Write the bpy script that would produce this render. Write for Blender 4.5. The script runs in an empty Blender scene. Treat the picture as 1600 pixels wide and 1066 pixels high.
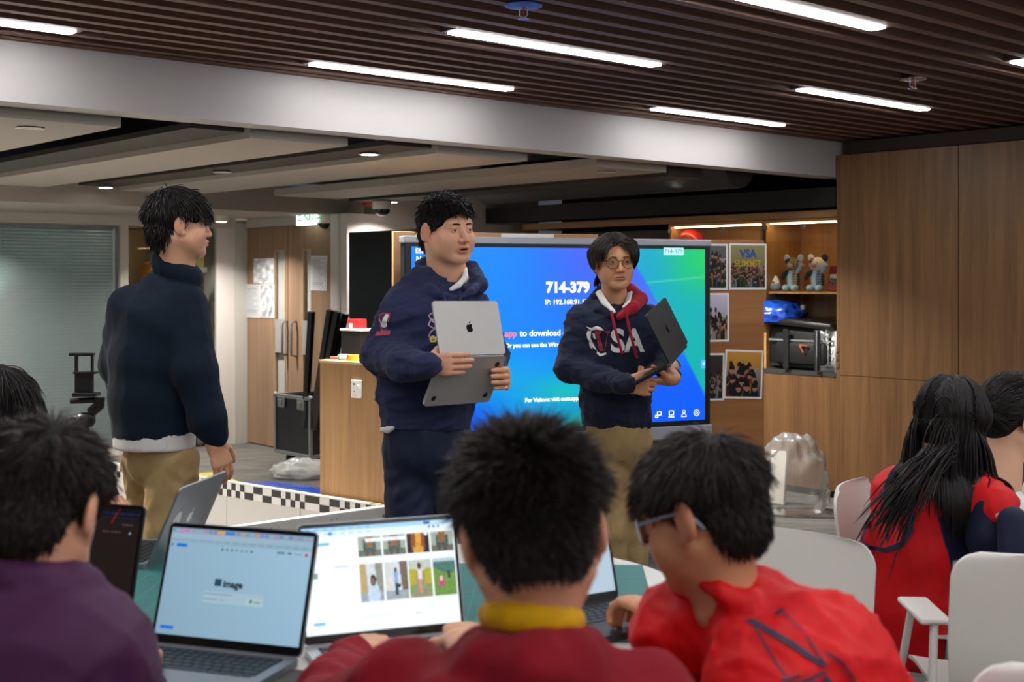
import bpy, bmesh, math, random
import numpy as np
from mathutils import Vector, Matrix
from mathutils.bvhtree import BVHTree
rng = np.random.default_rng(7); random.seed(7)
SC = bpy.context.scene; COL = SC.collection; PI = math.pi
# ------------------------------------------------------------------ camera, world, exposure
F = 2000.0; HZ = 435.0; CH = 1.45            # focal length in pixels of a 1600 frame, horizon row, camera height
cam_d = bpy.data.cameras.new('camera'); cam = bpy.data.objects.new('camera', cam_d); COL.objects.link(cam)
cam.location = (0, 0, CH); cam.rotation_euler = (PI/2, 0, 0)
cam_d.sensor_width = 36; cam_d.lens = F/1600*36; cam_d.shift_y = -(533-HZ)/1600
cam_d.clip_start = .05; cam_d.clip_end = 60
cam_d.dof.use_dof = True; cam_d.dof.focus_distance = 4.7; cam_d.dof.aperture_fstop = 4.5
SC.camera = cam
W = bpy.data.worlds.new('world'); SC.world = W; W.use_nodes = True
W.node_tree.nodes['Background'].inputs[0].default_value = (.8, .9, 1, 1)
W.node_tree.nodes['Background'].inputs[1].default_value = .05
SC.view_settings.view_transform = 'Standard'; SC.view_settings.look = 'None'
SC.view_settings.exposure = 0.38; SC.view_settings.gamma = 1.0; SC.view_settings.use_curve_mapping = False
SC.cycles.use_denoising = True
SC.cycles.max_bounces = 8; SC.cycles.diffuse_bounces = 4; SC.cycles.glossy_bounces = 3; SC.cycles.transparent_max_bounces = 12
SC.cycles.caustics_reflective = False; SC.cycles.caustics_refractive = False
LED = 28.0          # strength of the ceiling strips
# ------------------------------------------------------------------ frames of reference
UX, UY = .746, .666                       # direction of the ceiling slats; its normal is (-UY, UX)
ROT = math.atan2(UY, UX)
def R(a, b, z=0.0): return Vector((a*UX-b*UY, a*UY+b*UX, z))
def P(px, py, d): return Vector(((px-800)/F*d, d, CH-(py-HZ)/F*d))
# ------------------------------------------------------------------ colours and materials
def lin(c):
    if isinstance(c, str):
        c = c.lstrip('#'); c = [int(c[i:i+2], 16)/255 for i in (0, 2, 4)]
    return tuple(((x/12.92) if x <= .04045 else ((x+.055)/1.055)**2.4) for x in c[:3])
MATS = {}
def newmat(name):
    m = bpy.data.materials.new(name); m.use_nodes = True; nt = m.node_tree
    b = nt.nodes['Principled BSDF']; return m, nt, b
def N(nt, t, **kw):
    n = nt.nodes.new(t)
    for k, v in kw.items():
        if k.startswith('i_'): n.inputs[k[2:].replace('_', ' ')].default_value = v
        else: setattr(n, k, v)
    return n
def mat(name, col, rough=.5, metal=0., spec=.5, noise=None, bump=None, sheen=0, coat=0, trans=0, alpha=1, emit=None, sss=0):
    """plain material; noise=(scale, amount) varies its colour, bump=(scale, strength) its relief"""
    if name in MATS: return MATS[name]
    m, nt, b = newmat(name); c = lin(col)
    b.inputs['Base Color'].default_value = (*c, 1); b.inputs['Roughness'].default_value = rough
    b.inputs['Metallic'].default_value = metal; b.inputs['Specular IOR Level'].default_value = spec
    b.inputs['Sheen Weight'].default_value = sheen; b.inputs['Coat Weight'].default_value = coat
    b.inputs['Transmission Weight'].default_value = trans; b.inputs['Alpha'].default_value = alpha
    if sss:
        b.inputs['Subsurface Weight'].default_value = sss; b.inputs['Subsurface Radius'].default_value = (.01, .004, .002); b.inputs['Subsurface Scale'].default_value = 1
    if emit: b.inputs['Emission Color'].default_value = (*lin(emit[0]), 1); b.inputs['Emission Strength'].default_value = emit[1]
    if noise or bump: tc = N(nt, 'ShaderNodeTexCoord')
    if noise:
        n = N(nt, 'ShaderNodeTexNoise', i_Scale=noise[0], i_Detail=4.0); nt.links.new(tc.outputs['Object'], n.inputs['Vector'])
        mr = N(nt, 'ShaderNodeMapRange', i_To_Min=1-noise[1], i_To_Max=1+noise[1]); nt.links.new(n.outputs['Fac'], mr.inputs['Value'])
        mx = N(nt, 'ShaderNodeMix', data_type='RGBA', blend_type='MULTIPLY'); mx.inputs[0].default_value = 1
        mx.inputs[6].default_value = (*c, 1); nt.links.new(mr.outputs[0], mx.inputs[7]); nt.links.new(mx.outputs[2], b.inputs['Base Color'])
    if bump:
        n2 = N(nt, 'ShaderNodeTexNoise', i_Scale=bump[0], i_Detail=3.0); nt.links.new(tc.outputs['Object'], n2.inputs['Vector'])
        bp = N(nt, 'ShaderNodeBump', i_Strength=bump[1], i_Distance=.004); nt.links.new(n2.outputs['Fac'], bp.inputs['Height']); nt.links.new(bp.outputs[0], b.inputs['Normal'])
    MATS[name] = m; return m
def emis(name, col, strength):
    if name in MATS: return MATS[name]
    m, nt, b = newmat(name); nt.nodes.remove(b)
    e = N(nt, 'ShaderNodeEmission'); e.inputs[0].default_value = (*lin(col), 1); e.inputs[1].default_value = strength
    nt.links.new(e.outputs[0], nt.nodes['Material Output'].inputs[0]); MATS[name] = m; return m
def wood(name, c1, c2, axis='Z', scale=1.0, rough=.45, space='Object'):
    if name in MATS: return MATS[name]
    m, nt, b = newmat(name); tc = N(nt, 'ShaderNodeTexCoord'); mp = N(nt, 'ShaderNodeMapping')
    s = {'X': (1.2, 28, 28), 'Y': (28, 1.2, 28), 'Z': (28, 28, 1.2)}[axis]; mp.inputs['Scale'].default_value = [x*scale for x in s]
    nt.links.new(tc.outputs[space], mp.inputs['Vector'])
    n = N(nt, 'ShaderNodeTexNoise', i_Scale=1.0, i_Detail=6.0, i_Roughness=.65, i_Distortion=.4); nt.links.new(mp.outputs[0], n.inputs['Vector'])
    n2 = N(nt, 'ShaderNodeTexNoise', i_Scale=5.0, i_Detail=3.0); nt.links.new(mp.outputs[0], n2.inputs['Vector'])
    ad = N(nt, 'ShaderNodeMath', operation='MULTIPLY_ADD'); ad.inputs[1].default_value = .35; nt.links.new(n2.outputs['Fac'], ad.inputs[0]); nt.links.new(n.outputs['Fac'], ad.inputs[2])
    r = N(nt, 'ShaderNodeValToRGB'); r.color_ramp.elements[0].position = .42; r.color_ramp.elements[1].position = .85
    r.color_ramp.elements[0].color = (*lin(c1), 1); r.color_ramp.elements[1].color = (*lin(c2), 1)
    nt.links.new(ad.outputs[0], r.inputs[0]); nt.links.new(r.outputs[0], b.inputs['Base Color'])
    b.inputs['Roughness'].default_value = rough; b.inputs['Specular IOR Level'].default_value = .35
    bp = N(nt, 'ShaderNodeBump', i_Strength=.15, i_Distance=.002); nt.links.new(ad.outputs[0], bp.inputs['Height']); nt.links.new(bp.outputs[0], b.inputs['Normal'])
    MATS[name] = m; return m
def glass(name, tint='#ffffff', ior=1.35, rough=0.0, body=0.0, bodycol='#ffffff'):
    """thin pane: transparent with a fresnel reflection, optionally with a milky film; on the window it paints reflection haze"""
    if name in MATS: return MATS[name]
    m, nt, b = newmat(name); nt.nodes.remove(b)
    t = N(nt, 'ShaderNodeBsdfTransparent'); t.inputs[0].default_value = (*lin(tint), 1)
    g = N(nt, 'ShaderNodeBsdfGlossy'); g.inputs['Roughness'].default_value = rough
    f = N(nt, 'ShaderNodeFresnel'); f.inputs[0].default_value = ior; mx = N(nt, 'ShaderNodeMixShader')
    src = t
    if body:
        d = N(nt, 'ShaderNodeBsdfDiffuse'); d.inputs[0].default_value = (*lin(bodycol), 1); m2 = N(nt, 'ShaderNodeMixShader'); m2.inputs[0].default_value = body
        nt.links.new(t.outputs[0], m2.inputs[1]); nt.links.new(d.outputs[0], m2.inputs[2]); src = m2
    nt.links.new(f.outputs[0], mx.inputs[0]); nt.links.new(src.outputs[0], mx.inputs[1]); nt.links.new(g.outputs[0], mx.inputs[2])
    nt.links.new(mx.outputs[0], nt.nodes['Material Output'].inputs[0]); MATS[name] = m; return m
def vcol(name, rough=.5, emit=0.0, spec=.4, bump=None):
    """colour read from the mesh attribute Col (flat prints, screens)"""
    if name in MATS: return MATS[name]
    m, nt, b = newmat(name); a = N(nt, 'ShaderNodeAttribute', attribute_name='Col')
    if emit:
        b.inputs['Base Color'].default_value = (.01, .01, .01, 1); b.inputs['Roughness'].default_value = rough
        nt.links.new(a.outputs['Color'], b.inputs['Emission Color']); b.inputs['Emission Strength'].default_value = emit
    else:
        nt.links.new(a.outputs['Color'], b.inputs['Base Color']); b.inputs['Roughness'].default_value = rough
    b.inputs['Specular IOR Level'].default_value = spec
    MATS[name] = m; return m
# ------------------------------------------------------------------ objects
def props(o, label=None, cat=None, group=None, kind=None):
    for k, v in (('label', label), ('category', cat), ('group', group), ('kind', kind)):
        if v: o[k] = v
    return o
def thing(name, label, cat, loc=(0, 0, 0), rz=0.0, group=None):
    o = bpy.data.objects.new(name, None); COL.objects.link(o); o.empty_display_size = .1
    o.location = loc; o.rotation_euler = (0, 0, rz); return props(o, label, cat, group)
def link(name, me, m=None, parent=None, label=None, kind=None):
    if m is not None:
        me.materials.clear()
        for x in (m if isinstance(m, (list, tuple)) else [m]): me.materials.append(x)
    o = bpy.data.objects.new(name, me); COL.objects.link(o)
    if parent is not None: o.parent = parent
    return props(o, label=label, kind=kind)
class G:
    """collects polygons; obj() links them as one mesh object"""
    def __init__(s): s.v = []; s.f = []; s.mi = []; s.cur = 0
    def add(s, vs, fs):
        k = len(s.v); s.v += [tuple(x) for x in vs]; s.f += [tuple(i+k for i in f) for f in fs]; s.mi += [s.cur]*len(fs); return s
    def box(s, c, d, rot=None, bev=0.0):
        c = Vector(c); h = Vector(d)*.5
        if bev <= 0:
            vs = [Vector((x*h.x, y*h.y, z*h.z)) for x in (-1, 1) for y in (-1, 1) for z in (-1, 1)]
            fs = [(0, 1, 3, 2), (4, 6, 7, 5), (0, 4, 5, 1), (2, 3, 7, 6), (0, 2, 6, 4), (1, 5, 7, 3)]
        else:
            bm = bmesh.new(); bmesh.ops.create_cube(bm, size=1); bmesh.ops.scale(bm, vec=d, verts=bm.verts)
            bmesh.ops.bevel(bm, geom=list(bm.edges), offset=min(bev, min(d)*.49), segments=2, affect='EDGES', profile=.5)
            vs = [x.co.copy() for x in bm.verts]; bm.verts.index_update(); fs = [[x.index for x in f.verts] for f in bm.faces]; bm.free()
        if rot is not None: vs = [rot @ x for x in vs]
        return s.add([x+c for x in vs], fs)
    def bx(s, x0, x1, y0, y1, z0, z1, bev=0.0): return s.box(((x0+x1)/2, (y0+y1)/2, (z0+z1)/2), (abs(x1-x0), abs(y1-y0), abs(z1-z0)), None, bev)
    def tube(s, pts, r, n=8, caps=True, flat=1.0, up=None):
        pts = [Vector(p) for p in pts]; rs = r if isinstance(r, (list, tuple)) else [r]*len(pts); rings = []
        prev = None
        for i, p in enumerate(pts):
            t = (pts[min(i+1, len(pts)-1)]-pts[max(i-1, 0)]).normalized()
            a = Vector(up) if up is not None else (prev if prev is not None else (Vector((0, 0, 1)) if abs(t.z) < .9 else Vector((1, 0, 0))))
            a = (a-t*a.dot(t)).normalized(); prev = a; b = t.cross(a)
            rings.append([p+(a*math.cos(2*PI*k/n)*flat+b*math.sin(2*PI*k/n))*rs[i] for k in range(n)])
        vs = [x for q in rings for x in q]; fs = []
        for i in range(len(pts)-1):
            for k in range(n): fs.append((i*n+k, i*n+(k+1) % n, (i+1)*n+(k+1) % n, (i+1)*n+k))
        if caps: fs += [tuple(range(n-1, -1, -1)), tuple(range((len(pts)-1)*n, len(pts)*n))]
        return s.add(vs, fs)
    def lathe(s, prof, c=(0, 0, 0), n=24, axis=None):
        """prof: (radius, height) pairs"""
        M = Matrix.Identity(3) if axis is None else Vector((0, 0, 1)).rotation_difference(Vector(axis)).to_matrix()
        c = Vector(c); vs = [c+M @ Vector((r*math.cos(2*PI*k/n), r*math.sin(2*PI*k/n), h)) for r, h in prof for k in range(n)]; fs = []
        for i in range(len(prof)-1):
            for k in range(n): fs.append((i*n+k, i*n+(k+1) % n, (i+1)*n+(k+1) % n, (i+1)*n+k))
        fs += [tuple(range(n-1, -1, -1)), tuple(range((len(prof)-1)*n, len(prof)*n))]
        return s.add(vs, fs)
    def prism(s, poly, M, t, bevel=0):
        """2-D polygon extruded by t along local z, placed by the 4x4 matrix M"""
        n = len(poly); vs = [M @ Vector((x, y, 0)) for x, y in poly]+[M @ Vector((x, y, t)) for x, y in poly]
        fs = [tuple(range(n-1, -1, -1)), tuple(range(n, 2*n))]+[(i, (i+1) % n, n+(i+1) % n, n+i) for i in range(n)]
        return s.add(vs, fs)
    def ball(s, c, r, nu=12, nv=8, rot=None):
        r = Vector((r, r, r)) if isinstance(r, (int, float)) else Vector(r); c = Vector(c); vs = []; fs = []
        for i in range(1, nv):
            for k in range(nu):
                a, b = PI*i/nv, 2*PI*k/nu; q = Vector((r.x*math.sin(a)*math.cos(b), r.y*math.sin(a)*math.sin(b), r.z*math.cos(a))); vs.append(c+(rot @ q if rot is not None else q))
        for q in (Vector((0, 0, r.z)), Vector((0, 0, -r.z))): vs.append(c+(rot @ q if rot is not None else q))
        T, B = (nv-1)*nu, (nv-1)*nu+1
        for k in range(nu):
            fs.append((T, k, (k+1) % nu)); fs.append((B, (nv-2)*nu+(k+1) % nu, (nv-2)*nu+k))
            for i in range(nv-2): fs.append((i*nu+k, (i+1)*nu+k, (i+1)*nu+(k+1) % nu, i*nu+(k+1) % nu))
        return s.add(vs, fs)
    def mesh(s, name, smooth=False):
        me = bpy.data.meshes.new(name); me.from_pydata(s.v, [], s.f); me.update()
        if max(s.mi, default=0) > 0: me.polygons.foreach_set('material_index', s.mi)
        bm = bmesh.new(); bm.from_mesh(me); bmesh.ops.recalc_face_normals(bm, faces=bm.faces); bm.to_mesh(me); bm.free()
        if smooth: smooth_angle(me, smooth if smooth is not True else 40)
        return me
    def obj(s, name, m, parent=None, label=None, smooth=False, kind=None): return link(name, s.mesh(name, smooth), m, parent, label, kind)
def smooth_angle(me, deg):
    me.polygons.foreach_set('use_smooth', [True]*len(me.polygons))
    if deg < 180:
        bm = bmesh.new(); bm.from_mesh(me); c = math.radians(deg)
        for e in bm.edges:
            e.smooth = not (len(e.link_faces) == 2 and e.calc_face_angle(0) > c)
        bm.to_mesh(me); bm.free()
def np_mesh(name, V, Fq, smooth=True):
    """fast mesh from numpy arrays; Fq is (n, 3) or (n, 4)"""
    me = bpy.data.meshes.new(name); V = np.asarray(V, np.float32); Fq = np.asarray(Fq, np.int32); n, k = Fq.shape
    me.vertices.add(len(V)); me.vertices.foreach_set('co', V.ravel()); me.loops.add(n*k); me.loops.foreach_set('vertex_index', Fq.ravel())
    me.polygons.add(n); me.polygons.foreach_set('loop_start', np.arange(n, dtype=np.int32)*k)
    me.polygons.foreach_set('use_smooth', np.full(n, smooth)); me.update(calc_edges=True); me.validate(); return me
def set_col(me, C, name='Col', domain='POINT'):
    a = me.color_attributes.new(name, 'FLOAT_COLOR', domain); C = np.asarray(C, np.float32)
    if C.shape[1] == 3: C = np.hstack([C, np.ones((len(C), 1), np.float32)])
    a.data.foreach_set('color', C.ravel())
def picture(name, w, h, nx, ny, fn, M, m, parent=None, label=None, t=.0):
    """flat print or screen image: a grid in the local x-z plane of M (y is its normal), coloured per cell by fn(u, v) -> sRGB arrays"""
    xs = np.linspace(-w/2, w/2, nx+1); zs = np.linspace(-h/2, h/2, ny+1); X, Z = np.meshgrid(xs, zs)
    V = np.stack([X.ravel(), np.full(X.size, t), Z.ravel()], 1); A = np.array(M)
    V = V @ A[:3, :3].T+A[:3, 3]
    i = np.arange(ny)[:, None]*(nx+1)+np.arange(nx)[None, :]; Fq = np.stack([i, i+1, i+nx+2, i+nx+1], -1).reshape(-1, 4)
    me = np_mesh(name, V, Fq, False)
    U, Vv = np.meshgrid((np.arange(nx)+.5)/nx, (np.arange(ny)+.5)/ny); C = np.clip(np.asarray(fn(U.ravel(), Vv.ravel())), 0, 1)
    C = np.where(C <= .04045, C/12.92, ((C+.055)/1.055)**2.4)
    set_col(me, np.repeat(C, 4, 0), domain='CORNER'); return link(name, me, m, parent, label)
def text_mesh(body, size, depth=.0005, align='LEFT', bold=0.0, name='lettering', sub=0):
    """lettering as a mesh in the x-y plane"""
    c = bpy.data.curves.new(name, 'FONT'); c.body = body; c.size = size; c.extrude = depth; c.align_x = align; c.align_y = 'CENTER'; c.offset = bold; c.resolution_u = 3
    o = bpy.data.objects.new(name, c); COL.objects.link(o); dg = bpy.context.evaluated_depsgraph_get(); dg.update()
    me = bpy.data.meshes.new_from_object(o.evaluated_get(dg)); bpy.data.objects.remove(o); bpy.data.curves.remove(c); me.name = name; return me
def text(body, size, M, m, parent=None, align='LEFT', depth=.0005, bold=0.0, label=None, name='lettering'):
    me = text_mesh(body, size, depth, align, bold, name); me.transform(M); return link(name, me, m, parent, label)
def frame(o, x, y, z):
    """4x4 matrix with the given axes"""
    M = Matrix.Identity(4)
    for i, a in enumerate((x, y, z)):
        for j in range(3): M[j][i] = a[j]
    for j in range(3): M[j][3] = o[j]
    return M
def copy_tree(o, parent=None):
    c = o.copy(); COL.objects.link(c)
    if parent is not None: c.parent = parent
    for ch in o.children: copy_tree(ch, c)
    return c
# ================================================================== ROOM SHELL
CZ_ = ROT-PI/2
LIGHT_B = [4.55, 3.62, 2.555]; PITCH = .133; CEIL = 2.35
M_white = mat('white_paint', '#cdc8c5', .75, noise=(3, .02))
M_panel = mat('ceiling_board_paint', '#989189', .8, noise=(2, .02))
M_black = mat('black_void_paint', '#060607', .8)
M_slat = wood('slat_wood', '#654a3e', '#876858', 'X', .7, .6)
M_wood = wood('cabinet_wood', '#5e432b', '#815f3e', 'Z', .62, .4)
M_woodd = wood('door_wood', '#7d6450', '#9c8069', 'Z', .5, .45)
M_woodl = wood('podium_wood', '#886541', '#a88054', 'Z', .6, .42)
M_darkwood = mat('dark_brown_panel', '#2b1f17', .6)
M_metal = mat('brushed_metal', '#a9abad', .35, metal=1)
M_plasw = mat('white_plastic', '#e9e7e3', .35)
M_plasb = mat('black_plastic', '#0e0e10', .4)
def struct(name, g, m, smooth=False): return g.obj(name, m, None, None, smooth, 'structure')
# carpet
m, nt, b = newmat('carpet'); tc = N(nt, 'ShaderNodeTexCoord'); mp = N(nt, 'ShaderNodeMapping'); mp.inputs['Rotation'].default_value = (0, 0, ROT+.5)
nt.links.new(tc.outputs['Object'], mp.inputs[0]); mp.inputs['Scale'].default_value = (1.6, 9, 1)
n1 = N(nt, 'ShaderNodeTexNoise', i_Scale=2.2, i_Detail=8.0, i_Roughness=.75); nt.links.new(mp.outputs[0], n1.inputs[0])
n2 = N(nt, 'ShaderNodeTexNoise', i_Scale=170.0, i_Detail=2.0); nt.links.new(tc.outputs['Object'], n2.inputs[0])
ad = N(nt, 'ShaderNodeMath', operation='MULTIPLY_ADD'); ad.inputs[1].default_value = .5; nt.links.new(n2.outputs[0], ad.inputs[0]); nt.links.new(n1.outputs[0], ad.inputs[2])
r = N(nt, 'ShaderNodeValToRGB'); r.color_ramp.elements[0].position = .52; r.color_ramp.elements[1].position = .98
r.color_ramp.elements[0].color = (*lin('#333231'), 1); r.color_ramp.elements[1].color = (*lin('#74716c'), 1)
nt.links.new(ad.outputs[0], r.inputs[0]); nt.links.new(r.outputs[0], b.inputs['Base Color']); b.inputs['Roughness'].default_value = .95
bp = N(nt, 'ShaderNodeBump', i_Strength=.5, i_Distance=.004); nt.links.new(n2.outputs[0], bp.inputs['Height']); nt.links.new(bp.outputs[0], b.inputs['Normal']); M_carpet = m
struct('floor', G().add([R(-4, -4, 0), R(10, -4, 0), R(10, 15, 0), R(-4, 15, 0)], [(0, 1, 2, 3)]), M_carpet)
def rbox(g, a0, a1, b0, b1, z0, z1):
    vs = [R(a, b_, z) for a in (a0, a1) for b_ in (b0, b1) for z in (z0, z1)]
    return g.add(vs, [(0, 1, 3, 2), (4, 6, 7, 5), (0, 4, 5, 1), (2, 3, 7, 6), (0, 2, 6, 4), (1, 5, 7, 3)])
# slatted ceiling over the seats
ceil = bpy.data.objects.new('ceiling', None); COL.objects.link(ceil); ceil['kind'] = 'structure'
rbox(G(), -3.0, 8.2, -3.2, 4.85, 2.56, 2.62).obj('backing_board', M_black, ceil)
sl_me = G().box((0, 0, 0), (11.1, .042, .115)).mesh('slat')
k = 0
b_ = 4.55+PITCH/2
while b_ > -3.1:
    o = link('slat', sl_me, M_slat if not k else None, ceil); o.location = R(2.6, b_, CEIL+.0575); o.rotation_euler = (0, 0, ROT); k += 1; b_ -= PITCH
o = link('slat', sl_me, None, ceil); o.location = R(2.6, 4.55+PITCH*1.5, CEIL+.0575); o.rotation_euler = (0, 0, ROT)
rbox(G(), -3, 8.15, 4.795, 4.83, CEIL-.008, CEIL+.11).obj('edge_board', wood('edge_wood', '#5b4034', '#7c5b49', 'X', .7, .6), ceil)
# light strips recessed between the slats
M_led = emis('led_diffuser', '#fbfcff', LED)
hous = G().box((0, 0, .052), (1.15, .088, .104)).mesh('housing'); diff = G().box((0, 0, -.003), (1.10, .06, .008)).mesh('diffuser')
M_hous = mat('light_housing', '#4b3a33', .6)
labels = {(0, 1): 'long white light strip above the middle of the white beam', (0, 2): 'white light strip farthest along the row beside the beam, over the big screen',
          (0, 0): 'white light strip cut by the left edge, close to the white beam', (1, 1): 'light strip in the slat ceiling with a sprinkler next to it, over the tall student',
          (1, 2): 'light strip in the slat ceiling near the top of the wooden cabinet', (2, 1): 'widest light strip at the top edge of the photo',
          (2, 2): 'light strip cut by the right edge of the photo'}
def strip(b_, k, lab, grp):
    t = thing('ceiling_light', lab, 'ceiling light', R(2.92+2.13*(k-1)+.575, b_, CEIL), ROT, grp)
    link('housing', hous, M_hous if not hous.materials else None, t); link('diffuser', diff, M_led if not diff.materials else None, t)
for i, b_ in enumerate(LIGHT_B):
    for k in (0, 1, 2): strip(b_, k, labels.get((i, k), 'light strip in the slat ceiling above the left edge of the frame, '+('nearest' if i == 2 else 'middle')+' row'), 'ceiling light strips')
for b_ in (1.49, .425, -.64, -1.705, -2.77):  # unseen rows added to light the scene and fill the front
    for k in (-1, 0, 1, 2): strip(b_, k, ['second', 'third', 'fourth', 'fifth', 'sixth'][int(round((1.49-b_)/1.065))]+' row of fill light strips added behind the camera, '+['first', 'second', 'third', 'fourth'][k+1]+' strip along it', 'added fill strips out of frame')
# white beam, boards beyond it, black void above
g = G(); rbox(g, -4, 7.6, 4.83, 4.98, 2.112, 2.62); struct('trim_1', g, mat('beam_paint', '#ada8a5', .8))
BZ = CH+.62
for i, (a0, a1) in enumerate(((-3.2, 2.30), (2.90, 3.42), (3.95, 4.56), (5.08, 5.66))):
    g = G(); rbox(g, a0, a1, 4.985, 8.72 if i < 3 else 8.38, BZ, BZ+.05); o = struct('ceiling_board', g, M_panel)
SB = 8.6; SZ = CH+.513
g = G(); rbox(g, -4, 6.06, SB, 8.70, SZ, BZ+.10); rbox(g, -4, 6.06, 8.70, 13, SZ, SZ+.04); struct('ceiling_soffit', g, M_panel)
g = G(); rbox(g, -4, 10, 4.98, 15, 2.75, 2.8); struct('ceiling_void', g, M_black)
rec = G()
# black services hanging in the void
g = G(); g.tube([R(6.35, 4.99, 2.16), R(6.35, 7.4, 2.16)], .15, 20); o = g.obj('air_duct', mat('duct_skin', '#1b1a19', .6, bump=(12, .6)), None, smooth=60); props(o, 'dark round air duct hanging in the black ceiling void', 'duct')
g = G(); rbox(g, 7.16, 7.34, 4.84, 8.36, 1.92, 2.05); o = g.obj('cable_tray', mat('dark_tray', '#0d0c0c', .7)); props(o, 'long black cable trunking above the display cabinet', 'cable tray')
for j, (a, z) in enumerate(((6.0, 2.2), (2.6, 2.3), (4.75, 2.25), (3.7, 2.25))):
    g = G(); g.tube([R(a, 5.0, z), R(a, 8.5, z)], .035, 10); o = g.obj('service_pipe', M_plasb, smooth=60); props(o, 'black service pipe in the dark ceiling, '+['nearest the air duct', 'in the leftmost gap', 'in the gap above the big screen', 'in the gap above the door'][j], 'pipe', 'black pipes in the ceiling gaps')
# walls
g = G(); rbox(g, -4, 10, -3.3, -3.2, 0, 2.8); struct('wall_back', g, M_white)
g = G(); rbox(g, -4, -3.9, -3.3, 10, 0, 2.8); struct('wall_left', g, M_white)
# glazed wall on the far left: b = 10
GB = 10.0; GZ = CH+.435
M_wallgrey = mat('wall_grey_white', '#b9b8b2', .7)
g = G(); rbox(g, -4, 5.62, GB-.03, GB+.05, GZ, SZ); struct('wall_glazed', g, M_wallgrey)
g = G(); rbox(g, -4, 4.6, GB-.02, GB+.06, 0, .09); struct('baseboard_left', g, M_white)
# office beyond the glass door
M_green = mat('olive_wall_paint', '#8a8b4c', .8); M_warm = mat('warm_wall', '#d8bd92', .8)
def rb(name, a0, a1, b0, b1, z0, z1, m): g = G(); rbox(g, a0, a1, b0, b1, z0, z1); return struct(name, g, m)
rb('wall_office_rear', 4.6, 8.2, 13.0, 13.1, 0, 2.2, M_warm)
rb('wall_office_right', 6.18, 8.2, 12.35, 12.42, 0, 2.2, M_green)
rb('wall_office_left', 4.60, 4.66, 10.08, 13, 0, 2.2, M_white)
rb('ceiling_office', 4.6, 8.2, 10.06, 13.1, 2.02, 2.06, M_white)
rb('wall_behind_blind', -2.8, 4.58, 10.9, 10.95, 0, SZ, mat('slate_wall', '#8fa0a2', .8))
# door wall: plane of normal u at a = 5.77
DA = 5.77
def pillar(name, a0, a1, b0, b1, z1, m=M_white):
    g = G(); rbox(g, a0, a1, b0, b1, 0, z1); struct(name, g, m)

pillar('pillar_white', 5.476, 5.65, GB-.02, GB+.2, SZ)
pillar('door_frame_left', 5.65, 5.80, 9.97, GB+.2, SZ, M_wallgrey)
pillar('trim_2', 4.594, 4.665, GB-.03, GB+.05, GZ, M_wallgrey)
pillar('wall_beside_door', 5.74, 5.95, 8.38, 8.61, SZ)
rb('trim_3', 5.735, 5.76, 8.47, 8.50, 0, SZ, M_wallgrey)
rb('wall_right', 5.95, 6.07, 8.38, 8.46, 0, SZ, M_white)
rb('wall_right_rear', 6.07, 7.80, 8.38, 8.46, 0, 2.75, M_white)
rb('wall_void_right', 8.3, 8.4, -3.3, 8.6, 0, 2.75, mat('void_wall', '#151210', .8))
rb('wall_corridor', 7.4, 7.5, 8.5, 11, 0, 2.2, mat('corridor_wall', '#e6e4da', .8))
rb('door_head', 5.76, 5.84, 8.61, 9.97, 1.893, SZ, M_wallgrey)
# ---- double door: two leaves, each with a glazed slot above and below a push plate
def on_a(px, a): r = (px-800)/F; d = a/(r*UX+UY); return d*(UX-r*UY), d
def on_b(px, b_): r = (px-800)/F; d = b_/(UX-r*UY); return d*(r*UX+UY), d
M_doorglass = glass('door_slot_glass', '#dfe8ea', 1.3, .1, .5, '#eef2f2')
def leaf(name, b0, b1, slot0, slot1):
    """leaf between b0 (left) and b1 (right) with a slot between slot0 and slot1"""
    t = bpy.data.objects.new(name, None); COL.objects.link(t); t['kind'] = 'structure'
    a0, a1 = DA, DA+.045; lo, hi = sorted((b0, b1)); s0, s1 = sorted((slot0, slot1)); z0, z1 = .01, 1.89
    zz = [(.46, .83), (1.03, 1.69)]
    g = G(); rbox(g, a0, a1, lo, s0, z0, z1); rbox(g, a0, a1, s1, hi, z0, z1)
    for u0, u1 in ((z0, zz[0][0]), (zz[0][1], zz[1][0]), (zz[1][1], z1)): rbox(g, a0, a1, s0, s1, u0, u1)
    g.obj('door_panel', M_woodd, t)
    for u0, u1 in zz:
        g = G(); rbox(g, a0+.03, a0+.036, s0, s1, u0, u1); g.obj('glass_slot', M_doorglass, t)
        g = G(); rbox(g, a0-.004, a0+.02, s0, s0+.01, u0, u1); rbox(g, a0-.004, a0+.02, s1-.01, s1, u0, u1); rbox(g, a0-.004, a0+.02, s0, s1, u1-.01, u1); rbox(g, a0-.004, a0+.02, s0, s1, u0, u0+.01)
        g.obj('slot_frame', mat('slot_frame', '#b89a78', .4), t)
    return t
BM = on_a(450, DA)[0]
d1 = leaf('door_1', 9.965, BM+.003, on_a(429, DA)[0], on_a(446, DA)[0])
d2 = leaf('door_2', BM-.003, 8.615, on_a(473, DA)[0], on_a(487, DA)[0])
M_plate = mat('push_plate', '#c8c9c8', .35, metal=.6, noise=(20, .08))
for t, (p0, p1, ph) in ((d1, (431, 447, 449.0)), (d2, (473, 486, 463.0))):
    g = G(); rbox(g, DA-.006, DA, on_a(p0, DA)[0], on_a(p1, DA)[0], .82, 1.10); g.obj('push_plate', M_plate, t)
    bb = on_a(ph, DA)[0]; g = G(); g.tube([R(DA-.002, bb, .80), R(DA-.05, bb, .81), R(DA-.05, bb, 1.08), R(DA-.002, bb, 1.09)], .011, 8); g.obj('door_handle', M_metal, t, smooth=50)
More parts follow.
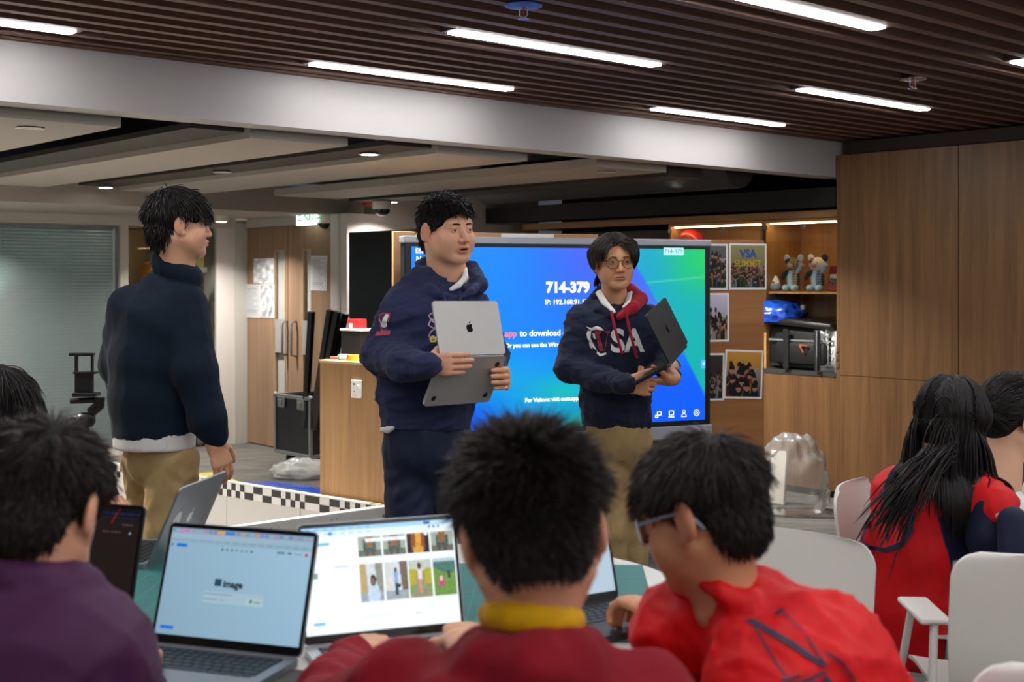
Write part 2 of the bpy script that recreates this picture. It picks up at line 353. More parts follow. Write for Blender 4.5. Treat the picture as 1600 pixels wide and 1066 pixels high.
# ---- left glazed wall: pane and blind, then the frameless glass door of the office
t = bpy.data.objects.new('window_1', None); COL.objects.link(t); t['kind'] = 'structure'
g = G(); rbox(g, -2.6, 4.594, GB-.012, GB-.004, .09, GZ); g.obj('pane', glass('window_glass', '#e3eeee', 1.38, .03, .22, '#bccbce'), t)  # diffuse share of the pane paints reflection haze, brightening the blind
g = G(); rbox(g, -2.6, 4.594, GB-.03, GB+.03, GZ-.012, GZ); rbox(g, 4.575, 4.594, GB-.03, GB+.03, .09, GZ); rbox(g, -2.6, 4.594, GB-.03, GB+.03, .09, .11); g.obj('window_frame', M_metal, t)
t = thing('venetian_blind', 'grey venetian blind lowered behind the glass wall at left', 'blind', R(3.4, GB+.08, 0), ROT)
bl = G().box((0, 0, 0), (2.36, .027, .0012), Matrix.Rotation(math.radians(58), 3, 'X')).mesh('slat'); M_bl = mat('blind_slat', '#d6e4ec', .5)
nb = 64
for i in range(nb):
    o = link('slat', bl, M_bl if i == 0 else None, t); o.location = (0, 0, .15+i*(1.70/(nb-1)))
G().bx(-1.18, 1.18, -.02, .02, 1.855, 1.882).obj('head_rail', M_bl, t)
G().bx(-1.18, 1.18, -.014, .014, .115, .135).obj('bottom_rail', M_bl, t)
for x in (.3, .95): G().tube([(x, -.018, .13), (x, -.018, 1.86)], .0015, 5).obj('ladder_cord', mat('cord_white', '#cfd5d5', .6), t)
t = bpy.data.objects.new('door_3', None); COL.objects.link(t); t['kind'] = 'structure'
g = G(); rbox(g, 4.67, 5.36, GB, GB+.01, .02, GZ-.01); g.obj('pane', glass('clear_glass', '#f2f7f4', 1.45), t)
g = G(); rbox(g, 5.37, 5.47, GB, GB+.01, .02, GZ-.01); g.obj('side_pane', glass('clear_glass', '#f2f7f4', 1.45), t)
g = G(); rbox(g, 5.30, 5.39, GB-.012, GB+.022, 1.50, 1.545); g.obj('patch_hinge', M_metal, t)
g = G(); rbox(g, 5.30, 5.39, GB-.012, GB+.022, .03, .09); g.obj('patch_hinge', M_metal, t)
g = G(); g.tube([R(4.80, GB-.04, .75), R(4.80, GB-.04, 1.25)], .012, 8); g.obj('door_handle', M_metal, t, smooth=60)
# things in the office
t = thing('shelf_unit', 'pale wooden shelves on the olive wall inside the office', 'shelves', R(6.24, 11.9, 0), ROT)
for z in (.55, .82, 1.08, 1.43): G().bx(0, 1.1, 0, .40, z, z+.035).obj('shelf', M_woodl, t)
G().bx(0, .03, 0, .4, 0, 1.6).obj('side_panel', M_woodl, t); G().bx(1.1, 1.13, 0, .4, 0, 1.6).obj('side_panel', M_woodl, t)
o = G().lathe([(.05, 0), (.055, .03), (.05, .2), (.025, .26), (.025, .30)], R(6.47, 11.97, 1.117), 16).obj('water_bottle', mat('blue_bottle', '#1b86c9', .3), smooth=50); props(o, 'blue bottle standing on an office shelf behind the glass door', 'bottle')
o = G().box(R(6.34, 12.0, 1.51), (.09, .08, .09), Matrix.Rotation(ROT, 3, 'Z'), .006).obj('box', mat('lilac_box', '#b9b4d6', .5)); props(o, 'small lilac box on the upper office shelf', 'box')
o = G().lathe([(.03, 0), (.04, .05), (.03, .09)], R(6.44, 11.96, 1.467), 14).obj('jar', mat('teal_jar', '#2f6e7c', .3), smooth=50); props(o, 'teal jar on the upper office shelf', 'jar')
t = thing('booth', 'orange rounded booth lit by a light line inside the office', 'booth', R(5.80, 11.7, 0), ROT)
g = G(); g.bx(0, .30, .1, .5, 0, 1.62, .08); g.obj('shell', mat('orange_felt', '#d99a4c', .8), t)
g = G(); g.tube([(-.02, .08, .2), (-.02, .08, 1.58), (.03, .08, 1.64), (.30, .08, 1.64)], .014, 8); g.obj('light_line', emis('warm_line', '#ffe3b0', 9), t)
for j, (a, b_) in enumerate(((5.9, 12.0), (5.6, 11.2), (6.6, 11.3))):
    g = G(); rbox(g, a, a+.75, b_, b_+.06, 2.008, 2.02); o = g.obj('office_light', emis('office_strip', '#fff0d8', 16)); props(o, 'light line on the office ceiling, '+['farthest from the glass', 'nearest the glass', 'nearest the shelves'][j], 'ceiling light', 'office ceiling lights')
for a in (2.2, 3.7):  # unseen strips added to light the room behind the blind
    g = G(); rbox(g, a, a+.9, 10.45, 10.5, SZ-.02, SZ-.005); o = g.obj('office_light', emis('office_strip', '#fff0d8', 16)); props(o, 'light line added on the ceiling to brighten the blind from behind, '+('farther left' if a < 3 else 'near the glass door'), 'ceiling light')
g = G(); rbox(g, 6.2, 7.0, 9.0, 9.06, 2.1, 2.12); o = g.obj('corridor_light', emis('corridor_strip', '#ffffff', 14)); props(o, 'light in the corridor behind the double door', 'ceiling light')
# downlights in the boards and the soffit
M_on = emis('downlight_on', '#fff3df', 30); M_off = mat('downlight_off', '#b9b4ac', .5)
def lamp(p, power, par=None, size=.08, col=(1, .93, .84), spread=140):
    l = bpy.data.lights.new('lamp', 'AREA'); l.shape = 'DISK'; l.size = size; l.energy = power; l.spread = math.radians(spread); l.color = col
    o = bpy.data.objects.new('lamp', l); COL.objects.link(o); o.location = p if par is None else (0, 0, -.012); o.parent = par; return o
for a, b_ in ((-.6, 6.0), (1.2, 6.0), (-.6, 8.0), (1.2, 8.0), (3.15, 9.3), (1.9, 9.3)):  # unseen lamps added to brighten the far area and the blind
    t = thing('downlight', 'unseen fill downlight added beyond the left edge of the frame, %s' % {6.0: 'near the beam', 8.0: 'before the soffit', 9.3: 'close to the blind'}[b_]+(', farther left' if a < 1 or a == 1.9 else ''), 'downlight', R(a, b_, BZ-.002 if b_ < 8.5 else SZ-.002), 0, 'added fill downlights out of frame'); G().lathe([(.052, 0), (.058, -.006), (.044, -.008), (.04, .0)], n=24).obj('trim_ring', M_white, t, smooth=50); lamp(None, 40 if b_ > 9 else 90, t)
def downlight(px, py, z, on, lab):
    d = (CH-z)/((py-HZ)/F); p = P(px, py, d)
    t = thing('downlight', lab, 'downlight', p, 0, 'round downlights'); G().lathe([(.052, 0), (.058, -.006), (.044, -.008), (.04, .0)], n=24).obj('trim_ring', M_white, t, smooth=50)
    G().lathe([(.042, -.004), (.040, -.0065)], n=24).obj('lens', M_on if on else M_off, t, smooth=50)
    if z < SZ-.01: G().lathe([(.058, .0), (.058, .045)], n=24).obj('can', M_white, t, smooth=50)
    if on: lamp(p+Vector((0, 0, -.012)), 5 if px < 200 else 20 if px < 400 else 16 if px > 600 and px < 700 else 40, t, spread=60 if px < 200 else 130)
for px, py, z, on, lab in ((165, 292, BZ+.002, 1, 'lit round downlight ending the dark gap left of the student seen from behind'), (577, 240, BZ+.02, 1, 'lit round downlight in the dark gap above the door'),
        (1042, 278, BZ+.02, 1, 'lit round downlight above the student with glasses at the screen'), (346, 345.5, SZ-.045, 1, 'lit round downlight in the low ceiling before the double door'), (612, 315, BZ-.022, 1, 'lit round downlight beside the white dome camera'),
        (47, 199, BZ, 0, 'unlit round downlight in the board at far left'), (347, 268, BZ+.02, 0, 'unlit round downlight in the dark gap above the student seen from behind'),
        (948, 268, BZ, 0, 'unlit round fitting in the board over the big screen'), (808, 297, BZ+.02, 0, 'unlit round downlight near the white wall above the screen')):
    downlight(px, py, z, on, lab)
for (px, py, z0, w) in ((165, 292, BZ+.02, .11), (577, 240, BZ+.02, .11), (1042, 278, BZ+.02, .11), (612, 315, BZ+.02, .11), (347, 268, BZ+.02, .11), (808, 297, BZ+.02, .11)): pass
# dark timber-faced strips that carry the downlights in the gaps
M_strip = mat('dark_strip', '#2a211b', .6)
for a0, a1, b0, b1 in ((2.62, 2.88, 5.0, 8.6), (3.66, 3.93, 5.0, 8.6), (5.70, 6.00, 5.0, 8.3)):
    g = G(); rbox(g, a0, a1, b0, b1, BZ+(.024 if a0 < 5 else -.019), BZ+.05); struct('ceiling_strip', g, M_strip)
# dome cameras, detector, exit sign
def dome(px, py, d, lab, s=1.0, up=.10):
    t = thing('dome_camera', lab, 'camera', P(px, py, d)); M_s = mat('camera_white', '#dcd9d4', .4)
    G().lathe([(.075*s, up), (.078*s, .0), (.066*s, -.012)], n=24).obj('housing', M_s, t, smooth=50); G().lathe([(.064*s, -.012), (.058*s, -.035*s), (.038*s, -.055*s), (.012*s, -.063*s)], n=24).obj('dome', mat('dome_black', '#0b0b0c', .08), t, smooth=80)
dome(597, 325, 9.9, 'white dome camera on the wall under the red bell', 1.0, .05)
dome(508, 347, 10.35, 'small dome camera beside the green exit sign', .9, .062)
t = thing('alarm_bell', 'red fire alarm bell high beside the white dome camera', 'alarm', P(587, 316, 10.2)); G().lathe([(.02, .05), (.1, .045), (.11, .0), (.1, -.03)], n=24).obj('gong', mat('alarm_red', '#a81912', .4), t, smooth=50); G().lathe([(.04, .10), (.04, .045)], n=16).obj('mount', M_white, t, smooth=50)
t = thing('smoke_detector', 'white smoke detector on the low ceiling beside a lit downlight', 'detector', P(377, 341.5, (CH-SZ)/((341.5-HZ)/F))+Vector((0, 0, -.001))); G().lathe([(.055, 0), (.055, -.012), (.045, -.02)], n=20).obj('base', M_plasw, t, smooth=50); G().lathe([(.040, -.02), (.042, -.04), (.02, -.048)], n=20).obj('chamber', mat('detector_grey', '#77746f', .5), t, smooth=50)
def sprinkler(px, py, cover, lab):
    d = (CH-CEIL)/((py-HZ)/F); t = thing('sprinkler', lab, 'sprinkler', P(px, py, d))
    G().lathe([(.062, 0), (.062, -.004), (.01, -.006)], n=24).obj('escutcheon', cover, t, smooth=50)
    g = G(); g.tube([(-.012, 0, -.004), (-.012, 0, -.034), (0, 0, -.042), (.012, 0, -.034), (.012, 0, -.004)], .003, 6); g.lathe([(.02, -.045), (.02, -.047)], n=16); g.obj('frame', M_metal, t, smooth=50)
    G().tube([(0, 0, -.008), (0, 0, -.04)], .003, 8).obj('bulb', mat('sprinkler_bulb', '#b4201c', .2), t, smooth=60)
sprinkler(818, 8, mat('blue_film', '#2b5fd0', .3), 'ceiling sprinkler with blue protective film at the top of the photo')
sprinkler(1426, 123, mat('chrome', '#b7b9ba', .2, metal=1), 'bare metal ceiling sprinkler above the wooden cabinet')
t = thing('exit_sign', 'lit green and white exit sign let into the low ceiling before the double door', 'exit sign', P(479, 352, 10.38), CZ_)
G().bx(-.135, .135, -.012, .012, 0, .15, .004).obj('panel', emis('exit_panel', '#eafff2', 2.2), t)
M_exg = emis('exit_green', '#0c9d54', 1.1); text('EXIT', .135, frame((-.118, -.0135, .075), (1, 0, 0), (0, 0, 1), (0, -1, 0)), M_exg, t); text('\u51fa\u53e3', .115, frame((.015, -.0135, .078), (1, 0, 0), (0, 0, 1), (0, -1, 0)), M_exg, t)
# papers taped on the double door
def paper_fn(seed, kind=0):
    def fn(u, v):
        r = np.random.default_rng(seed); c = np.full((len(u), 3), .80)+r.normal(0, .02, (len(u), 1))
        if kind == 0:
            for i in range(18): c -= (.035*np.sin(u*r.uniform(-22, 22)+v*r.uniform(-22, 22)+r.uniform(0, 6)))[:, None]  # tone waves paint the light and dark of creases into the flat sheet
        for i in range(16): y = .93-i*.055; m = (np.abs(v-y) < .010) & (u > .1) & (u < r.uniform(.5, .92)); c[m] -= .16
        return c+np.array([-.01, 0, .025])
    return fn
def door_paper(px0, py0, px1, py1, label, seed, kind=0, tilt=0):
    b0, d0 = on_a(px0, DA); b1, d1_ = on_a(px1, DA); d = (d0+d1_)/2; z0, z1 = CH-(py1-HZ)*d/F, CH-(py0-HZ)*d/F; c = R(DA-.005, (b0+b1)/2, (z0+z1)/2)
    t = thing('paper_notice', label, 'paper', c, CZ_, 'papers taped to the double door'); w_, h_ = abs(b1-b0), z1-z0; Mr = Matrix.Rotation(tilt, 4, 'Y'); G().box((0, 0, 0), (w_, .002, h_), Mr.to_3x3()).obj('sheet', M_plasw, t)
    picture('print', w_-.008, h_-.008, 40, 56, paper_fn(seed, kind), Mr @ Matrix.Translation((0, -.0014, 0)), vcol('paper_print', .3), t)
door_paper(397, 404, 428.5, 443, 'crumpled plastic-covered notice, upper one on the left door leaf', 1); door_paper(384.5, 444.5, 407, 496.5, 'lined notice at the lower left of the left door leaf', 2, 1, .01); door_paper(407.5, 444, 429.5, 496.5, 'crumpled notice at the lower right of the left door leaf', 3); door_paper(486.5, 400, 512, 454, 'long notice on the right door leaf', 4, 1, .02)
# ================================================================== CABINETS ALONG THE RIGHT (local x runs toward the camera's right, y into the wall)
CZ = ROT-PI/2
def cab(name, label, cat, t, w=0.0, z=0.0, group=None):
    p = Vector((2.13, 8.33, 0))+Vector((UY, -UX, 0))*t+Vector((UX, UY, 0))*w; p.z = z
    return thing(name, label, cat, p, CZ, group)
tall_labels = ['tall wooden cabinet ending beside the glass display, closest to the big screen', 'tall wooden cabinet second from the glass display, behind the long-haired student', 'tall wooden cabinet third from the glass display, outside the frame']
for i, tt in enumerate((0, .839, 1.678)):
    t = cab('tall_cabinet', tall_labels[i], 'cabinet', tt, 0, 0, 'tall wooden cabinets'); w = .836
    G().bx(.0, w, .022, .60, .05, 2.235).obj('body', M_darkwood, t)
    G().bx(.0015, w-.0015, 0, .02, .822, 2.25).obj('upper_door', M_wood, t)
    g = G(); g.bx(.0015, w-.0015, 0, .02, .05, .79)
    if i == 0: g.bx(.0015, .645, 0, .02, .79, .818)
    elif i == 1: g.bx(.125, w-.0015, 0, .02, .79, .818)
    g.obj('lower_door', M_wood, t)
    G().bx(.64 if i == 0 else 0, w if i == 0 else .125, .003, .02, .792, .818).obj('recessed_grip', mat('grip_dark', '#46311f', .6), t) if i < 2 else None
    G().bx(.0, w, .03, .6, 0, .05).obj('plinth', M_plasb, t)
    if i == 0: G().bx(-.02, 0, 0, .6, .05, 2.25).obj('side_panel', M_wood, t)
g = G(); g.bx(0, 2.6, .05, .6, 2.26, 2.34); o = g.obj('gap_shade', mat('gap_shade_brown', '#33251c', .7)); o.location = (2.13, 8.33, 0); o.rotation_euler = (0, 0, CZ); props(o, 'dark sheet standing in for the shaded gap over the tall wooden cabinets', 'panel')  # dark brown sheet paints the shade of the gap above the cabinets
# display units
M_dwood = wood('display_wood', '#a97a45', '#c99a62', 'Z', .6, .45); M_clear = glass('display_glass', '#f6f8f6', 1.42)
def display(label, t0, t1, seam, rows):
    t = cab('display_cabinet', label, 'cabinet', t0, .06, 0, None); w = t1-t0; z1 = 1.83
    g = G(); g.bx(0, w, .40, .42, .83, z1); g.obj('back_panel', M_dwood, t)
    for x in (0, w-.02): G().bx(x, x+.02, .0, .40, .83, z1).obj('side_panel', M_dwood, t)
    G().bx(0, w, .0, .42, z1-.0, z1+.02).obj('top_panel', M_dwood, t)
    G().bx(0, w, -.02, .42, .80, .83).obj('ledge', mat('ledge_dark', '#3b3a3a', .5), t)
    G().bx(.02, w-.02, .03, .40, 1.345, 1.36).obj('shelf', M_dwood, t)
    G().bx(0, w, 0.0, .42, .05, .80).obj('base', M_darkwood, t); G().bx(.002, w-.002, -.02, 0, .05, .795).obj('lower_door', M_wood, t); G().bx(0, w, .03, .4, 0, .05).obj('plinth', M_plasb, t)
    G().bx(.04, w-.04, .02, .035, z1-.008, z1-.003).obj('light_strip', emis('cabinet_strip', '#ffdca6', 16), t)
    xs = [.002]+[s-t0 for s in seam]+[w-.002]
    for x0, x1 in zip(xs[:-1], xs[1:]):
        d_ = G().bx(x0+.0015, x1-.0015, -.006, 0, 1.20, z1-.015).obj('glass_door', M_clear, t)
        for z in (1.24, z1-.045): G().bx(x0+.004, x0+.03, -.012, .004, z, z+.03).obj('hinge_clip', M_metal, d_)
    return t
display('glass-fronted display cabinet holding two plaid toy bears', -.65, -.022, [-.34], 1)
display('glass-fronted display cabinet above the photo board with a red helmet', -1.52, -.65, [-1.03], 1)
t = cab('side_cabinet', 'dark closed wall cabinet behind the top of the big screen', 'cabinet', -3.1, .06); G().bx(0, 1.575, .02, .42, .05, 1.81).obj('body', M_darkwood, t); G().bx(.003, .78, 0, .02, .05, 1.81).obj('door', M_darkwood, t); G().bx(.785, 1.572, 0, .02, .05, 1.81).obj('door', M_darkwood, t)
o = G().bx(-3.1, 0, .03, .45, 1.853, 1.90).obj('pelmet', wood('pelmet_wood', '#7d5c3c', '#a07a52', 'X', .6, .5)); o.location = (2.13, 8.33, 0); o.rotation_euler = (0, 0, CZ); props(o, 'light brown pelmet board above the glass display cabinets', 'pelmet')
def plaid(name, base, dark, light, s=70):
    m, nt, b = newmat(name); tc = N(nt, 'ShaderNodeTexCoord'); out = None
    c = N(nt, 'ShaderNodeMix', data_type='RGBA'); c.inputs[6].default_value = (*lin(base), 1); c.inputs[7].default_value = (*lin(dark), 1)
    sx = N(nt, 'ShaderNodeSeparateXYZ'); nt.links.new(tc.outputs['Object'], sx.inputs[0]); prod = None
    for ax in (0, 2):
        m1 = N(nt, 'ShaderNodeMath', operation='MULTIPLY'); m1.inputs[1].default_value = s; nt.links.new(sx.outputs[ax], m1.inputs[0])
        m2 = N(nt, 'ShaderNodeMath', operation='FRACT'); nt.links.new(m1.outputs[0], m2.inputs[0]); m3 = N(nt, 'ShaderNodeMath', operation='GREATER_THAN'); m3.inputs[1].default_value = .55; nt.links.new(m2.outputs[0], m3.inputs[0])
        if prod is None: prod = m3
        else:
            p2 = N(nt, 'ShaderNodeMath', operation='ADD'); nt.links.new(prod.outputs[0], p2.inputs[0]); nt.links.new(m3.outputs[0], p2.inputs[1]); prod = p2
    h = N(nt, 'ShaderNodeMath', operation='MULTIPLY'); h.inputs[1].default_value = .5; nt.links.new(prod.outputs[0], h.inputs[0]); nt.links.new(h.outputs[0], c.inputs[0]); nt.links.new(c.outputs[2], b.inputs['Base Color']); b.inputs['Roughness'].default_value = .9
    return m
M_pl1 = plaid('plaid_tan', '#b9a184', '#2e3138', '#fff', 45); M_pl2 = plaid('plaid_grey', '#8c95a6', '#262a36', '#fff', 45); M_blue = mat('pale_blue_fleece', '#a9c7dc', .9); M_dkg = mat('charcoal_fleece', '#2c2f36', .9); M_cream = mat('cream_fleece', '#e9e3d6', .9)
def bear(label, t_, ears, mH, mB, patch):
    t = cab('toy_bear', label, 'toy', t_, .18, 1.361, 'plaid toy bears'); t.scale = (.78, .78, .78)
    G().ball((0, 0, .105), (.062, .05, .10), 20, 14).obj('body', M_blue, t, smooth=180)
    G().ball((.028, -.012, .105), (.038, .042, .092), 16, 12).obj('waistcoat', mB, t, smooth=180)
    G().ball((0, -.005, .235), (.078, .06, .062), 20, 14).obj('head', mH, t, smooth=180)
    G().ball((0, -.055, .225), (.03, .02, .022), 14, 10).obj('muzzle', mat('pink_felt', '#d6a3a0', .9), t, smooth=180)
    G().ball((-.03, -.032, .262), (.035, .03, .028), 14, 10).obj('patch', patch, t, smooth=180)
    for s in (-1, 1):
        G().ball((s*.072, .0, .292), (.032, .016, .034), 14, 10).obj('ear', ears[0 if s < 0 else 1], t, smooth=180)
        G().ball((s*.03, -.055, .245), .006, 10, 6).obj('eye', M_plasb, t, smooth=180)
        g = G(); g.tube([(s*.05, -.01, .17), (s*.085, -.02, .15 if s < 0 else .20), (s*.10, -.025, .12 if s < 0 else .225)], [.022, .024, .018], 10); g.ball((s*.10, -.025, .12 if s < 0 else .225), .022, 10, 8); g.obj('arm', M_blue if s > 0 else M_dkg, t, smooth=60)
        g = G(); g.ball((s*.045, -.045, .03), (.03, .05, .03), 12, 8); g.obj('leg', M_blue, t, smooth=180)
bear('toy bear with pale ears and a tan plaid head, nearest the wood divider', -.488, (M_blue, M_blue), M_pl1, M_pl1, M_dkg)
bear('toy bear with one dark ear and a cream head, beside the red book', -.29, (M_cream, M_dkg), M_cream, M_pl2, M_pl1)
t = cab('toy_shark', 'small white and grey plush shark at the foot of the divider', 'toy', -.60, .13, 1.361); t.scale = (.72, .72, .72); G().ball((0, 0, .045), (.06, .05, .045), 16, 10).obj('body', mat('shark_grey', '#7f8690', .9), t, smooth=180); G().lathe([(.045, .05), (.035, .1), (.012, .145), (.004, .15)], n=16).obj('snout', M_cream, t, smooth=60); G().ball((.0, -.04, .085), (.018, .012, .008), 10, 6).obj('mouth', mat('red_felt', '#b23a35', .9), t, smooth=180)
t = cab('red_book', 'red book with a picture on its cover standing beside the toy bears', 'book', -.166, .22, 1.361); t.scale = (.8, .8, .8); G().box((0, 0, .11), (.15, .02, .21), Matrix.Rotation(-.15, 3, 'X'), .002).obj('cover', mat('red_cover', '#8e1f22', .4), t)
def crowd(seed, top='#caa', cols=('#b33', '#c92', '#357', '#222', '#262', '#a76', '#999'), sky=.45, big=1.0):
    rr = np.random.default_rng(seed); ppl = [(rr.uniform(0, 1), rr.uniform(.10, sky+.06), rr.uniform(.035, .06)*big, lin_s(cols[rr.integers(len(cols))])) for _ in range(int(70/big))]; ppl.sort(key=lambda p: -p[1])
    tc_ = np.array(lin_s(top))
    def fn(u, v):
        c = np.where(v[:, None] > sky, tc_*(.75+.4*v[:, None]), np.array([.52, .47, .42])*(.6+.9*v[:, None]))
        for x, y, w, col in ppl:
            m1 = (abs(u-x) < w*np.clip(.55+(y-v)*5/big, 0, 1.15)) & (v < y) & (v > y-.26*big); c[m1] = np.array(col)*(.55+.3*np.sin(u*90+x*50))[m1][:, None]
            m2 = (u-x)**2+((v-y-.03*big)*.8)**2 < (w*.55)**2; c[m2] = (.62, .46, .36)
            m3 = ((u-x)**2+((v-y-.045*big)*.8)**2 < (w*.62)**2) & (v > y+.036*big); c[m3] = (.08, .07, .07)
        return c
    return fn
def lin_s(h):
    h = h.lstrip('#'); h = ''.join(c*2 for c in h) if len(h) == 3 else h; return tuple(int(h[i:i+2], 16)/255 for i in (0, 2, 4))
M_print = vcol('photo_print', .35)
picture('cover_picture', .12, .09, 24, 18, crowd(5, '#cbb', sky=.6), Matrix.Translation((0, -.016, .10)) @ Matrix.Rotation(-.15, 4, 'X'), M_print, t)
t = cab('helmet', 'red helmet in the display cabinet just above the screen corner', 'helmet', -1.40, .18, 1.70); G().lathe([(.10, 0), (.105, .03), (.09, .075), (.05, .105), (.01, .115)], n=24).obj('shell', mat('helmet_red', '#c3201f', .25), t, smooth=60); G().box((0, -.085, .03), (.12, .05, .03), None, .01).obj('visor', mat('helmet_green', '#2f6b3a', .3), t); G().bx(-.12, .12, -.1, .1, -.34, -.02, .01).obj('stand', M_dwood, t)
# luggage on the ledge
t = cab('equipment_bag', 'large black equipment bag with green trim on the cabinet ledge', 'bag', -.345, .235, .831)
M_bag = mat('bag_nylon', '#141617', .55, bump=(60, .4)); M_bagg = mat('bag_green', '#16372c', .6)
g = G(); g.box((0, 0, .15), (.56, .34, .30), None, .05); g.obj('body', M_bag, t, smooth=40)
g = G(); g.box((-.02, -.03, .315), (.57, .36, .05), Matrix.Rotation(.07, 3, 'Y'), .022); g.obj('flap', mat('bag_flap', '#201f1e', .35), t, smooth=40)
G().box((0.01, -.18, .115), (.40, .06, .15), None, .022).obj('front_pocket', M_bag, t, smooth=40)
for x in (-.09, .16): G().box((x, -.214, .14), (.045, .012, .27), None, .004).obj('strap', M_bag, t)
for z in (.20, .03): G().box((0, -.192 if z > .1 else -.172, z), (.50, .006, .012)).obj('piping', M_bagg if z < .1 else mat('bag_grey_trim', '#7d8583', .5), t)
g = G(); g.tube([(.03, -.226, .17), (.06, -.226, .12), (.09, -.226, .17), (.03, -.226, .17)], .006, 6); g.obj('buckle', mat('orange_buckle', '#c0673a', .4), t, smooth=50)
g = G(); g.tube([(.20, -.20, .24), (.235, -.20, .29), (.26, -.20, .23), (.20, -.20, .24)], .008, 6); g.obj('tag', mat('silver_tag', '#bfc3c4', .3, metal=.6), t, smooth=50)
def crumple(name, label, cat, c, size, m, seed=1, n=26, rz=0, rough=.35, flat=False, group=None):
    """thin crumpled sheet or bag: a lumpy closed shell"""
    r2 = np.random.default_rng(seed); th = np.linspace(0, PI, n); ph = np.linspace(0, 2*PI, 2*n, endpoint=False); T, Ph = np.meshgrid(th, ph, indexing='ij')
    d = np.stack([np.sin(T)*np.cos(Ph), np.sin(T)*np.sin(Ph), np.cos(T)], -1); f = np.ones(T.shape)
    for k in range(26):
        w = r2.normal(size=3)*(3+k*.45); f += rough/(1+k*.18)*np.abs(np.sin(d @ w+r2.uniform(0, 6)))*.35
    V = d*f[..., None]*np.array(size)*.5; V[..., 2] = V[..., 2]+size[2]*.5; V[..., 2] = np.maximum(V[..., 2], 0.002+0*V[..., 2])
    i = np.arange(n-1)[:, None]*2*n; j = np.arange(2*n)[None, :]; jn = (j+1) % (2*n); Fq = np.stack([i+j, i+2*n+j, i+2*n+jn, i+jn], -1).reshape(-1, 4)
    me = np_mesh(name, V.reshape(-1, 3), Fq); o = link(name, me, m); o.location = c; o.rotation_euler = (0, 0, rz); return props(o, label, cat, group)
M_bluefilm = mat('blue_film_sheet', '#1a50c8', .25, spec=.8)
p = cab('dummy', 'x', 'x', -.575, .10, .831); q = p.location.copy(); bpy.data.objects.remove(p)
crumple('plastic_bag', 'crumpled blue plastic bag draped over the black equipment bag', 'plastic bag', q+Vector((.02, .03, .315)), (.14, .12, .085), M_bluefilm, 3, rough=.7)
t = cab('paper_roll', 'curled sheet of white printed paper at the end of the cabinet ledge', 'paper', -.075, .02, .832)
th = np.linspace(-.5, 3.6, 26); g = G(); vs = [(.075*math.cos(x)*(1+.06*x)-.02, .05*math.sin(x), z) for z in (0.0, .27) for x in th]; n = len(th); g.add(vs, [(i, i+1, n+i+1, n+i) for i in range(n-1)])
o = g.obj('sheet', mat('paper_white', '#dfe2e4', .6), t, smooth=180); md = o.modifiers.new('s', 'SOLIDIFY'); md.thickness = .0015
for z, w in ((.20, .03), (.15, .045), (.10, .03)): G().tube([(.062-w*.3, -.052, z), (.05, -.056, z-.02), (.03, -.054, z-.035)], .004, 6).obj('printed_mark', mat('grey_ink', '#7f8ca0', .6), t)
o = G().box((0, 0, .13), (.16, .012, .24), Matrix.Rotation(.2, 3, 'X'), .002).obj('folder', mat('folder_white', '#d4d5d3', .6)); p = cab('d', 'x', 'x', -.09, .27, .835); o.location = p.location; o.rotation_euler = (0, 0, CZ); bpy.data.objects.remove(p); props(o, 'white folder leaning behind the curled paper in the cabinet', 'folder')
# ================================================================== BOARDS AND THE BIG SCREEN
SD = Vector((.92, .393, 0)); SN = Vector((.393, -.92, 0)); SR = math.atan2(.393, .92)
M_board = wood('pin_board', '#8b5a33', '#a97547', 'X', .25, .4); M_boardl = wood('pin_board_light', '#a87b52', '#bf946a', 'X', .25, .5)
def board(label, s0, s1, z1, m):
    p = Vector((-.60, 6.40, 0))+SD*s0; t = thing('pin_board', label, 'board', p, SR, 'wheeled boards'); w = s1-s0
    G().bx(0, w, 0, .03, .14, z1, .003).obj('panel', m, t)
    for x in (.06, w-.06):
        G().bx(x-.02, x+.02, -.12, .14, .07, .11, .005).obj('foot', M_metal, t); G().bx(x-.02, x+.02, .03, .06, .10, z1-.1).obj('post', M_metal, t)
        for y in (-.10, .12): G().lathe([(.012, -.012), (.032, -.01), (.032, .01), (.012, .012)], (x, y, .033), 16, (1, 0, 0)).obj('caster', M_plasb, t, smooth=50)
    return t
board('pale wooden board behind the left part of the big screen', .008, 1.155, 1.685, M_boardl)
B2 = board('brown wooden board with pinned photographs beside the big screen', 1.22, 2.21, 1.665, M_board)
def pinned(label, px0, py0, px1, py1, fn, tilt=0.0, nx=52, ny=40, extra=None):
    def loc(px): r = (px-800)/F; s = (6.40*r+.60)/(.92-.393*r); return s, 6.40+.393*s
    s0, d0 = loc(px0); s1, d1 = loc(px1); d = (d0+d1)/2; z0 = CH-(py1-HZ)*d/F; z1 = CH-(py0-HZ)*d/F
    c = Vector((-.60, 6.40, 0))+SD*((s0+s1)/2)+SN*.0035; c.z = (z0+z1)/2
    t = thing('pinned_photo', label, 'photograph', c, SR, 'photographs on the brown board'); w, h = s1-s0, z1-z0; Mr = Matrix.Rotation(tilt, 4, 'Y')
    g = G(); g.box((0, 0, 0), (w, .0016, h), Mr.to_3x3()); g.obj('sheet', M_plasw, t)
    picture('print', w-.022, h-.022, nx, ny, fn, Mr @ Matrix.Translation((0, -.0012, 0)), M_print, t)
    return t, w, h, Mr
pinned('narrow dark photo half hidden behind the screen, top row', 1101, 381, 1136.5, 453, crowd(2, '#555', ('#222', '#27a', '#e82', '#222', '#151'), .7, 1.8))
t, w, h, Mr = pinned('group photo with large blue letters above yellow ones, top row', 1138.5, 380.5, 1197, 452.5, crowd(3, '#7f7a4e', sky=.5), .0)
M_ink_b = mat('blue_ink', '#274a9b', .5); M_ink_y = mat('yellow_ink', '#b99b2a', .5)
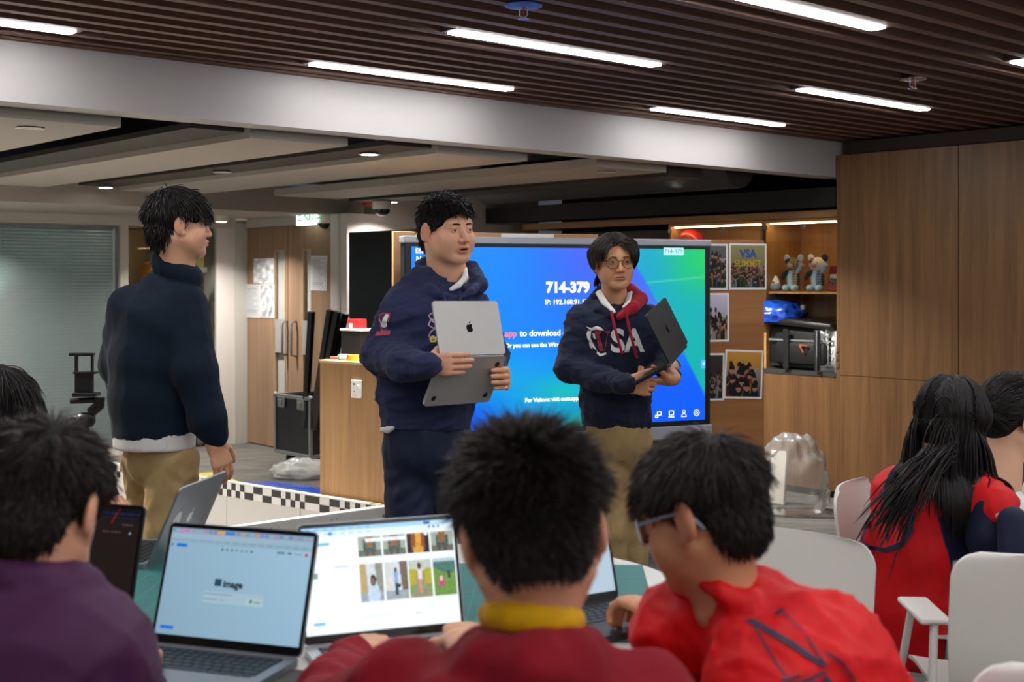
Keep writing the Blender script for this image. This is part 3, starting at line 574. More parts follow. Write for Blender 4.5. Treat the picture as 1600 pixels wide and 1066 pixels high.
text('VSA', .062, frame((0, -.0022, h*.27), (1, 0, 0), (0, 0, 1), (0, -1, 0)), M_ink_b, t, 'CENTER', .0003, .0025); text('SUMMIT', .05, frame((0, -.0022, h*.06), (1, 0, 0), (0, 0, 1), (0, -1, 0)), M_ink_y, t, 'CENTER', .0003, .001)
pinned('photo of a person in a white coat, middle row', 1106, 458, 1138.5, 534, crowd(8, '#b9b2c4', ('#eee', '#ddd', '#222', '#c93'), .5, 2.2))
pinned('photo of dark cabinets and a white table, bottom row', 1101, 552, 1131, 626, crowd(11, '#332c28', ('#222', '#bbb', '#333'), .5, 2.0), .02)
pinned('photo of a crowd around someone in yellow, bottom row', 1131.5, 547, 1191, 623, crowd(17, '#b07f35', ('#c92', '#222', '#333', '#a22', '#225', '#222'), .62, 2.3), .05)
o = G().box((0, 0, 0), (.30, .0016, .02)).obj('pinned_note', M_plasw); o.location = Vector((-.60, 6.40, 1.672))+SD*.74+SN*.004; o.rotation_euler = (0, 0, SR); props(o, 'white sheet pinned along the top of the pale board', 'paper')
# screen: 1.73 x .99
t = thing('presentation_screen', 'large flat display on a wheeled stand showing a blue casting page', 'screen', Vector((-.522, 6.22, 0)), SR)
SW, Z0, Z1 = 1.731, .655, 1.645
G().bx(0, SW, 0, .07, Z0, Z1, .006).obj('housing', M_plasb, t)
G().bx(-.004, SW+.004, -.006, .074, Z1-.022, Z1+.012, .004).obj('top_bar', mat('silver_bar', '#a5a8b0', .4, metal=.3), t)
G().bx(-.004, SW+.004, -.012, .074, Z0-.06, Z0+.008, .004).obj('bottom_bar', mat('silver_bar', '#a5a8b0', .4), t)
for i in range(7): G().bx(1.05+i*.035, 1.075+i*.035, -.0135, -.011, Z0-.04, Z0-.03).obj('vent_slot', M_plasb, t)
for x in (.45, 1.28): G().bx(x-.03, x+.03, .08, .12, .12, 1.4).obj('upright', M_metal, t); G().bx(x-.03, x+.03, -.30, .45, .07, .11, .006).obj('foot', M_metal, t)
for x in (.45, 1.28):
    for y in (-.27, .42): G().lathe([(.012, -.015), (.034, -.012), (.034, .012), (.012, .015)], (x, y, .035), 16, (1, 0, 0)).obj('caster', M_plasb, t, smooth=50)
def mixc(a, b_, k): return a+(b_-a)*k[:, None]
def wallpaper(u, v):
    y = 1-v
    C = np.tile(np.array([0, .53, 1.0]), (len(u), 1))
    s = lambda e0, e1, x: np.clip((x-e0)/(e1-e0), 0, 1)**2*(3-2*np.clip((x-e0)/(e1-e0), 0, 1))
    c = mixc(C, np.array([.29, .38, 1.0]), s(.25, .62, u)*s(.75, .0, y)*.95)
    c = mixc(c, np.array([.38, .50, 1.0]), np.exp(-((u-.83)/.10)**2-((y-.45)/.35)**2)*.5)
    c = mixc(c, np.array([0, .68, .88]), s(.45, .75, y)*s(.62, .15, u))
    c = mixc(c, np.array([.02, .74, .74]), np.exp(-((u-.50)/.12)**2-((y-.80)/.10)**2)*.95)
    c = mixc(c, np.array([.0, .33, .95]), s(.70, .95, y)*s(.40, .15, u))
    c = mixc(c, np.array([.02, .62, .55]), np.exp(-((u-.55)/.10)**2-((y-1.0)/.10)**2))
    c = mixc(c, np.array([0, .36, .98]), s(.62, .8, u)*s(.5, .8, y))
    # green shape in the upper right corner
    e = (u-.70)-(y*.62)**.9*.52
    k = np.clip(e*90, 0, 1)*(u > .69)
    gr = mixc(np.tile(np.array([0, .66, .80]), (len(u), 1)), np.array([.10, .80, .42]), s(.78, 1.0, u)*s(.45, .05, y))
    gr = mixc(gr, np.array([.05, .72, .62]), s(.2, .5, y)*.6)
    c = mixc(c, gr, k)
    l = np.exp(-((y-(.185-(u-.85)*.16))/.006)**2)*(u > .78)*k; c = mixc(c, np.array([.55, .9, .65]), l*.45)
    return c
pic = picture('display', SW-.07, Z1-Z0-.075, 240, 135, wallpaper, Matrix.Translation((SW/2, -.001, (Z0+Z1)/2-.002)), vcol('screen_glow', .3, .80), t)
M_lw = emis('screen_white', '#ffffff', 1.0); M_lr = emis('screen_coral', '#ff7d78', 1.0)
def spos(px, py):
    """point of the screen plane seen at a pixel, in the screen's own x and z"""
    r = (px-800)/F; s = (6.22*r+.522)/(.92-.393*r); d = 6.22+.393*s; return s, CH-(py-HZ)*d/F
def stext(b_, px, py, hpx, m=M_lw, al='LEFT', bold=.0):
    x, z = spos(px, py); return text(b_, hpx*6.5/F/.72, frame((x, -.0022, z), (1, 0, 0), (0, 0, 1), (0, -1, 0)), m, t, al, .0003, bold, None, 'lettering')
stext('EShare-4821', 649, 392.5, 7.5, bold=.0012); stext('Network: VSA', 650, 405, 7.5, bold=.0012)
stext('714-379', 853, 450, 16.5, bold=.0035); stext('IP: 192.168.91.129', 851, 472.5, 7.8, bold=.001)
stext('Visit:', 700, 521, 11, bold=.001)
x0 = spos(809, 521.5)[0]; stext('.app', 786, 522, 10, M_lr, bold=.001); stext('to download client', 812, 521.5, 9.8, bold=.001)
stext('Or you can use the Wireless Player', 789, 540.5, 6.5, bold=.0012); stext('For Visitors: visit casts.app, enter', 820, 626, 6.2, bold=.0012)
x0, z0 = spos(1037, 387); x1, z1_ = spos(1068, 399)
G().bx(x0, x1, -.0025, -.001, z1_, z0, .0005).obj('code_badge', emis('badge', '#b5ecec', 1.0), t); x, z = spos(1052, 393); text('714-379', .034, frame((x, -.0032, z), (1, 0, 0), (0, 0, 1), (0, -1, 0)), emis('badge_ink', '#5a8d96', 1), t, 'CENTER', .0003)
x, z = spos(1099, 569); G().bx(x-.014, x+.012, -.0025, -.001, z-.022, z+.022, .0005).obj('side_tab', emis('tab_blue', '#5aa9f5', 1), t); text('<', .03, frame((x, -.0032, z), (1, 0, 0), (0, 0, 1), (0, -1, 0)), M_lw, t, 'CENTER', .0003)
def icon(px, py, fn):
    x, z = spos(px, py); g = G(); fn(g, x, z); g.obj('icon', M_lw, t)
def ring(g, x, z, r0, r1, n=24, a0=0, a1=2*PI, lump=0):
    vs = []; 
    for i in range(n+1):
        a = a0+(a1-a0)*i/n; k = 1+(lump*math.cos(8*a) if lump else 0)
        for r in (r0 if not lump else r0*k, r1*k): vs += [(x+r*math.cos(a), -.0025, z+r*math.sin(a)), (x+r*math.cos(a), -.001, z+r*math.sin(a))]
    fs = []
    for i in range(n): o_ = i*4; fs += [(o_, o_+2, o_+6, o_+4), (o_+1, o_+5, o_+7, o_+3), (o_, o_+4, o_+5, o_+1), (o_+2, o_+3, o_+7, o_+6)]
    g.add(vs, fs)
def orect(g, x, z, w, h, l=.003): 
    for dx, dz, ww, hh in ((0, h/2, w, l), (0, -h/2, w, l), (-w/2, 0, l, h), (w/2, 0, l, h)): g.box((x+dx, -.0018, z+dz), (ww+l*.5, .0015, hh+l*.5))
icon(1028.5, 648, lambda g, x, z: (orect(g, x+.006, z+.006, .022, .018), orect(g, x-.010, z-.009, .014, .012)))
icon(1049, 647, lambda g, x, z: (orect(g, x, z+.006, .026, .022), ring(g, x-.012, z-.015, .003, .0055, 12), ring(g, x, z-.015, .003, .0055, 12), ring(g, x+.012, z-.015, .003, .0055, 12)))
icon(1068.5, 646, lambda g, x, z: (ring(g, x, z+.009, .007, .0098, 20), ring(g, x, z-.017, .0135, .0165, 16, 0, PI), g.box((x, -.0018, z-.018), (.032, .0015, .003))))
icon(1088.5, 645, lambda g, x, z: (ring(g, x, z, .0145, .0175, 48, 0, 2*PI, .13), ring(g, x, z, .0048, .0075, 20)))
# ================================================================== LEFT: podium, case, rods, second display, field
WD = Vector((.774, -.633, 0)); WN = Vector((.633, .774, 0)); WR = math.atan2(-.633, .774)
PC = Vector((-1.024, 6.828, 0))
t = thing('podium', 'light wooden podium with a wall socket on its front', 'podium', PC, WR)
G().bx(0, .50, 0, .02, 0, 1.0).obj('front_panel', M_woodl, t); G().bx(0, .02, .02, .45, 0, 1.0).obj('side_panel', M_woodl, t); G().bx(.48, .50, .02, .45, 0, 1.0).obj('side_panel', M_woodl, t); G().bx(-.004, .504, -.004, .455, 1.0, 1.016, .003).obj('top', mat('podium_top', '#b9a27c', .4), t)
t = thing('wall_socket', 'white switched power socket on the front of the podium', 'socket', PC+WD*.284-WN*.0+Vector((0, 0, .875)), WR)
G().bx(-.037, .037, -.01, 0, -.047, .047, .004).obj('plate', M_plasw, t)
for z in (-.025,):
    for x, zz, w, h in ((-.012, .012, .003, .008), (-.021, -.008, .008, .003), (-.003, -.008, .008, .003)): G().bx(x-w/2, x+w/2, -.0112, -.009, z+zz-h/2, z+zz+h/2).obj('pin_hole', M_plasb, t)
G().bx(-.017, -.010, -.0112, -.009, .02, .03).obj('pin_hole', M_plasb, t); G().bx(.012, .028, -.014, -.009, .0, .022, .002).obj('rocker_switch', M_plasw, t)
def onpod(x, y): return PC+WD*x+WN*y+Vector((0, 0, 1.0165))
o = G().tube([(0, 0, .008), (.11, .0, .008)], .008, 10).obj('marker_pen', mat('pen_red', '#b5202b', .35), smooth=60); o.location = onpod(.015, .06); o.rotation_euler = (0, 0, .1); props(o, 'red marker pen lying on the podium top', 'pen')
t = thing('glue_stick', 'white and green tube lying on the podium top', 'tube', onpod(.145, .05)+Vector((0, 0, .016)), WR+.2); G().tube([(-.03, 0, 0), (.03, 0, 0)], .016, 14).obj('tube', M_plasw, t, smooth=60); G().tube([(-.042, 0, 0), (-.03, 0, 0)], .0155, 14).obj('cap', mat('cap_green', '#3f8a6a', .4), t, smooth=60)
t = thing('tape_roll', 'amber tape roll on the podium beside the standing student', 'tape', onpod(.20, .05), 0); G().lathe([(.018, 0), (.034, 0), (.034, .03), (.018, .03)], n=24).obj('roll', mat('amber_tape', '#d09a2a', .25), t, smooth=50)
t = thing('storage_box', 'black storage box with a pale lid standing on the podium', 'box', onpod(.088, .20), WR); G().bx(-.075, .075, -.06, .06, 0, .15, .004).obj('body', M_plasb, t); G().bx(-.08, .08, -.065, .065, .15, .162, .003).obj('lid', mat('lid_grey', '#c7c9c9', .4), t)
t = thing('stapler_box', 'small red box with a white label on the black storage box', 'box', onpod(.075, .20)+Vector((0, 0, .1625)), WR); G().bx(-.045, .045, -.03, .03, 0, .05, .004).obj('body', mat('box_red', '#b01f22', .4), t); G().bx(-.03, -.005, -.0312, -.029, .005, .028).obj('label_patch', M_plasw, t)
# flight case with rods
FC = Vector((-1.863, 10.1, 0))
t = thing('flight_case', 'black flight case with metal edges on casters by the double door', 'case', FC, CZ)
M_alu = mat('aluminium_edge', '#9b9fa1', .35, metal=.8); M_lam = mat('black_laminate', '#17181b', .5)
g = G(); g.bx(.0, .5, 0, .012, .09, .53); g.bx(0, .5, .338, .35, .09, .53); g.bx(0, .012, .012, .338, .09, .53); g.bx(.488, .5, .012, .338, .09, .53); g.bx(0, .5, 0, .35, .09, .105); g.obj('shell', M_lam, t)
g = G()
for x in (0, .5):
    for y in (0, .35): g.bx(x-.013, x+.013, y-.013, y+.013, .08, .54, .003)
for z in (.09, .53):
    for y in (0, .35): g.bx(0, .5, y-.013, y+.013, z-.013, z+.013, .003)
    for x in (0, .5): g.bx(x-.013, x+.013, 0, .35, z-.013, z+.013, .003)
g.obj('edge_profile', M_alu, t)
for x in (0, .5): G().ball((x, -.003, .535), .022, 10, 8).obj('corner_cap', M_alu, t, smooth=180)
for x in (.10, .38):
    l = G().bx(x-.05, x+.05, -.018, -.004, .44, .525, .004).obj('butterfly_latch', M_alu, t); G().bx(x-.02, x+.02, -.026, -.016, .46, .50, .003).obj('latch_wing', M_metal, l)
for x, y in ((.09, .08), (.41, .08), (.09, .27), (.41, .27)): c = G().lathe([(.012, -.016), (.036, -.014), (.036, .014), (.012, .016)], (x, y, .037), 18, (1, 0, 0)).obj('caster', mat('caster_blue', '#1e2a44', .5), t, smooth=50); G().bx(x-.025, x+.025, y-.03, y+.03, .068, .09).obj('fork', M_metal, c)
M_rod = mat('gloss_black', '#0b0b0d', .18)
for i, (pt, pb, d0, d1, lab) in enumerate((((487, 487), (476, 668), 9.75, 9.80, 'leftmost black bar, standing apart in the flight case'), ((516, 485), (488, 668), 9.55, 9.75, 'black bar second from the door, leaning in the flight case'), ((527.5, 487), (492.5, 672), 9.50, 9.70, 'black bar third from the door, leaning in the flight case'), ((540, 490), (494, 676), 9.62, 9.82, 'most slanted black bar, leaning in the flight case'))):
    a, b_ = P(*pt, d0), P(*pb, d1); g = G(); g.tube([b_, a], .029, 4, True, 1.0, (1, .2, 0)); o = g.obj('black_bar', M_rod); props(o, lab, 'bar', 'black bars in the flight case')
# dark second display on its stand
t = thing('spare_display', 'large switched-off black display in front of the white wall', 'screen', Vector((-1.1475, 9.0, 0)), CZ)
G().bx(0, 1.0, 0, .05, .98, 1.774, .004).obj('housing', M_plasb, t); G().bx(.012, .988, -.002, 0, .995, 1.762).obj('panel', mat('dark_panel', '#08090b', .35, spec=.2), t)
G().bx(.47, .53, .05, .09, .06, 1.4).obj('post', M_plasb, t); G().bx(.2, .8, -.2, .3, .0, .06, .01).obj('base', M_plasb, t)
# field with checkered border
A0 = Vector((-.644, 6.44, 0)); t = thing('robot_field', 'white walled competition field with black and white checkered border', 'field', A0, WR)
m, nt, b = newmat('checker_tape'); tc = N(nt, 'ShaderNodeTexCoord'); mp = N(nt, 'ShaderNodeMapping'); mp.inputs['Location'].default_value = (0, .0, -.222); nt.links.new(tc.outputs['Object'], mp.inputs[0])
ck = N(nt, 'ShaderNodeTexChecker', i_Scale=1/.0385); ck.inputs[1].default_value = (*lin('#0d0d0f'), 1); ck.inputs[2].default_value = (*lin('#d8d7d4'), 1); nt.links.new(mp.outputs[0], ck.inputs[0]); nt.links.new(ck.outputs[0], b.inputs['Base Color']); b.inputs['Roughness'].default_value = .4; M_check = m
M_fw = mat('field_white', '#aaa8a4', .5)
for i in range(5): G().bx(-.012-.62*(i+1)+.004, -.012-.62*i, 0, .03, 0, .298).obj('wall_panel', M_fw, t)
G().bx(-3.1, -.012, -.003, .033, .298, .304).obj('top_edge', mat('field_edge', '#bfbdb9', .5), t)
g = G()
for i in range(80):
    x0 = -.014-(i+1)*.0385
    if x0 < -3.08: break
    for rw in (0, 1):
        z = .297-(rw+1)*.0385
        k = (i+rw) % 2 == 0 if (i // 7) % 2 == 0 else (i*3+rw*2+1) % 4 < 2
        if k: g.bx(x0, x0+.0385, -.0022, -.0012, z, z+.0385)
G().bx(-3.08, -.014, -.0012, 0, .22, .297).obj('white_tape', mat('tape_white', '#bfbdb9', .4), t)
g.obj('checker_tape', mat('tape_black', '#0e0e10', .4), t, kind='stuff')
M_yel = mat('hazard_yellow', '#d9cf1f', .4)
for i in range(4): G().bx(-.13+i*.030, -.115+i*.030, -.0035, .034, .304, .3055).obj('hazard_stripe', M_yel if i % 2 == 0 else M_plasb, t)
G().bx(-.2, 0, -.006, -.0022, .218, .226).obj('hazard_tape', M_yel, t)
# near rail, running toward the camera's left
fr = Vector((-1.25+.644, 5.94-6.44, 0)).normalized(); ra = math.atan2(fr.y, fr.x)-WR; Mr = Matrix.Rotation(ra, 4, 'Z')
for i in range(3):
    g = G(); g.bx(.9*i+.004, .9*(i+1), -.0, .035, 0, .29); o = g.obj('side_panel', M_fw, t); o.matrix_local = Mr
g = G(); g.bx(-.0, 2.7, -.002, .04, .225, .31, .004); o = g.obj('rail', mat('rail_white', '#bebcb8', .45), t); o.matrix_local = Mr
for x, z in ((.03, .265), (.62, .28), (.66, .28), (.30, .28), (.33, .28)):
    s_ = G().lathe([(.008 if x < .1 else .004, 0), (.007 if x < .1 else .003, .004)], (x, .040, z), 14, (0, 1, 0)).obj('bolt', M_metal, t); s_.matrix_local = Mr
g = G(); vs = [(-3.1, 0, .012), (0, 0, .012)]; e = Mr @ Vector((2.7, 0, 0)); g.add([(-3.1, 0, .012), (0, 0, .012), (e.x, e.y, .012), (e.x-3.1, e.y, .012), (-3.1, 0, .0), (0, 0, .0), (e.x, e.y, .0), (e.x-3.1, e.y, .0)], [(0, 1, 2, 3), (7, 6, 5, 4), (0, 4, 5, 1), (1, 5, 6, 2), (2, 6, 7, 3), (3, 7, 4, 0)]); g.obj('mat', mat('field_mat', '#9a9995', .6), t)
M_film = glass('film', '#f4f6f6', 1.3, .15, .45, '#e8ebec')
crumple('plastic_bag', 'crumpled clear white plastic bag on the carpet below the flight case', 'plastic bag', P(474, 742, 9.3)*1+Vector((0, 0, .0)), (.26, .16, .10), M_film, 5).location.z = .001
t = thing('foam_tube', 'white foam roll on the carpet before the flight case', 'roll', Vector((P(452, 735, 9.45).x, 9.45, .022)), .35); G().tube([(-.10, 0, 0), (.06, 0, .005)], [.014, .022], 12).obj('roll', M_plasw, t, smooth=60); G().tube([(.05, -.02, .0), (.09, -.05, 0)], .016, 10).obj('stub', M_plasw, t, smooth=60)
o = crumple('plastic_sheet', 'blue plastic sheet lying on the carpet behind the checkered wall', 'plastic sheet', Vector((-1.63, 8.55, .001)), (.56, .30, .05), M_bluefilm, 9, 30, -.5, .3)
o = G().box((0, 0, .008), (.32, .5, .016), None, .003).obj('floor_board', mat('yellow_board', '#a9a032', .5)); o.location = (-2.20, 9.2, 0); o.rotation_euler = (0, 0, .5); props(o, 'yellow board on the carpet seen past the hand of the student at left', 'board')
# bubble wrap by the cabinet
crumple('bubble_wrap_bag', 'clear bubble wrap bag slumped on the carpet by the cabinet', 'bubble wrap', Vector((1.73, 7.93, .001)), (.27, .20, .36), glass('bubble_film', '#f3f3f1', 1.3, .25, .16, '#e9e7e4'), 21, 34, 0, .3)
o = G().box((0, 0, .17), (.12, .02, .34), Matrix.Rotation(-.10, 3, 'X'), .003).obj('white_panel', M_plasw); o.location = (1.71, 8.22, 0.002); o.rotation_euler = (0, 0, CZ); props(o, 'white board leaning behind the bubble wrap bag', 'board')
# ================================================================== camera tripod with phone clamp
t = thing('tripod', 'black camera tripod with an empty phone clamp beside the blind', 'tripod', Vector((P(134, 600, 4.9).x, 4.9, 0)))
t.scale = (.965, .965, .965)
M_tr = mat('tripod_black', '#141416', .45); M_trg = mat('tripod_grey', '#37383b', .4, metal=.4)
for k, a in enumerate((-.35, 1.75, 3.85)):
    d = Vector((math.cos(a), math.sin(a), 0)); l = G().tube([d*.05+Vector((0, 0, .86)), d*.22+Vector((0, 0, .46))], .017, 10).obj('leg', M_trg, t, smooth=60)
    G().tube([d*.21+Vector((0, 0, .48)), d*.40+Vector((0, 0, .02))], .012, 10).obj('lower_leg', M_tr, l, smooth=60); G().box(d*.225+Vector((0, 0, .455)), (.035, .04, .06), None, .006).obj('leg_lock', M_tr, l); G().ball(d*.40+Vector((0, 0, .016)), .016, 10, 6).obj('rubber_foot', M_tr, l, smooth=180)
G().lathe([(.03, .80), (.055, .83), (.055, .87), (.03, .90)], n=18).obj('spider', M_tr, t, smooth=50)
G().tube([(0, 0, .6), (0, 0, .93)], .014, 12).obj('center_column', M_trg, t, smooth=60)
h = G().lathe([(.03, .915), (.038, .93), (.038, .955), (.025, .97)], n=18).obj('pan_head', M_tr, t, smooth=50); G().tube([(.0, 0, .95), (-.075, .02, .945)], .012, 10).obj('pan_knob', M_tr, h, smooth=60); G().tube([(.02, 0, .97), (.055, 0, 1.0), (.055, 0, 1.03)], .022, 10).obj('tilt_joint', M_tr, h, smooth=60); G().tube([(.05, 0, 1.02), (-.06, 0, 1.015)], .012, 10).obj('tilt_knob', M_tr, h, smooth=60)
G().bx(-.045, .05, -.035, .035, 1.035, 1.05, .004).obj('quick_plate', M_tr, t)
c = G(); c.bx(-.042, .030, -.012, .012, 1.05, 1.13, .004); c.bx(-.042, -.032, -.008, .008, 1.13, 1.20); c.bx(.022, .030, -.008, .008, 1.13, 1.20); c.bx(-.062, .034, -.02, .012, 1.195, 1.207, .002); c.bx(-.045, .048, -.022, .012, 1.125, 1.133, .002); c.obj('phone_clamp', M_tr, t)
# ================================================================== white shell chairs
def chair_shell():
    pr = [(.225, .425), (.215, .445), (.17, .458), (.05, .452), (-.08, .445), (-.16, .447), (-.205, .47), (-.232, .53), (-.245, .60), (-.255, .68), (-.265, .75), (-.272, .80), (-.276, .825), (-.278, .838)]
    pts = []; P0 = [Vector((0, y, z)) for y, z in pr]
    ts = np.linspace(0, len(pr)-1, 46); V = []; nu = 20
    cum = [0]
    for i in range(1, len(P0)): cum.append(cum[-1]+(P0[i]-P0[i-1]).length)
    L = cum[-1]; rows = []
    for s in np.concatenate([np.linspace(0, .05, 5), np.linspace(.06, L-.07, 30), np.linspace(L-.06, L, 9)]):
        i = max(j for j in range(len(cum)-1) if cum[j] <= s+1e-9); k = (s-cum[i])/(cum[i+1]-cum[i]); c = P0[i].lerp(P0[i+1], k); tn = (P0[i+1]-P0[i]).normalized()
        hw = .205+.02*min(1, max(0, (s-.4)/.2)); e = min(s, L-s); rc = .065 if s > L/2 else .045
        if e < rc: hw -= rc-math.sqrt(max(0, rc*rc-(rc-e)**2))
        nm = Vector((0, tn.z, -tn.y)); nm = -nm if nm.z > 0 and s > .3 and False else nm
        rows.append((c, hw, nm, s))
    top = []; bot = []
    for c, hw, nm, s in rows:
        for j in range(nu+1):
            x = -1+2*j/nu; dish = .028*(x*x-.25) if s > .35 else .02*x*x
            q = c+Vector((x*hw, dish*(1 if s > .42 else .0), 0))+Vector((0, 0, .018*x*x if s <= .42 else 0)); top.append(q); bot.append(q-nm*(-.009))
    n = nu+1; R_ = len(rows); g = G(); fs = []
    for i in range(R_-1):
        for j in range(nu): fs.append((i*n+j, i*n+j+1, (i+1)*n+j+1, (i+1)*n+j)); fs.append((R_*n+i*n+j, R_*n+(i+1)*n+j, R_*n+(i+1)*n+j+1, R_*n+i*n+j+1))
    for i in range(R_-1):
        fs.append((i*n, (i+1)*n, R_*n+(i+1)*n, R_*n+i*n)); fs.append((i*n+nu, R_*n+i*n+nu, R_*n+(i+1)*n+nu, (i+1)*n+nu))
    for j in range(nu):
        fs.append((j, R_*n+j, R_*n+j+1, j+1)); k = (R_-1)*n; fs.append((k+j, k+j+1, R_*n+k+j+1, R_*n+k+j))
    g.add(top+bot, fs); return g.mesh('shell', 60)
shell_me = chair_shell(); M_chair = mat('chair_white', '#dedad2', .38, spec=.4); M_leg = mat('chair_leg_white', '#e2dfd9', .35)
leg_me = []
for sx, sy in ((-1, 1), (1, 1), (-1, -1), (1, -1)): leg_me.append(G().tube([(sx*.13, sy*.12, .447), (sx*.17, sy*.16, .41), (sx*.235, sy*.225, 0)], .011, 10).mesh('leg', 60))
brace_me = G().tube([(-.155, .15, .425), (.155, .15, .425), (.155, -.15, .425), (-.155, -.15, .425), (-.155, .15, .425)], .009, 8).mesh('under_frame', 60)
def chair(label, x, y, rz, arm=0):
    t = thing('shell_chair', label, 'chair', (x, y, 0), rz, 'white shell chairs')
    link('shell', shell_me, M_chair if not shell_me.materials else None, t)
    for l in leg_me: link('leg', l, M_leg if not l.materials else None, t)
    link('under_frame', brace_me, M_leg if not brace_me.materials else None, t)
    if arm:
        G().box((arm*.225, -.02, .648), (.075, .22, .014), None, .007).obj('arm_pad', M_chair, t)
        for y in (-.11, .08): G().tube([(arm*.225, y, .642), (arm*.25, y*1.6, .42), (arm*.25, y*1.8, .2), (arm*.235, y*2, 0.0)], .010, 10).obj('arm_post', M_leg, t, smooth=60)
    return t
def face(dx, dy): return math.atan2(dy, dx)-PI/2
chair('empty white chair behind the student with blue glasses', .510, 2.90, face(-.62, -.78))
chair('white chair under the long-haired student in red', 1.23, 3.68, face(.85, -.45))
chair('white chair with an armrest pad, cut by the right edge of the photo', 1.22, 3.10, face(.05, 1), -1)
chair('white chair of which only a top corner shows at the bottom right', .98, 2.27, face(.1, 1))
chair('white chair under the student in purple', -.66, 1.70, face(.12, 1)); chair('white chair under the student in the dark red hoodie', .02, 1.66, face(-.1, 1)); chair('white chair under the student with blue glasses', .48, 1.92, face(-.6, .8))
# ================================================================== table, mats
TZ = .76
def superell(cx, cy, rx, ry, e, n=72): 
    o = []
    for i in range(n):
        a = 2*PI*i/n; c, s = math.cos(a), math.sin(a); o.append((cx+rx*math.copysign(abs(c)**(2/e), c), cy+ry*math.copysign(abs(s)**(2/e), s)))
    return o
t = thing('work_table', 'rounded white table covered with green cutting mats and laptops', 'table', (-.5, 2.62, 0))
g = G(); g.prism(superell(0, 0, .9, .72, 3), Matrix.Translation((0, 0, TZ-.028)), .028); g.obj('table_top', mat('table_white', '#e4e0da', .35), t, smooth=40)
for x in (-.6, .6):
    for y in (-.45, .45): G().tube([(x, y, TZ-.03), (x*1.05, y*1.05, 0)], .022, 12).obj('leg', M_leg, t, smooth=60)
M_mat = mat('mat_green', '#2f7774', .55, noise=(6, .06)); M_line = mat('mat_line', '#5b9c98', .6)
def cmat(label, x0, x1, y0, y1, rz):
    c = ((x0+x1)/2, (y0+y1)/2); w, h = x1-x0, y1-y0; t = thing('cutting_mat', label, 'cutting mat', (c[0], c[1], TZ+.0005), rz, 'green cutting mats'); G().bx(-w/2, w/2, -h/2, h/2, 0, .003, .001).obj('sheet', M_mat, t)
    g = G(); 
    for i in range(1, int(w/.05)): g.bx(-w/2+i*.05-.0006, -w/2+i*.05+.0006, -h/2+.01, h/2-.01, .003, .0034)
    for i in range(1, int(h/.05)): g.bx(-w/2+.01, w/2-.01, -h/2+i*.05-.0006, -h/2+i*.05+.0006, .003, .0034)
    g.obj('printed_grid', M_line, t, kind='stuff')
cmat('green cutting mat under the laptops at left', -1.20, -.40, 2.44, 3.14, -.04); cmat('green cutting mat under the laptops before the dark red hoodie', -.385, .30, 2.43, 3.08, -.04)
# ================================================================== LAPTOPS
def rrect(w, h, r, n=5):
    o = []
    for cx, cy, a0 in ((w/2-r, h/2-r, 0), (-w/2+r, h/2-r, PI/2), (-w/2+r, -h/2+r, PI), (w/2-r, -h/2+r, 3*PI/2)):
        for i in range(n+1): a = a0+PI/2*i/n; o.append((cx+r*math.cos(a), cy+r*math.sin(a)))
    return o
key_me = {}
M_key = mat('key_black', '#15171d', .45); M_bez = mat('bezel_black', '#08090a', .2); M_keyw = mat('key_legend', '#aab0bb', .5)
M_silver = mat('laptop_silver', '#c4c5c8', .38, metal=.75); M_grey = mat('laptop_grey', '#8d8f94', .4, metal=.6); M_dark = mat('laptop_dark', '#3a3a3d', .42, metal=.6)
def key(w, m=M_key):
    k = round(w, 4)
    if k not in key_me:
        me = G().bx(-w/2, w/2, -.0075, .0075, 0, .0012, .0006).mesh('key'); me.materials.append(m); key_me[k] = me
    return key_me[k]
LOGO = [(-.02, .30), (.10, .36), (.25, .36), (.37, .28), (.30, .20), (.27, .08), (.31, -.05), (.40, -.12), (.33, -.28), (.22, -.42), (.12, -.44), (.0, -.39), (-.12, -.44), (-.24, -.41), (-.36, -.24), (-.42, -.02), (-.39, .17), (-.29, .31), (-.16, .36)]
LEAF = [(.0, .42), (.12, .46), (.19, .55), (.20, .66), (.08, .62), (.01, .53)]
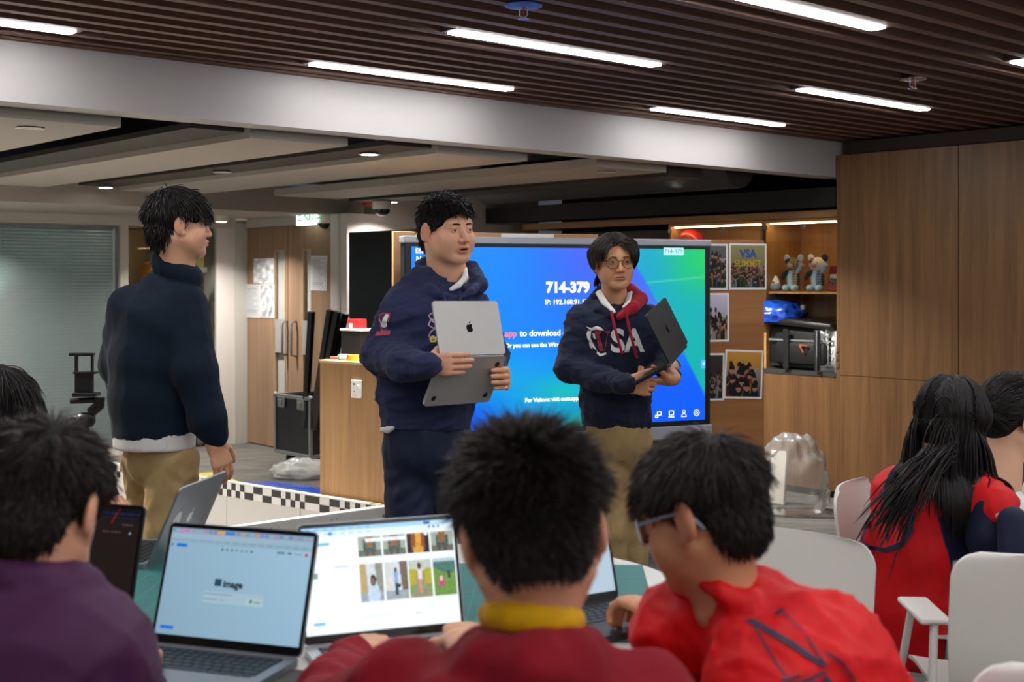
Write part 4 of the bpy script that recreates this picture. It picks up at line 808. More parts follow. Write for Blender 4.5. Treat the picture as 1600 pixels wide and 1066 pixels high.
def laptop(name, label, M, mbody, fn=None, lean=18, keys=True, w=.312, dp=.221, glow=.9, feet=False, logo=True, mlogo=None, res=(120, 78), group=None, fold=None):
    """local frame: hinge along x at the origin, the base runs to -y, the lid rises and leans back by lean degrees"""
    t = thing(name, label, 'laptop', (0, 0, 0), 0, group); t.matrix_world = M
    b = G().prism(rrect(w, dp, .012), Matrix.Translation((0, -dp/2, 0)), .0125).obj('base', mbody, t, smooth=30)
    G().prism(rrect(w*.86, dp*.46, .004), Matrix.Translation((0, -.018-dp*.23, .0125)), .0003).obj('keyboard_well', M_bez, t)
    if keys:
        rows = [14, 14, 14, 13, 12, 8]; kw = w*.84
        for r_, n in enumerate(rows):
            y = -.026-r_*.0182; p = kw/n; ws = [p]*n
            if r_ == 5: ws = [kw*.075]*3+[kw*.09, kw*.34, kw*.09]+[kw*.085]*3
            if r_ == 4: ws = [p*1.5]+[p*.9]*10+[p*1.5]
            x = -sum(ws)/2
            for q in ws:
                o = link('key', key(q-.0028), None, b); o.location = (x+q/2, y-.004, .0126); x += q
    else:
        g = G()
        for r_ in range(6):
            for c in range(14): g.bx(-w*.42+c*w*.06+.0012, -w*.42+(c+1)*w*.06-.0012, -.0375-r_*.0182, -.0225-r_*.0182, .0126, .0138)
        g.obj('keyboard', M_key, b, kind='stuff')
    G().prism(rrect(w*.42, dp*.36, .005), Matrix.Translation((0, -dp*.80, .0125)), .0002).obj('trackpad', mbody, t, smooth=30)
    if feet:
        for x in (-1, 1):
            for y in (.03, dp-.03): G().lathe([(.010, 0), (.009, -.0016)], (x*(w/2-.03), -y, 0), 16).obj('rubber_foot', M_plasb, t, smooth=50)
    L = Matrix.Translation((0, .002, .012)) @ Matrix.Rotation(math.radians(-lean), 4, 'X')   # lid frame: x right, z up, -y faces the user
    Q = L @ frame((0, 0, dp/2), (1, 0, 0), (0, 0, 1), (0, -1, 0))
    l = G().prism(rrect(w, dp, .011), Q @ Matrix.Translation((0, 0, -.0055)), .0055).obj('lid', mbody, t, smooth=30)
    G().prism(rrect(w-.003, dp-.003, .010), Q, .0006).obj('bezel', M_bez, l, smooth=30)
    if fn is not None: picture('display', w-.014, dp-.026, res[0], res[1], fn, L @ Matrix.Translation((0, -.0008, dp/2+.004)), vcol('laptop_glow_%d' % int(glow*100), .25, glow), l)
    if logo:
        s = .034; Ql = L @ frame((0, .0056, dp/2), (-1, 0, 0), (0, 0, 1), (0, 1, 0)); g = G(); g.prism([(x*s, y*s) for x, y in LOGO], Ql, .0004); g.prism([(x*s, y*s) for x, y in LEAF], Ql, .0004)
        g.obj('fruit_emblem', mlogo or mat('logo_mirror', '#0b0c0e', .12), l)
    return t, L, l, dp, w
def at(hl, yaw, z=TZ+.004): return Matrix.Translation((hl[0], hl[1], z)) @ Matrix.Rotation(yaw, 4, 'Z')
def page(u, v, base=(.80, .89, .97), blur=0):
    y = 1-v; c = np.tile(np.array(base), (len(u), 1))
    def R_(x0, x1, y0, y1, col, k=1.0): m = (u > x0) & (u < x1) & (y > y0) & (y < y1); c[m] = c[m]*(1-k)+np.array(col)*k
    return c, y, R_
def scr_image(u, v):
    c, y, R_ = page(u, v, (.60, .74, .83)); c *= (1+.10*(u-.5)+.05*(v-.5))[:, None]
    R_(0, 1, 0, .055, (.55, .66, .74)); R_(0, 1, .055, .095, (.63, .74, .82)); R_(0, 1, .095, .14, (.58, .71, .79))
    rr = np.random.default_rng(4)
    for i in range(30): x = i/30; R_(x, x+.022, .012, .045, [(.85, .5, .75), (.9, .6, .3), (.3, .55, .8), (.55, .45, .8), (.4, .65, .7), (.65, .72, .78)][rr.integers(6)], .65)
    R_(.06, .13, .01, .045, (.86, .5, .75), .8); R_(.33, .38, .012, .045, (.95, .65, .2)); R_(.39, .45, .012, .045, (.2, .5, .9))
    for i in range(16): x = .03+i*.06; R_(x, x+.035, .108, .125, (.45, .52, .6), .45 if i > 5 else .25)
    R_(.05, .125, .15, .185, (.06, .45, .88)); R_(.015, .025, .155, .178, (.3, .35, .4), .6)
    for i in range(7): x = .375+i*.034; R_(x, x+.013, .168, .19, (.12, .15, .2), .75 if i in (0, 2, 6) else .35)
    R_(.76, .82, .165, .185, (.2, .25, .3), .5); R_(.84, .86, .165, .185, (.2, .25, .3), .6); R_(.88, .94, .168, .182, (.3, .35, .4), .35); R_(.955, .972, .16, .19, (.85, .1, .2))
    R_(.30, .72, .565, .685, (.66, .77, .84)); R_(.30, .50, .59, .605, (.42, .5, .56), .55); R_(.30, .40, .64, .655, (.42, .5, .56), .5); R_(.42, .45, .64, .655, (.42, .5, .56), .3)
    R_(.60, .71, .61, .67, (.70, .82, .84)); R_(.625, .645, .62, .655, (.1, .42, .42), .8); R_(.655, .70, .63, .65, (.4, .5, .55), .5)
    R_(.03, .125, .915, .95, (.06, .45, .88)); R_(.03, .08, .965, .975, (.4, .48, .55), .5)
    return c
def thumb(kind, a, b_, rr):
    """small picture: a, b_ in 0..1 (b_ upwards)"""
    n = len(a); c = np.zeros((n, 3))
    if kind == 'robot':
        c[:] = (.62, .66, .60); c[b_ < .3] = (.40, .42, .36); m = (abs(a-.5) < .28) & (b_ > .22) & (b_ < .8); c[m] = (.22, .36, .36); m = (abs(a-.5) < .16) & (b_ > .45); c[m] = (.55, .36, .2)
        m = (abs(abs(a-.5)-.14) < .06) & (b_ < .35); c[m] = (.35, .3, .24)
    elif kind == 'knight':
        c[:] = (.13, .12, .12); m = (abs(a-.5) < .3) & (b_ > .1); c[m] = (.55, .30, .12); m = (abs(a-.5) < .12); c[m] = (.85, .6, .2); m = (abs(abs(a-.5)-.15) < .08) & (b_ < .3); c[m] = (.8, .62, .3)
    elif kind in ('street', 'walk'):
        c[:] = (.80, .84, .86); m = (a < .35-.1*b_); c[m] = (.72, .62, .42) if kind == 'street' else (.82, .82, .80); m = (a > .65+.1*(1-b_)); c[m] = (.55, .55, .50) if kind == 'street' else (.45, .38, .34); c[b_ < .25] = (.60, .64, .68)
        if kind == 'street': m = ((a-.55)/.27)**2+((b_-.15)/.38)**2 < 1; c[m] = (.74, .83, .90); m = ((a-.55)/.13)**2+((b_-.55)/.15)**2 < 1; c[m] = (.18, .13, .12); m = ((a-.55)/.07)**2+((b_-.52)/.09)**2 < 1; c[m] = (.55, .38, .3)
        else: m = (abs(a-.48) < .09) & (b_ > .42) & (b_ < .72); c[m] = (.5, .66, .84); m = (abs(a-.48) < .07) & (b_ > .12) & (b_ <= .42); c[m] = (.2, .24, .3); m = (abs(a-.48) < .05) & (b_ >= .72) & (b_ < .82); c[m] = (.3, .22, .2); m = (abs(a-.62) < .06) & (abs(b_-.36) < .05); c[m] = (.1, .1, .12)
    elif kind == 'garden':
        c[:] = (.52, .62, .28); c[b_ > .7] = (.74, .78, .74); m = (abs(a-.5) < .4*(1-b_)+.04) & (b_ < .6); c[m] = (.56, .56, .46); m = (b_ > .35) & (b_ < .75) & (abs(a-.5) > .2); c[m] = (.70, .66, .18); m = (abs(a-.48) < .11) & (b_ > .48) & (b_ < .78); c[m] = (.90, .84, .80); m = (abs(a-.48) < .08) & (b_ > .12) & (b_ <= .48); c[m] = (.80, .58, .46); m = ((a-.46)/.08)**2+((b_-.83)/.09)**2 < 1; c[m] = (.2, .14, .14)
    else:
        c[:] = (.42, .58, .28); c[b_ > .78] = (.72, .80, .86); m = (b_ > .55+.3*abs(a-.7)) & (b_ < .9); c[m] = (.30, .46, .42); m = (abs(a-.35) < .12) & (abs(b_-.36) < .12); c[m] = (.75, .3, .5); m = (abs(a-.35) < .06) & (abs(b_-.45) < .06); c[m] = (.9, .8, .75); m = (abs(a-.7) < .05) & (abs(b_-.55) < .1); c[m] = (.2, .2, .25)
    return np.clip(c+rr.normal(0, .045, (n, 1)), 0, 1)
def scr_gallery(u, v):
    c, y, R_ = page(u, v, (.94, .98, 1.0)); rr = np.random.default_rng(6)
    R_(0, 1, 0, .04, (.62, .82, .97)); R_(0, 1, .04, .10, (.88, .95, 1.0))
    for i in range(8): R_(.03+i*.055, .055+i*.055, .014, .03, (.3, .5, .75), .4); R_(.03+i*.055, .06+i*.055, .055, .075, (.6, .75, .9), .5)
    R_(.17, .195, .05, .078, (.2, .45, .85), .8); R_(.80, .84, .004, .034, (.1, .3, .8)); R_(.85, .95, .01, .03, (.75, .9, 1))
    for i in range(3): R_(.83+i*.03, .846+i*.03, .05, .075, (.3, .3, .8), .7)
    R_(.09, .175, .145, .172, (.45, .74, .92)); R_(.055, .065, .15, .17, (.3, .3, .5), .6); R_(.20, .29, .375, .392, (.75, .8, .85), .7); R_(.055, .09, .43, .48, (.55, .62, .58)); R_(.05, .12, .885, .912, (.45, .74, .92)); R_(.06, .10, .93, .94, (.6, .7, .8), .6)
    for k, (kind, x) in enumerate((('robot', .36), ('robot', .52), ('knight', .68), ('robot', .84))):
        m = (u > x) & (u < x+.15) & (y > .115) & (y < .31); a = (u[m]-x)/.15; b_ = 1-(y[m]-.0)/.31; c[m] = thumb(kind, a, b_*1.5, rr)
    R_(.41, .675, .13, .17, (.97, .98, 1.0)); R_(.80, .82, .115, .14, (.9, .95, 1))
    for i in range(5): R_(.43+i*.045, .44+i*.045, .145, .157, (.45, .5, .55), .5)
    for k, (kind, x) in enumerate((('street', .36), ('walk', .52), ('garden', .68), ('hill', .84))):
        m = (u > x) & (u < x+.15) & (y > .37) & (y < .735); c[m] = thumb(kind, (u[m]-x)/.15, 1-(y[m]-.37)/.365, rr)
    R_(.36, .56, .865, .875, (.75, .8, .85), .6); R_(.66, .78, .83, .93, (.99, 1, 1)); R_(.70, .75, .875, .887, (.6, .65, .7), .6)
    return c
def scr_dark(u, v):
    c, y, R_ = page(u, v, (.10, .055, .04)); rr = np.random.default_rng(9)
    R_(0, 1, 0, .11, (.02, .02, .05))
    for i in range(26): x = .5+i*.019; R_(x, x+.014, .035, .06, (.12, .12, .32), .8); R_(x, x+.012, .085, .10, (.3, .28, .3), .5)
    m = abs((u-.80)+(y-.08)*.35) < .004; c[m & (y < .15)] = (.55, .06, .05)
    for x in (.86, .90): R_(x, x+.05, .15, .165, (.4, .38, .36), .6)
    for i in range(5): R_(.72+i*.03, .74+i*.03, .235, .25, (.5, .46, .44), .6)
    R_(.925, .945, .225, .26, (.5, .7, .8), .8); R_(.50, .60, .50, .535, (.5, .5, .55), .8); R_(.46, .60, .625, .635, (.4, .36, .34), .6); R_(.60, .625, .68, .73, (.45, .58, .68)); R_(.66, .75, .70, .82, (.58, .66, .72)); R_(.68, .72, .755, .765, (.3, .35, .4), .8); R_(.40, .54, .72, .73, (.4, .36, .34), .6)
    return c
def scr_plain(u, v):
    c, y, R_ = page(u, v, (.78, .87, .94)); R_(0, 1, 0, .04, (.86, .90, .80)); R_(.8, 1, .0, .04, (.90, .92, .70)); R_(.93, .95, .065, .09, (.1, .15, .2), .8); R_(.88, .97, .115, .13, (.5, .55, .6), .4); R_(.94, .955, .15, .175, (.8, .5, .6), .6); R_(.4, .6, .5, .52, (.4, .45, .5), .5)
    return c
# laptop with the word page, in front of the student in purple
hm = Vector((-.5235, 2.32)); yw = math.atan2(-.10, .299)
l1, L, lid, dp, w = laptop('laptop', 'open grey laptop with a pale blue page, in front of the student in purple', at(hm, yw), M_grey, scr_image, 18, True, glow=.68, res=(160, 100), group='laptops on the table')
text('image', .0175, L @ frame((-.022, -.0016, dp/2+.0005+.004), (1, 0, 0), (0, 0, 1), (0, -1, 0)), mat('page_ink', '#23384d', .6), lid, 'LEFT', .0001, .0007)
G().prism([(-.040, -.006), (-.026, -.006), (-.026, .007), (-.040, .007)], L @ frame((0, -.0014, dp/2+.006), (1, 0, 0), (0, 0, 1), (0, -1, 0)), .0001).obj('page_icon', mat('page_icon', '#1f6b96', .5), lid)
t = thing('laptop_sleeve', 'flat dark grey sleeve under the right edge of the pale blue laptop', 'sleeve', (-.36, 2.10, TZ+.0005), yw+.05); G().prism(rrect(.16, .27, .02), Matrix.Identity(4), .0032).obj('sleeve', mat('sleeve_grey', '#4c4946', .8), t, smooth=40)
hm = Vector((-.235, 2.393)); yw = math.atan2(.076, .202)
laptop('laptop', 'open silver laptop showing a gallery of pictures, in front of the dark red hoodie', at(hm, yw), M_silver, scr_gallery, 16, True, glow=.86, res=(240, 150), group='laptops on the table')
hm = Vector((.098, 2.617)); yw = math.atan2(.074, .119)
laptop('laptop', 'open dark laptop with a plain page, typed on by the student with blue glasses', at(hm, yw), M_dark, scr_plain, 15, True, glow=.62, w=.304, group='laptops on the table')
laptop('laptop', 'open dark laptop with a black page, partly behind the head of the student in purple', at(Vector((-.905, 2.58)), math.atan2(-.10, .295)), M_dark, scr_dark, 14, True, glow=.7, group='laptops on the table')
# laptop turned away, lid back toward the right
M5 = Matrix.Translation((-.815, 3.06, TZ+.004)) @ Matrix.Rotation(math.radians(-82)+PI, 4, 'Z')
def at5(): 
    y = Vector((.985, -.17, 0)).normalized(); x = Vector((y.y, -y.x, 0)); return frame((-.838, 3.15, TZ+.004), x, y, (0, 0, 1))
t5, L5, lid5, dp, w = laptop('laptop', 'open laptop seen from behind with stickers on its lid, before the student seen from behind', at5(), M_grey, scr_plain, 24, True, w=.28, dp=.20, glow=.5, mlogo=mat('logo_white', '#dfe2e4', .3), group='laptops on the table')
g = G(); Q = L5 @ frame((0.055, .0057, .118), (-1, 0, 0), (0, 0, 1), (0, 1, 0)); g.prism([(.03*math.cos(a), .034*math.sin(a)) for a in np.linspace(0, 2*PI, 24, endpoint=False)], Q, .0003); g.obj('sticker', mat('sticker_mauve', '#8f8490', .4), lid5)
g = G(); Q = L5 @ frame((0.082, .0060, .10), (-1, 0, 0), (0, 0, 1), (0, 1, 0)); g.prism([(.022*math.cos(a), .030*math.sin(a)) for a in np.linspace(0, 2*PI, 20, endpoint=False)], Q, .0003); g.obj('sticker', mat('sticker_white', '#e4e2e2', .4), lid5)
# ================================================================== PEOPLE: signed-distance modelling, one continuous skin per person
def V3(*a): return np.array(a if len(a) > 1 else a[0], float)
def unit(v): v = np.asarray(v, float); return v/np.linalg.norm(v)
class SDF:
    def __init__(s, h): s.h = h; s.ops = []
    def cap(s, p0, p1, r0, r1=None, side=None, k=.01, sub=False, wr=None):
        """tapered capsule; radii may be (along side, across) pairs; wr = (amplitude, folds, seed) rings it with folds"""
        r1 = r0 if r1 is None else r1; f = lambda r: tuple(r) if isinstance(r, (tuple, list)) else (r, r)
        s.ops.append(('cap', V3(p0), V3(p1), f(r0), f(r1), None if side is None else unit(side), k, sub, wr)); return s
    def chain(s, pts, rs, side=None, k=.01, wr=None):
        for i in range(len(pts)-1): s.cap(pts[i], pts[i+1], rs[i], rs[i+1], side, k, False, wr)
        return s
    def ell(s, c, r, Rm=None, k=.01, sub=False): s.ops.append(('ell', V3(c), V3(r), np.eye(3) if Rm is None else np.asarray(Rm), k, sub)); return s
    def cut(s, p, n, k=.004): s.ops.append(('cut', V3(p), unit(n), k)); return s
    def mesh(s, lo=None, hi=None):
        L, H = [], []
        for o in s.ops:
            if o[0] == 'cap' and not o[7]: m = max(o[3]+o[4])+s.h*2; L.append(np.minimum(o[1], o[2])-m); H.append(np.maximum(o[1], o[2])+m)
            if o[0] == 'ell' and not o[5]: m = max(o[2])+s.h*2; L.append(o[1]-m); H.append(o[1]+m)
        lo = np.min(L, 0) if lo is None else V3(lo); hi = np.max(H, 0) if hi is None else V3(hi); h = s.h
        n = np.ceil((hi-lo)/h).astype(int)+2; ax = [(lo[i]+np.arange(n[i])*h).astype(np.float32) for i in range(3)]
        D = np.full(n, .06, np.float32)
        for o in s.ops:
            if o[0] == 'cut':
                d = ((ax[0]-o[1][0])*o[2][0])[:, None, None]+((ax[1]-o[1][1])*o[2][1])[None, :, None]+((ax[2]-o[1][2])*o[2][2])[None, None, :]
                k = o[3]; hh = np.clip(.5-.5*(d-D)/k, 0, 1) if False else None; D = np.maximum(D, d.astype(np.float32)); continue
            k = o[6] if o[0] == 'cap' else o[4]; sub = o[7] if o[0] == 'cap' else o[5]
            if o[0] == 'cap': m = max(o[3]+o[4])+k*1.2+h*2; b0 = np.minimum(o[1], o[2])-m; b1 = np.maximum(o[1], o[2])+m
            else: m = max(o[2])+k*1.2+h*2; b0 = o[1]-m; b1 = o[1]+m
            i0 = np.clip(np.floor((b0-lo)/h).astype(int), 0, n); i1 = np.clip(np.ceil((b1-lo)/h).astype(int)+1, 0, n)
            if np.any(i1 <= i0): continue
            x = ax[0][i0[0]:i1[0]][:, None, None]; y = ax[1][i0[1]:i1[1]][None, :, None]; z = ax[2][i0[2]:i1[2]][None, None, :]
            if o[0] == 'cap':
                p0, p1, r0, r1, side = o[1:6]; dv = p1-p0; Ln = max(np.linalg.norm(dv), 1e-6); a = dv/Ln
                qx, qy, qz = x-p0[0], y-p0[1], z-p0[2]; t = qx*a[0]+qy*a[1]+qz*a[2]; tc = np.clip(t, 0, Ln); u = tc/Ln
                if side is None and r0[0] == r0[1] and r1[0] == r1[1] and o[8] is None:
                    d = np.sqrt((qx-tc*a[0])**2+(qy-tc*a[1])**2+(qz-tc*a[2])**2)-(r0[0]+(r1[0]-r0[0])*u)
                else:
                    sd = side if side is not None else (np.array([1., 0, 0]) if abs(a[0]) < .8 else np.array([0, 1., 0])); sd = unit(sd-a*np.dot(sd, a)); fd = np.cross(a, sd)
                    qs = qx*sd[0]+qy*sd[1]+qz*sd[2]; qf = qx*fd[0]+qy*fd[1]+qz*fd[2]; qa = t-tc
                    A = r0[0]+(r1[0]-r0[0])*u; B = r0[1]+(r1[1]-r0[1])*u
                    if o[8] is not None:
                        am, nf, ph = o[8][:3]; th = np.arctan2(qf/B, qs/A); w = (np.abs(np.sin(PI*nf*(u+.22*np.sin(th+ph)+.08*np.sin(2*th+1.7*ph))+ph))**1.6-.45)*(.45+.55*np.sin(th*2+ph*2.3+u*5)); w = w*am*np.clip(np.minimum(u, 1-u)*6, .15, 1); A = A+w; B = B+w
                    C = np.minimum(A, B); k0 = np.sqrt((qs/A)**2+(qf/B)**2+(qa/C)**2); k1 = np.sqrt((qs/A**2)**2+(qf/B**2)**2+(qa/C**2)**2); d = k0*(k0-1)/np.maximum(k1, 1e-6)
            else:
                c, r, Rm = o[1:4]; q = [x-c[0], y-c[1], z-c[2]]; l = [q[0]*Rm[0, j]+q[1]*Rm[1, j]+q[2]*Rm[2, j] for j in range(3)]
                k0 = np.sqrt(sum((l[j]/r[j])**2 for j in range(3))); k1 = np.sqrt(sum((l[j]/r[j]**2)**2 for j in range(3))); d = k0*(k0-1)/np.maximum(k1, 1e-6)
            S = D[i0[0]:i1[0], i0[1]:i1[1], i0[2]:i1[2]]
            if sub: e = np.maximum(k-np.abs(S+d), 0)/k; S[...] = np.maximum(S, -d)+e*e*k*.25
            else: e = np.maximum(k-np.abs(S-d), 0)/k; S[...] = np.minimum(S, d)-e*e*k*.25
        return nets(D, lo, h)
def nets(D, lo, h):
    """surface nets"""
    I = D < 0; c = I[:-1, :-1, :-1].astype(np.int8)
    cnt = np.zeros(tuple(x-1 for x in D.shape), np.int8); sh = [(a, b, c_) for a in (0, 1) for b in (0, 1) for c_ in (0, 1)]
    sl = lambda A, o: A[o[0]:A.shape[0]-1+o[0], o[1]:A.shape[1]-1+o[1], o[2]:A.shape[2]-1+o[2]]
    for o in sh: cnt += sl(I, o)
    act = (cnt > 0) & (cnt < 8); ijk = np.argwhere(act); idx = np.full(act.shape, -1, np.int32); idx[act] = np.arange(len(ijk))
    P_ = np.zeros((len(ijk), 3)); Wt = np.zeros(len(ijk)); i, j, k = ijk.T
    val = {o: D[i+o[0], j+o[1], k+o[2]] for o in sh}
    for a in sh:
        for ax in range(3):
            if a[ax] == 0:
                b = list(a); b[ax] = 1; b = tuple(b); va, vb = val[a], val[b]; m = (va < 0) != (vb < 0); t = np.where(m, va/np.where(m, va-vb, 1), 0)
                p = np.zeros((len(ijk), 3)); p += np.array(a); p[:, ax] += t; P_ += p*m[:, None]; Wt += m
    V = lo+(ijk+P_/Wt[:, None])*h; Fs = []
    for ax in range(3):
        o1, o2 = (ax+1) % 3, (ax+2) % 3; A = np.take(I, range(0, I.shape[ax]-1), ax); B = np.take(I, range(1, I.shape[ax]), ax); e = np.argwhere(A != B)
        e = e[(e[:, o1] > 0) & (e[:, o2] > 0) & (e[:, o1] < act.shape[o1]) & (e[:, o2] < act.shape[o2])]
        if not len(e): continue
        s = A[tuple(e.T)]; q = []
        for d1, d2 in ((1, 1), (0, 1), (0, 0), (1, 0)):
            f = e.copy(); f[:, o1] -= d1; f[:, o2] -= d2; q.append(idx[tuple(f.T)])
        q = np.stack(q, 1); q[~s] = q[~s][:, ::-1]; Fs.append(q)
    Fq = np.concatenate(Fs); Fq = Fq[(Fq >= 0).all(1)]
    return V, Fq
def vnormals(V, Fq):
    n = np.cross(V[Fq[:, 2]]-V[Fq[:, 0]], V[Fq[:, 3]]-V[Fq[:, 1]]); N_ = np.zeros_like(V)
    for c in range(4): np.add.at(N_, Fq[:, c], n)
    return N_/np.maximum(np.linalg.norm(N_, axis=1, keepdims=True), 1e-9)
def relax(V, Fq, it=1, lam=.5):
    E = np.concatenate([Fq[:, [0, 1]], Fq[:, [1, 2]], Fq[:, [2, 3]], Fq[:, [3, 0]]]); 
    for _ in range(it):
        S = np.zeros_like(V); c = np.zeros(len(V)); np.add.at(S, E[:, 0], V[E[:, 1]]); np.add.at(c, E[:, 0], 1); np.add.at(S, E[:, 1], V[E[:, 0]]); np.add.at(c, E[:, 1], 1); V = V+lam*(S/c[:, None]-V)
    return V
def folds(V, Fq, amp, seed, freq=(9, 9, 4), n=7, mask=None):
    """drape-like relief along the normals"""
    r = np.random.default_rng(seed); N_ = vnormals(V, Fq); d = np.zeros(len(V))
    for i in range(n):
        w = r.normal(size=3)*np.array(freq)*(1+.35*i); x = V @ w+r.uniform(0, 6); x = x+1.3*np.sin(V @ (r.normal(size=3)*5)+r.uniform(0, 6)); d += (1-np.abs(np.sin(x)))**2.2/(1+.4*i)
    d = d/d.max()-.35
    if mask is not None: d = d*mask
    return V+N_*(d*amp)[:, None]
# ---------- materials
def skinmat(name, base, lip, rough=.48):
    m, nt, b = newmat(name); a = N(nt, 'ShaderNodeAttribute', attribute_name='tint'); s = N(nt, 'ShaderNodeSeparateColor'); nt.links.new(a.outputs['Color'], s.inputs[0])
    x = N(nt, 'ShaderNodeMix', data_type='RGBA'); x.inputs[6].default_value = (*lin(base), 1); x.inputs[7].default_value = (*lin(lip), 1); nt.links.new(s.outputs[0], x.inputs[0])
    x2 = N(nt, 'ShaderNodeMix', data_type='RGBA'); x2.inputs[7].default_value = (*lin('#1d0c0a'), 1); nt.links.new(x.outputs[2], x2.inputs[6]); nt.links.new(s.outputs[1], x2.inputs[0])
    x3 = N(nt, 'ShaderNodeMix', data_type='RGBA'); x3.inputs[7].default_value = (*lin('#c9705a'), 1); nt.links.new(x2.outputs[2], x3.inputs[6]); nt.links.new(s.outputs[2], x3.inputs[0])
    nt.links.new(x3.outputs[2], b.inputs['Base Color']); b.inputs['Roughness'].default_value = rough; b.inputs['Specular IOR Level'].default_value = .35
    b.inputs['Subsurface Weight'].default_value = .12; b.inputs['Subsurface Radius'].default_value = (.012, .005, .003); b.inputs['Subsurface Scale'].default_value = .6
    MATS[name] = m; return m
def cloth(name, col, rough=.85, sheen=.04, bump=.25, sc=420):
    m, nt, b = newmat(name); tc = N(nt, 'ShaderNodeTexCoord'); n = N(nt, 'ShaderNodeTexNoise', i_Scale=sc, i_Detail=2.0); nt.links.new(tc.outputs['Object'], n.inputs[0])
    n3 = N(nt, 'ShaderNodeTexNoise', i_Scale=14.0, i_Detail=3.0); nt.links.new(tc.outputs['Object'], n3.inputs[0])
    mr = N(nt, 'ShaderNodeMapRange', i_To_Min=.88, i_To_Max=1.12); nt.links.new(n3.outputs['Fac'], mr.inputs['Value']); mx = N(nt, 'ShaderNodeMix', data_type='RGBA', blend_type='MULTIPLY'); mx.inputs[0].default_value = 1; mx.inputs[6].default_value = (*lin(col), 1); nt.links.new(mr.outputs[0], mx.inputs[7]); nt.links.new(mx.outputs[2], b.inputs['Base Color'])
    bp = N(nt, 'ShaderNodeBump', i_Strength=bump, i_Distance=.002); nt.links.new(n.outputs['Fac'], bp.inputs['Height']); nt.links.new(bp.outputs[0], b.inputs['Normal'])
    b.inputs['Roughness'].default_value = rough; b.inputs['Sheen Weight'].default_value = sheen; b.inputs['Specular IOR Level'].default_value = .25; MATS[name] = m; return m
M_skin = skinmat('skin_warm', '#dba585', '#bb6a58'); M_skin2 = skinmat('skin_tan', '#c9926c', '#a86250'); M_skin3 = skinmat('skin_light', '#e2b193', '#c0756a')
M_hair = mat('hair_black', '#0d0a09', .44, spec=.32); M_hairb = mat('hair_dark_brown', '#17110d', .45, spec=.35); 
def hairmat(m, c1):
    nt = m.node_tree; b = nt.nodes['Principled BSDF']; a = N(nt, 'ShaderNodeAttribute', attribute_name='tint'); sp = N(nt, 'ShaderNodeSeparateColor'); nt.links.new(a.outputs['Color'], sp.inputs[0]); x = N(nt, 'ShaderNodeMix', data_type='RGBA'); x.inputs[6].default_value = b.inputs['Base Color'].default_value[:]; x.inputs[7].default_value = (*lin(c1), 1); nt.links.new(sp.outputs[0], x.inputs[0]); nt.links.new(x.outputs[2], b.inputs['Base Color'])
hairmat(M_hair, '#241c18'); hairmat(M_hairb, '#37291f')
M_scalp = mat('hair_under', '#0a0807', .75, spec=.2)
M_eyew = mat('eye_white', '#aea69e', .3); M_iris = mat('eye_iris', '#1a0f0a', .15); M_brow = mat('brow_hair', '#16100d', .7)
# ---------- head in its own frame: eyes at z 0, x to the person's right, y forward
def head_sdf(h, fat=1.0, mouth=0.0, face=True, neckv=(0, -.045, -.20), neck_r=.056, ear=1.0, eye_open=.0048):
    s = SDF(h); w = fat
    s.ell((0, -.014, .036), (.0745, .095, .080), k=.02).ell((0, .028, -.028), (.060*w, .060, .085), k=.03).ell((0, -.045, -.01), (.062, .058, .07), k=.03)
    for sx in (-1, 1):
        s.cap((sx*.053*w, .0, -.052), (sx*.022*w, .064, -.096), .022, .018, k=.025)
        if face: s.ell((sx*.041*w, .054, -.033), (.027*w, .027, .027), k=.025).ell((sx*.039*w, .044, -.058), (.022*w, .029, .030), k=.03)
    s.ell((0, .072, -.098), (.022*w, .020, .018), k=.02)
    s.cap((0, -.02, -.06), neckv, (neck_r, neck_r), (neck_r*1.08, neck_r*1.02), side=(1, 0, 0), k=.03)
    if face:
        s.cap((-.036, .068, .020), (.036, .068, .020), .016, .016, k=.018)
        for sx in (-1, 1): s.ell((sx*.032, .096, .001), (.020, .012, .012), k=.014, sub=True)
        for sx in (-1, 1): s.ell((sx*.0315, .0735, .000), (.0165, .0155, .0130), k=.006)
        s.cap((0, .083, .004), (0, .104, -.034), .0078, .0105, k=.012)
        for sx in (-1, 1): s.ell((sx*.0125, .0955, -.038), (.0085, .010, .0075), k=.006).ell((sx*.006, .1045, -.0455), (.0035, .004, .003), k=.003, sub=True)
        for sx in (-1, 1): s.ell((sx*.0325, .0925, -.0015), (.0145, .010, eye_open), k=.002, sub=True)
        op = mouth*.010
        s.ell((0, .083, -.066), (.026, .016, .016), k=.012)
        s.ell((0, .0955, -.0610+op*.3), (.021, .008, .0052), k=.005).ell((0, .0935, -.0715-op*.7), (.0185, .0085, .0062), k=.005)
        s.ell((0, .100, -.0662-op*.2), (.019+.0*op, .010, .0016+op*.55), k=.002, sub=True)
    if ear:
        for sx in (-1, 1):
            Rz = np.array(Matrix.Rotation(sx*.30, 3, 'Z') @ Matrix.Rotation(-.18, 3, 'X'))
            s.ell((sx*.0815, -.016, -.009), (.0085, .021, .034), Rz, k=.006).ell((sx*.0890, -.006, -.005), (.006, .011, .020), Rz, k=.004, sub=True).ell((sx*.076, -.004, -.038), (.007, .010, .011), k=.006)
    return s
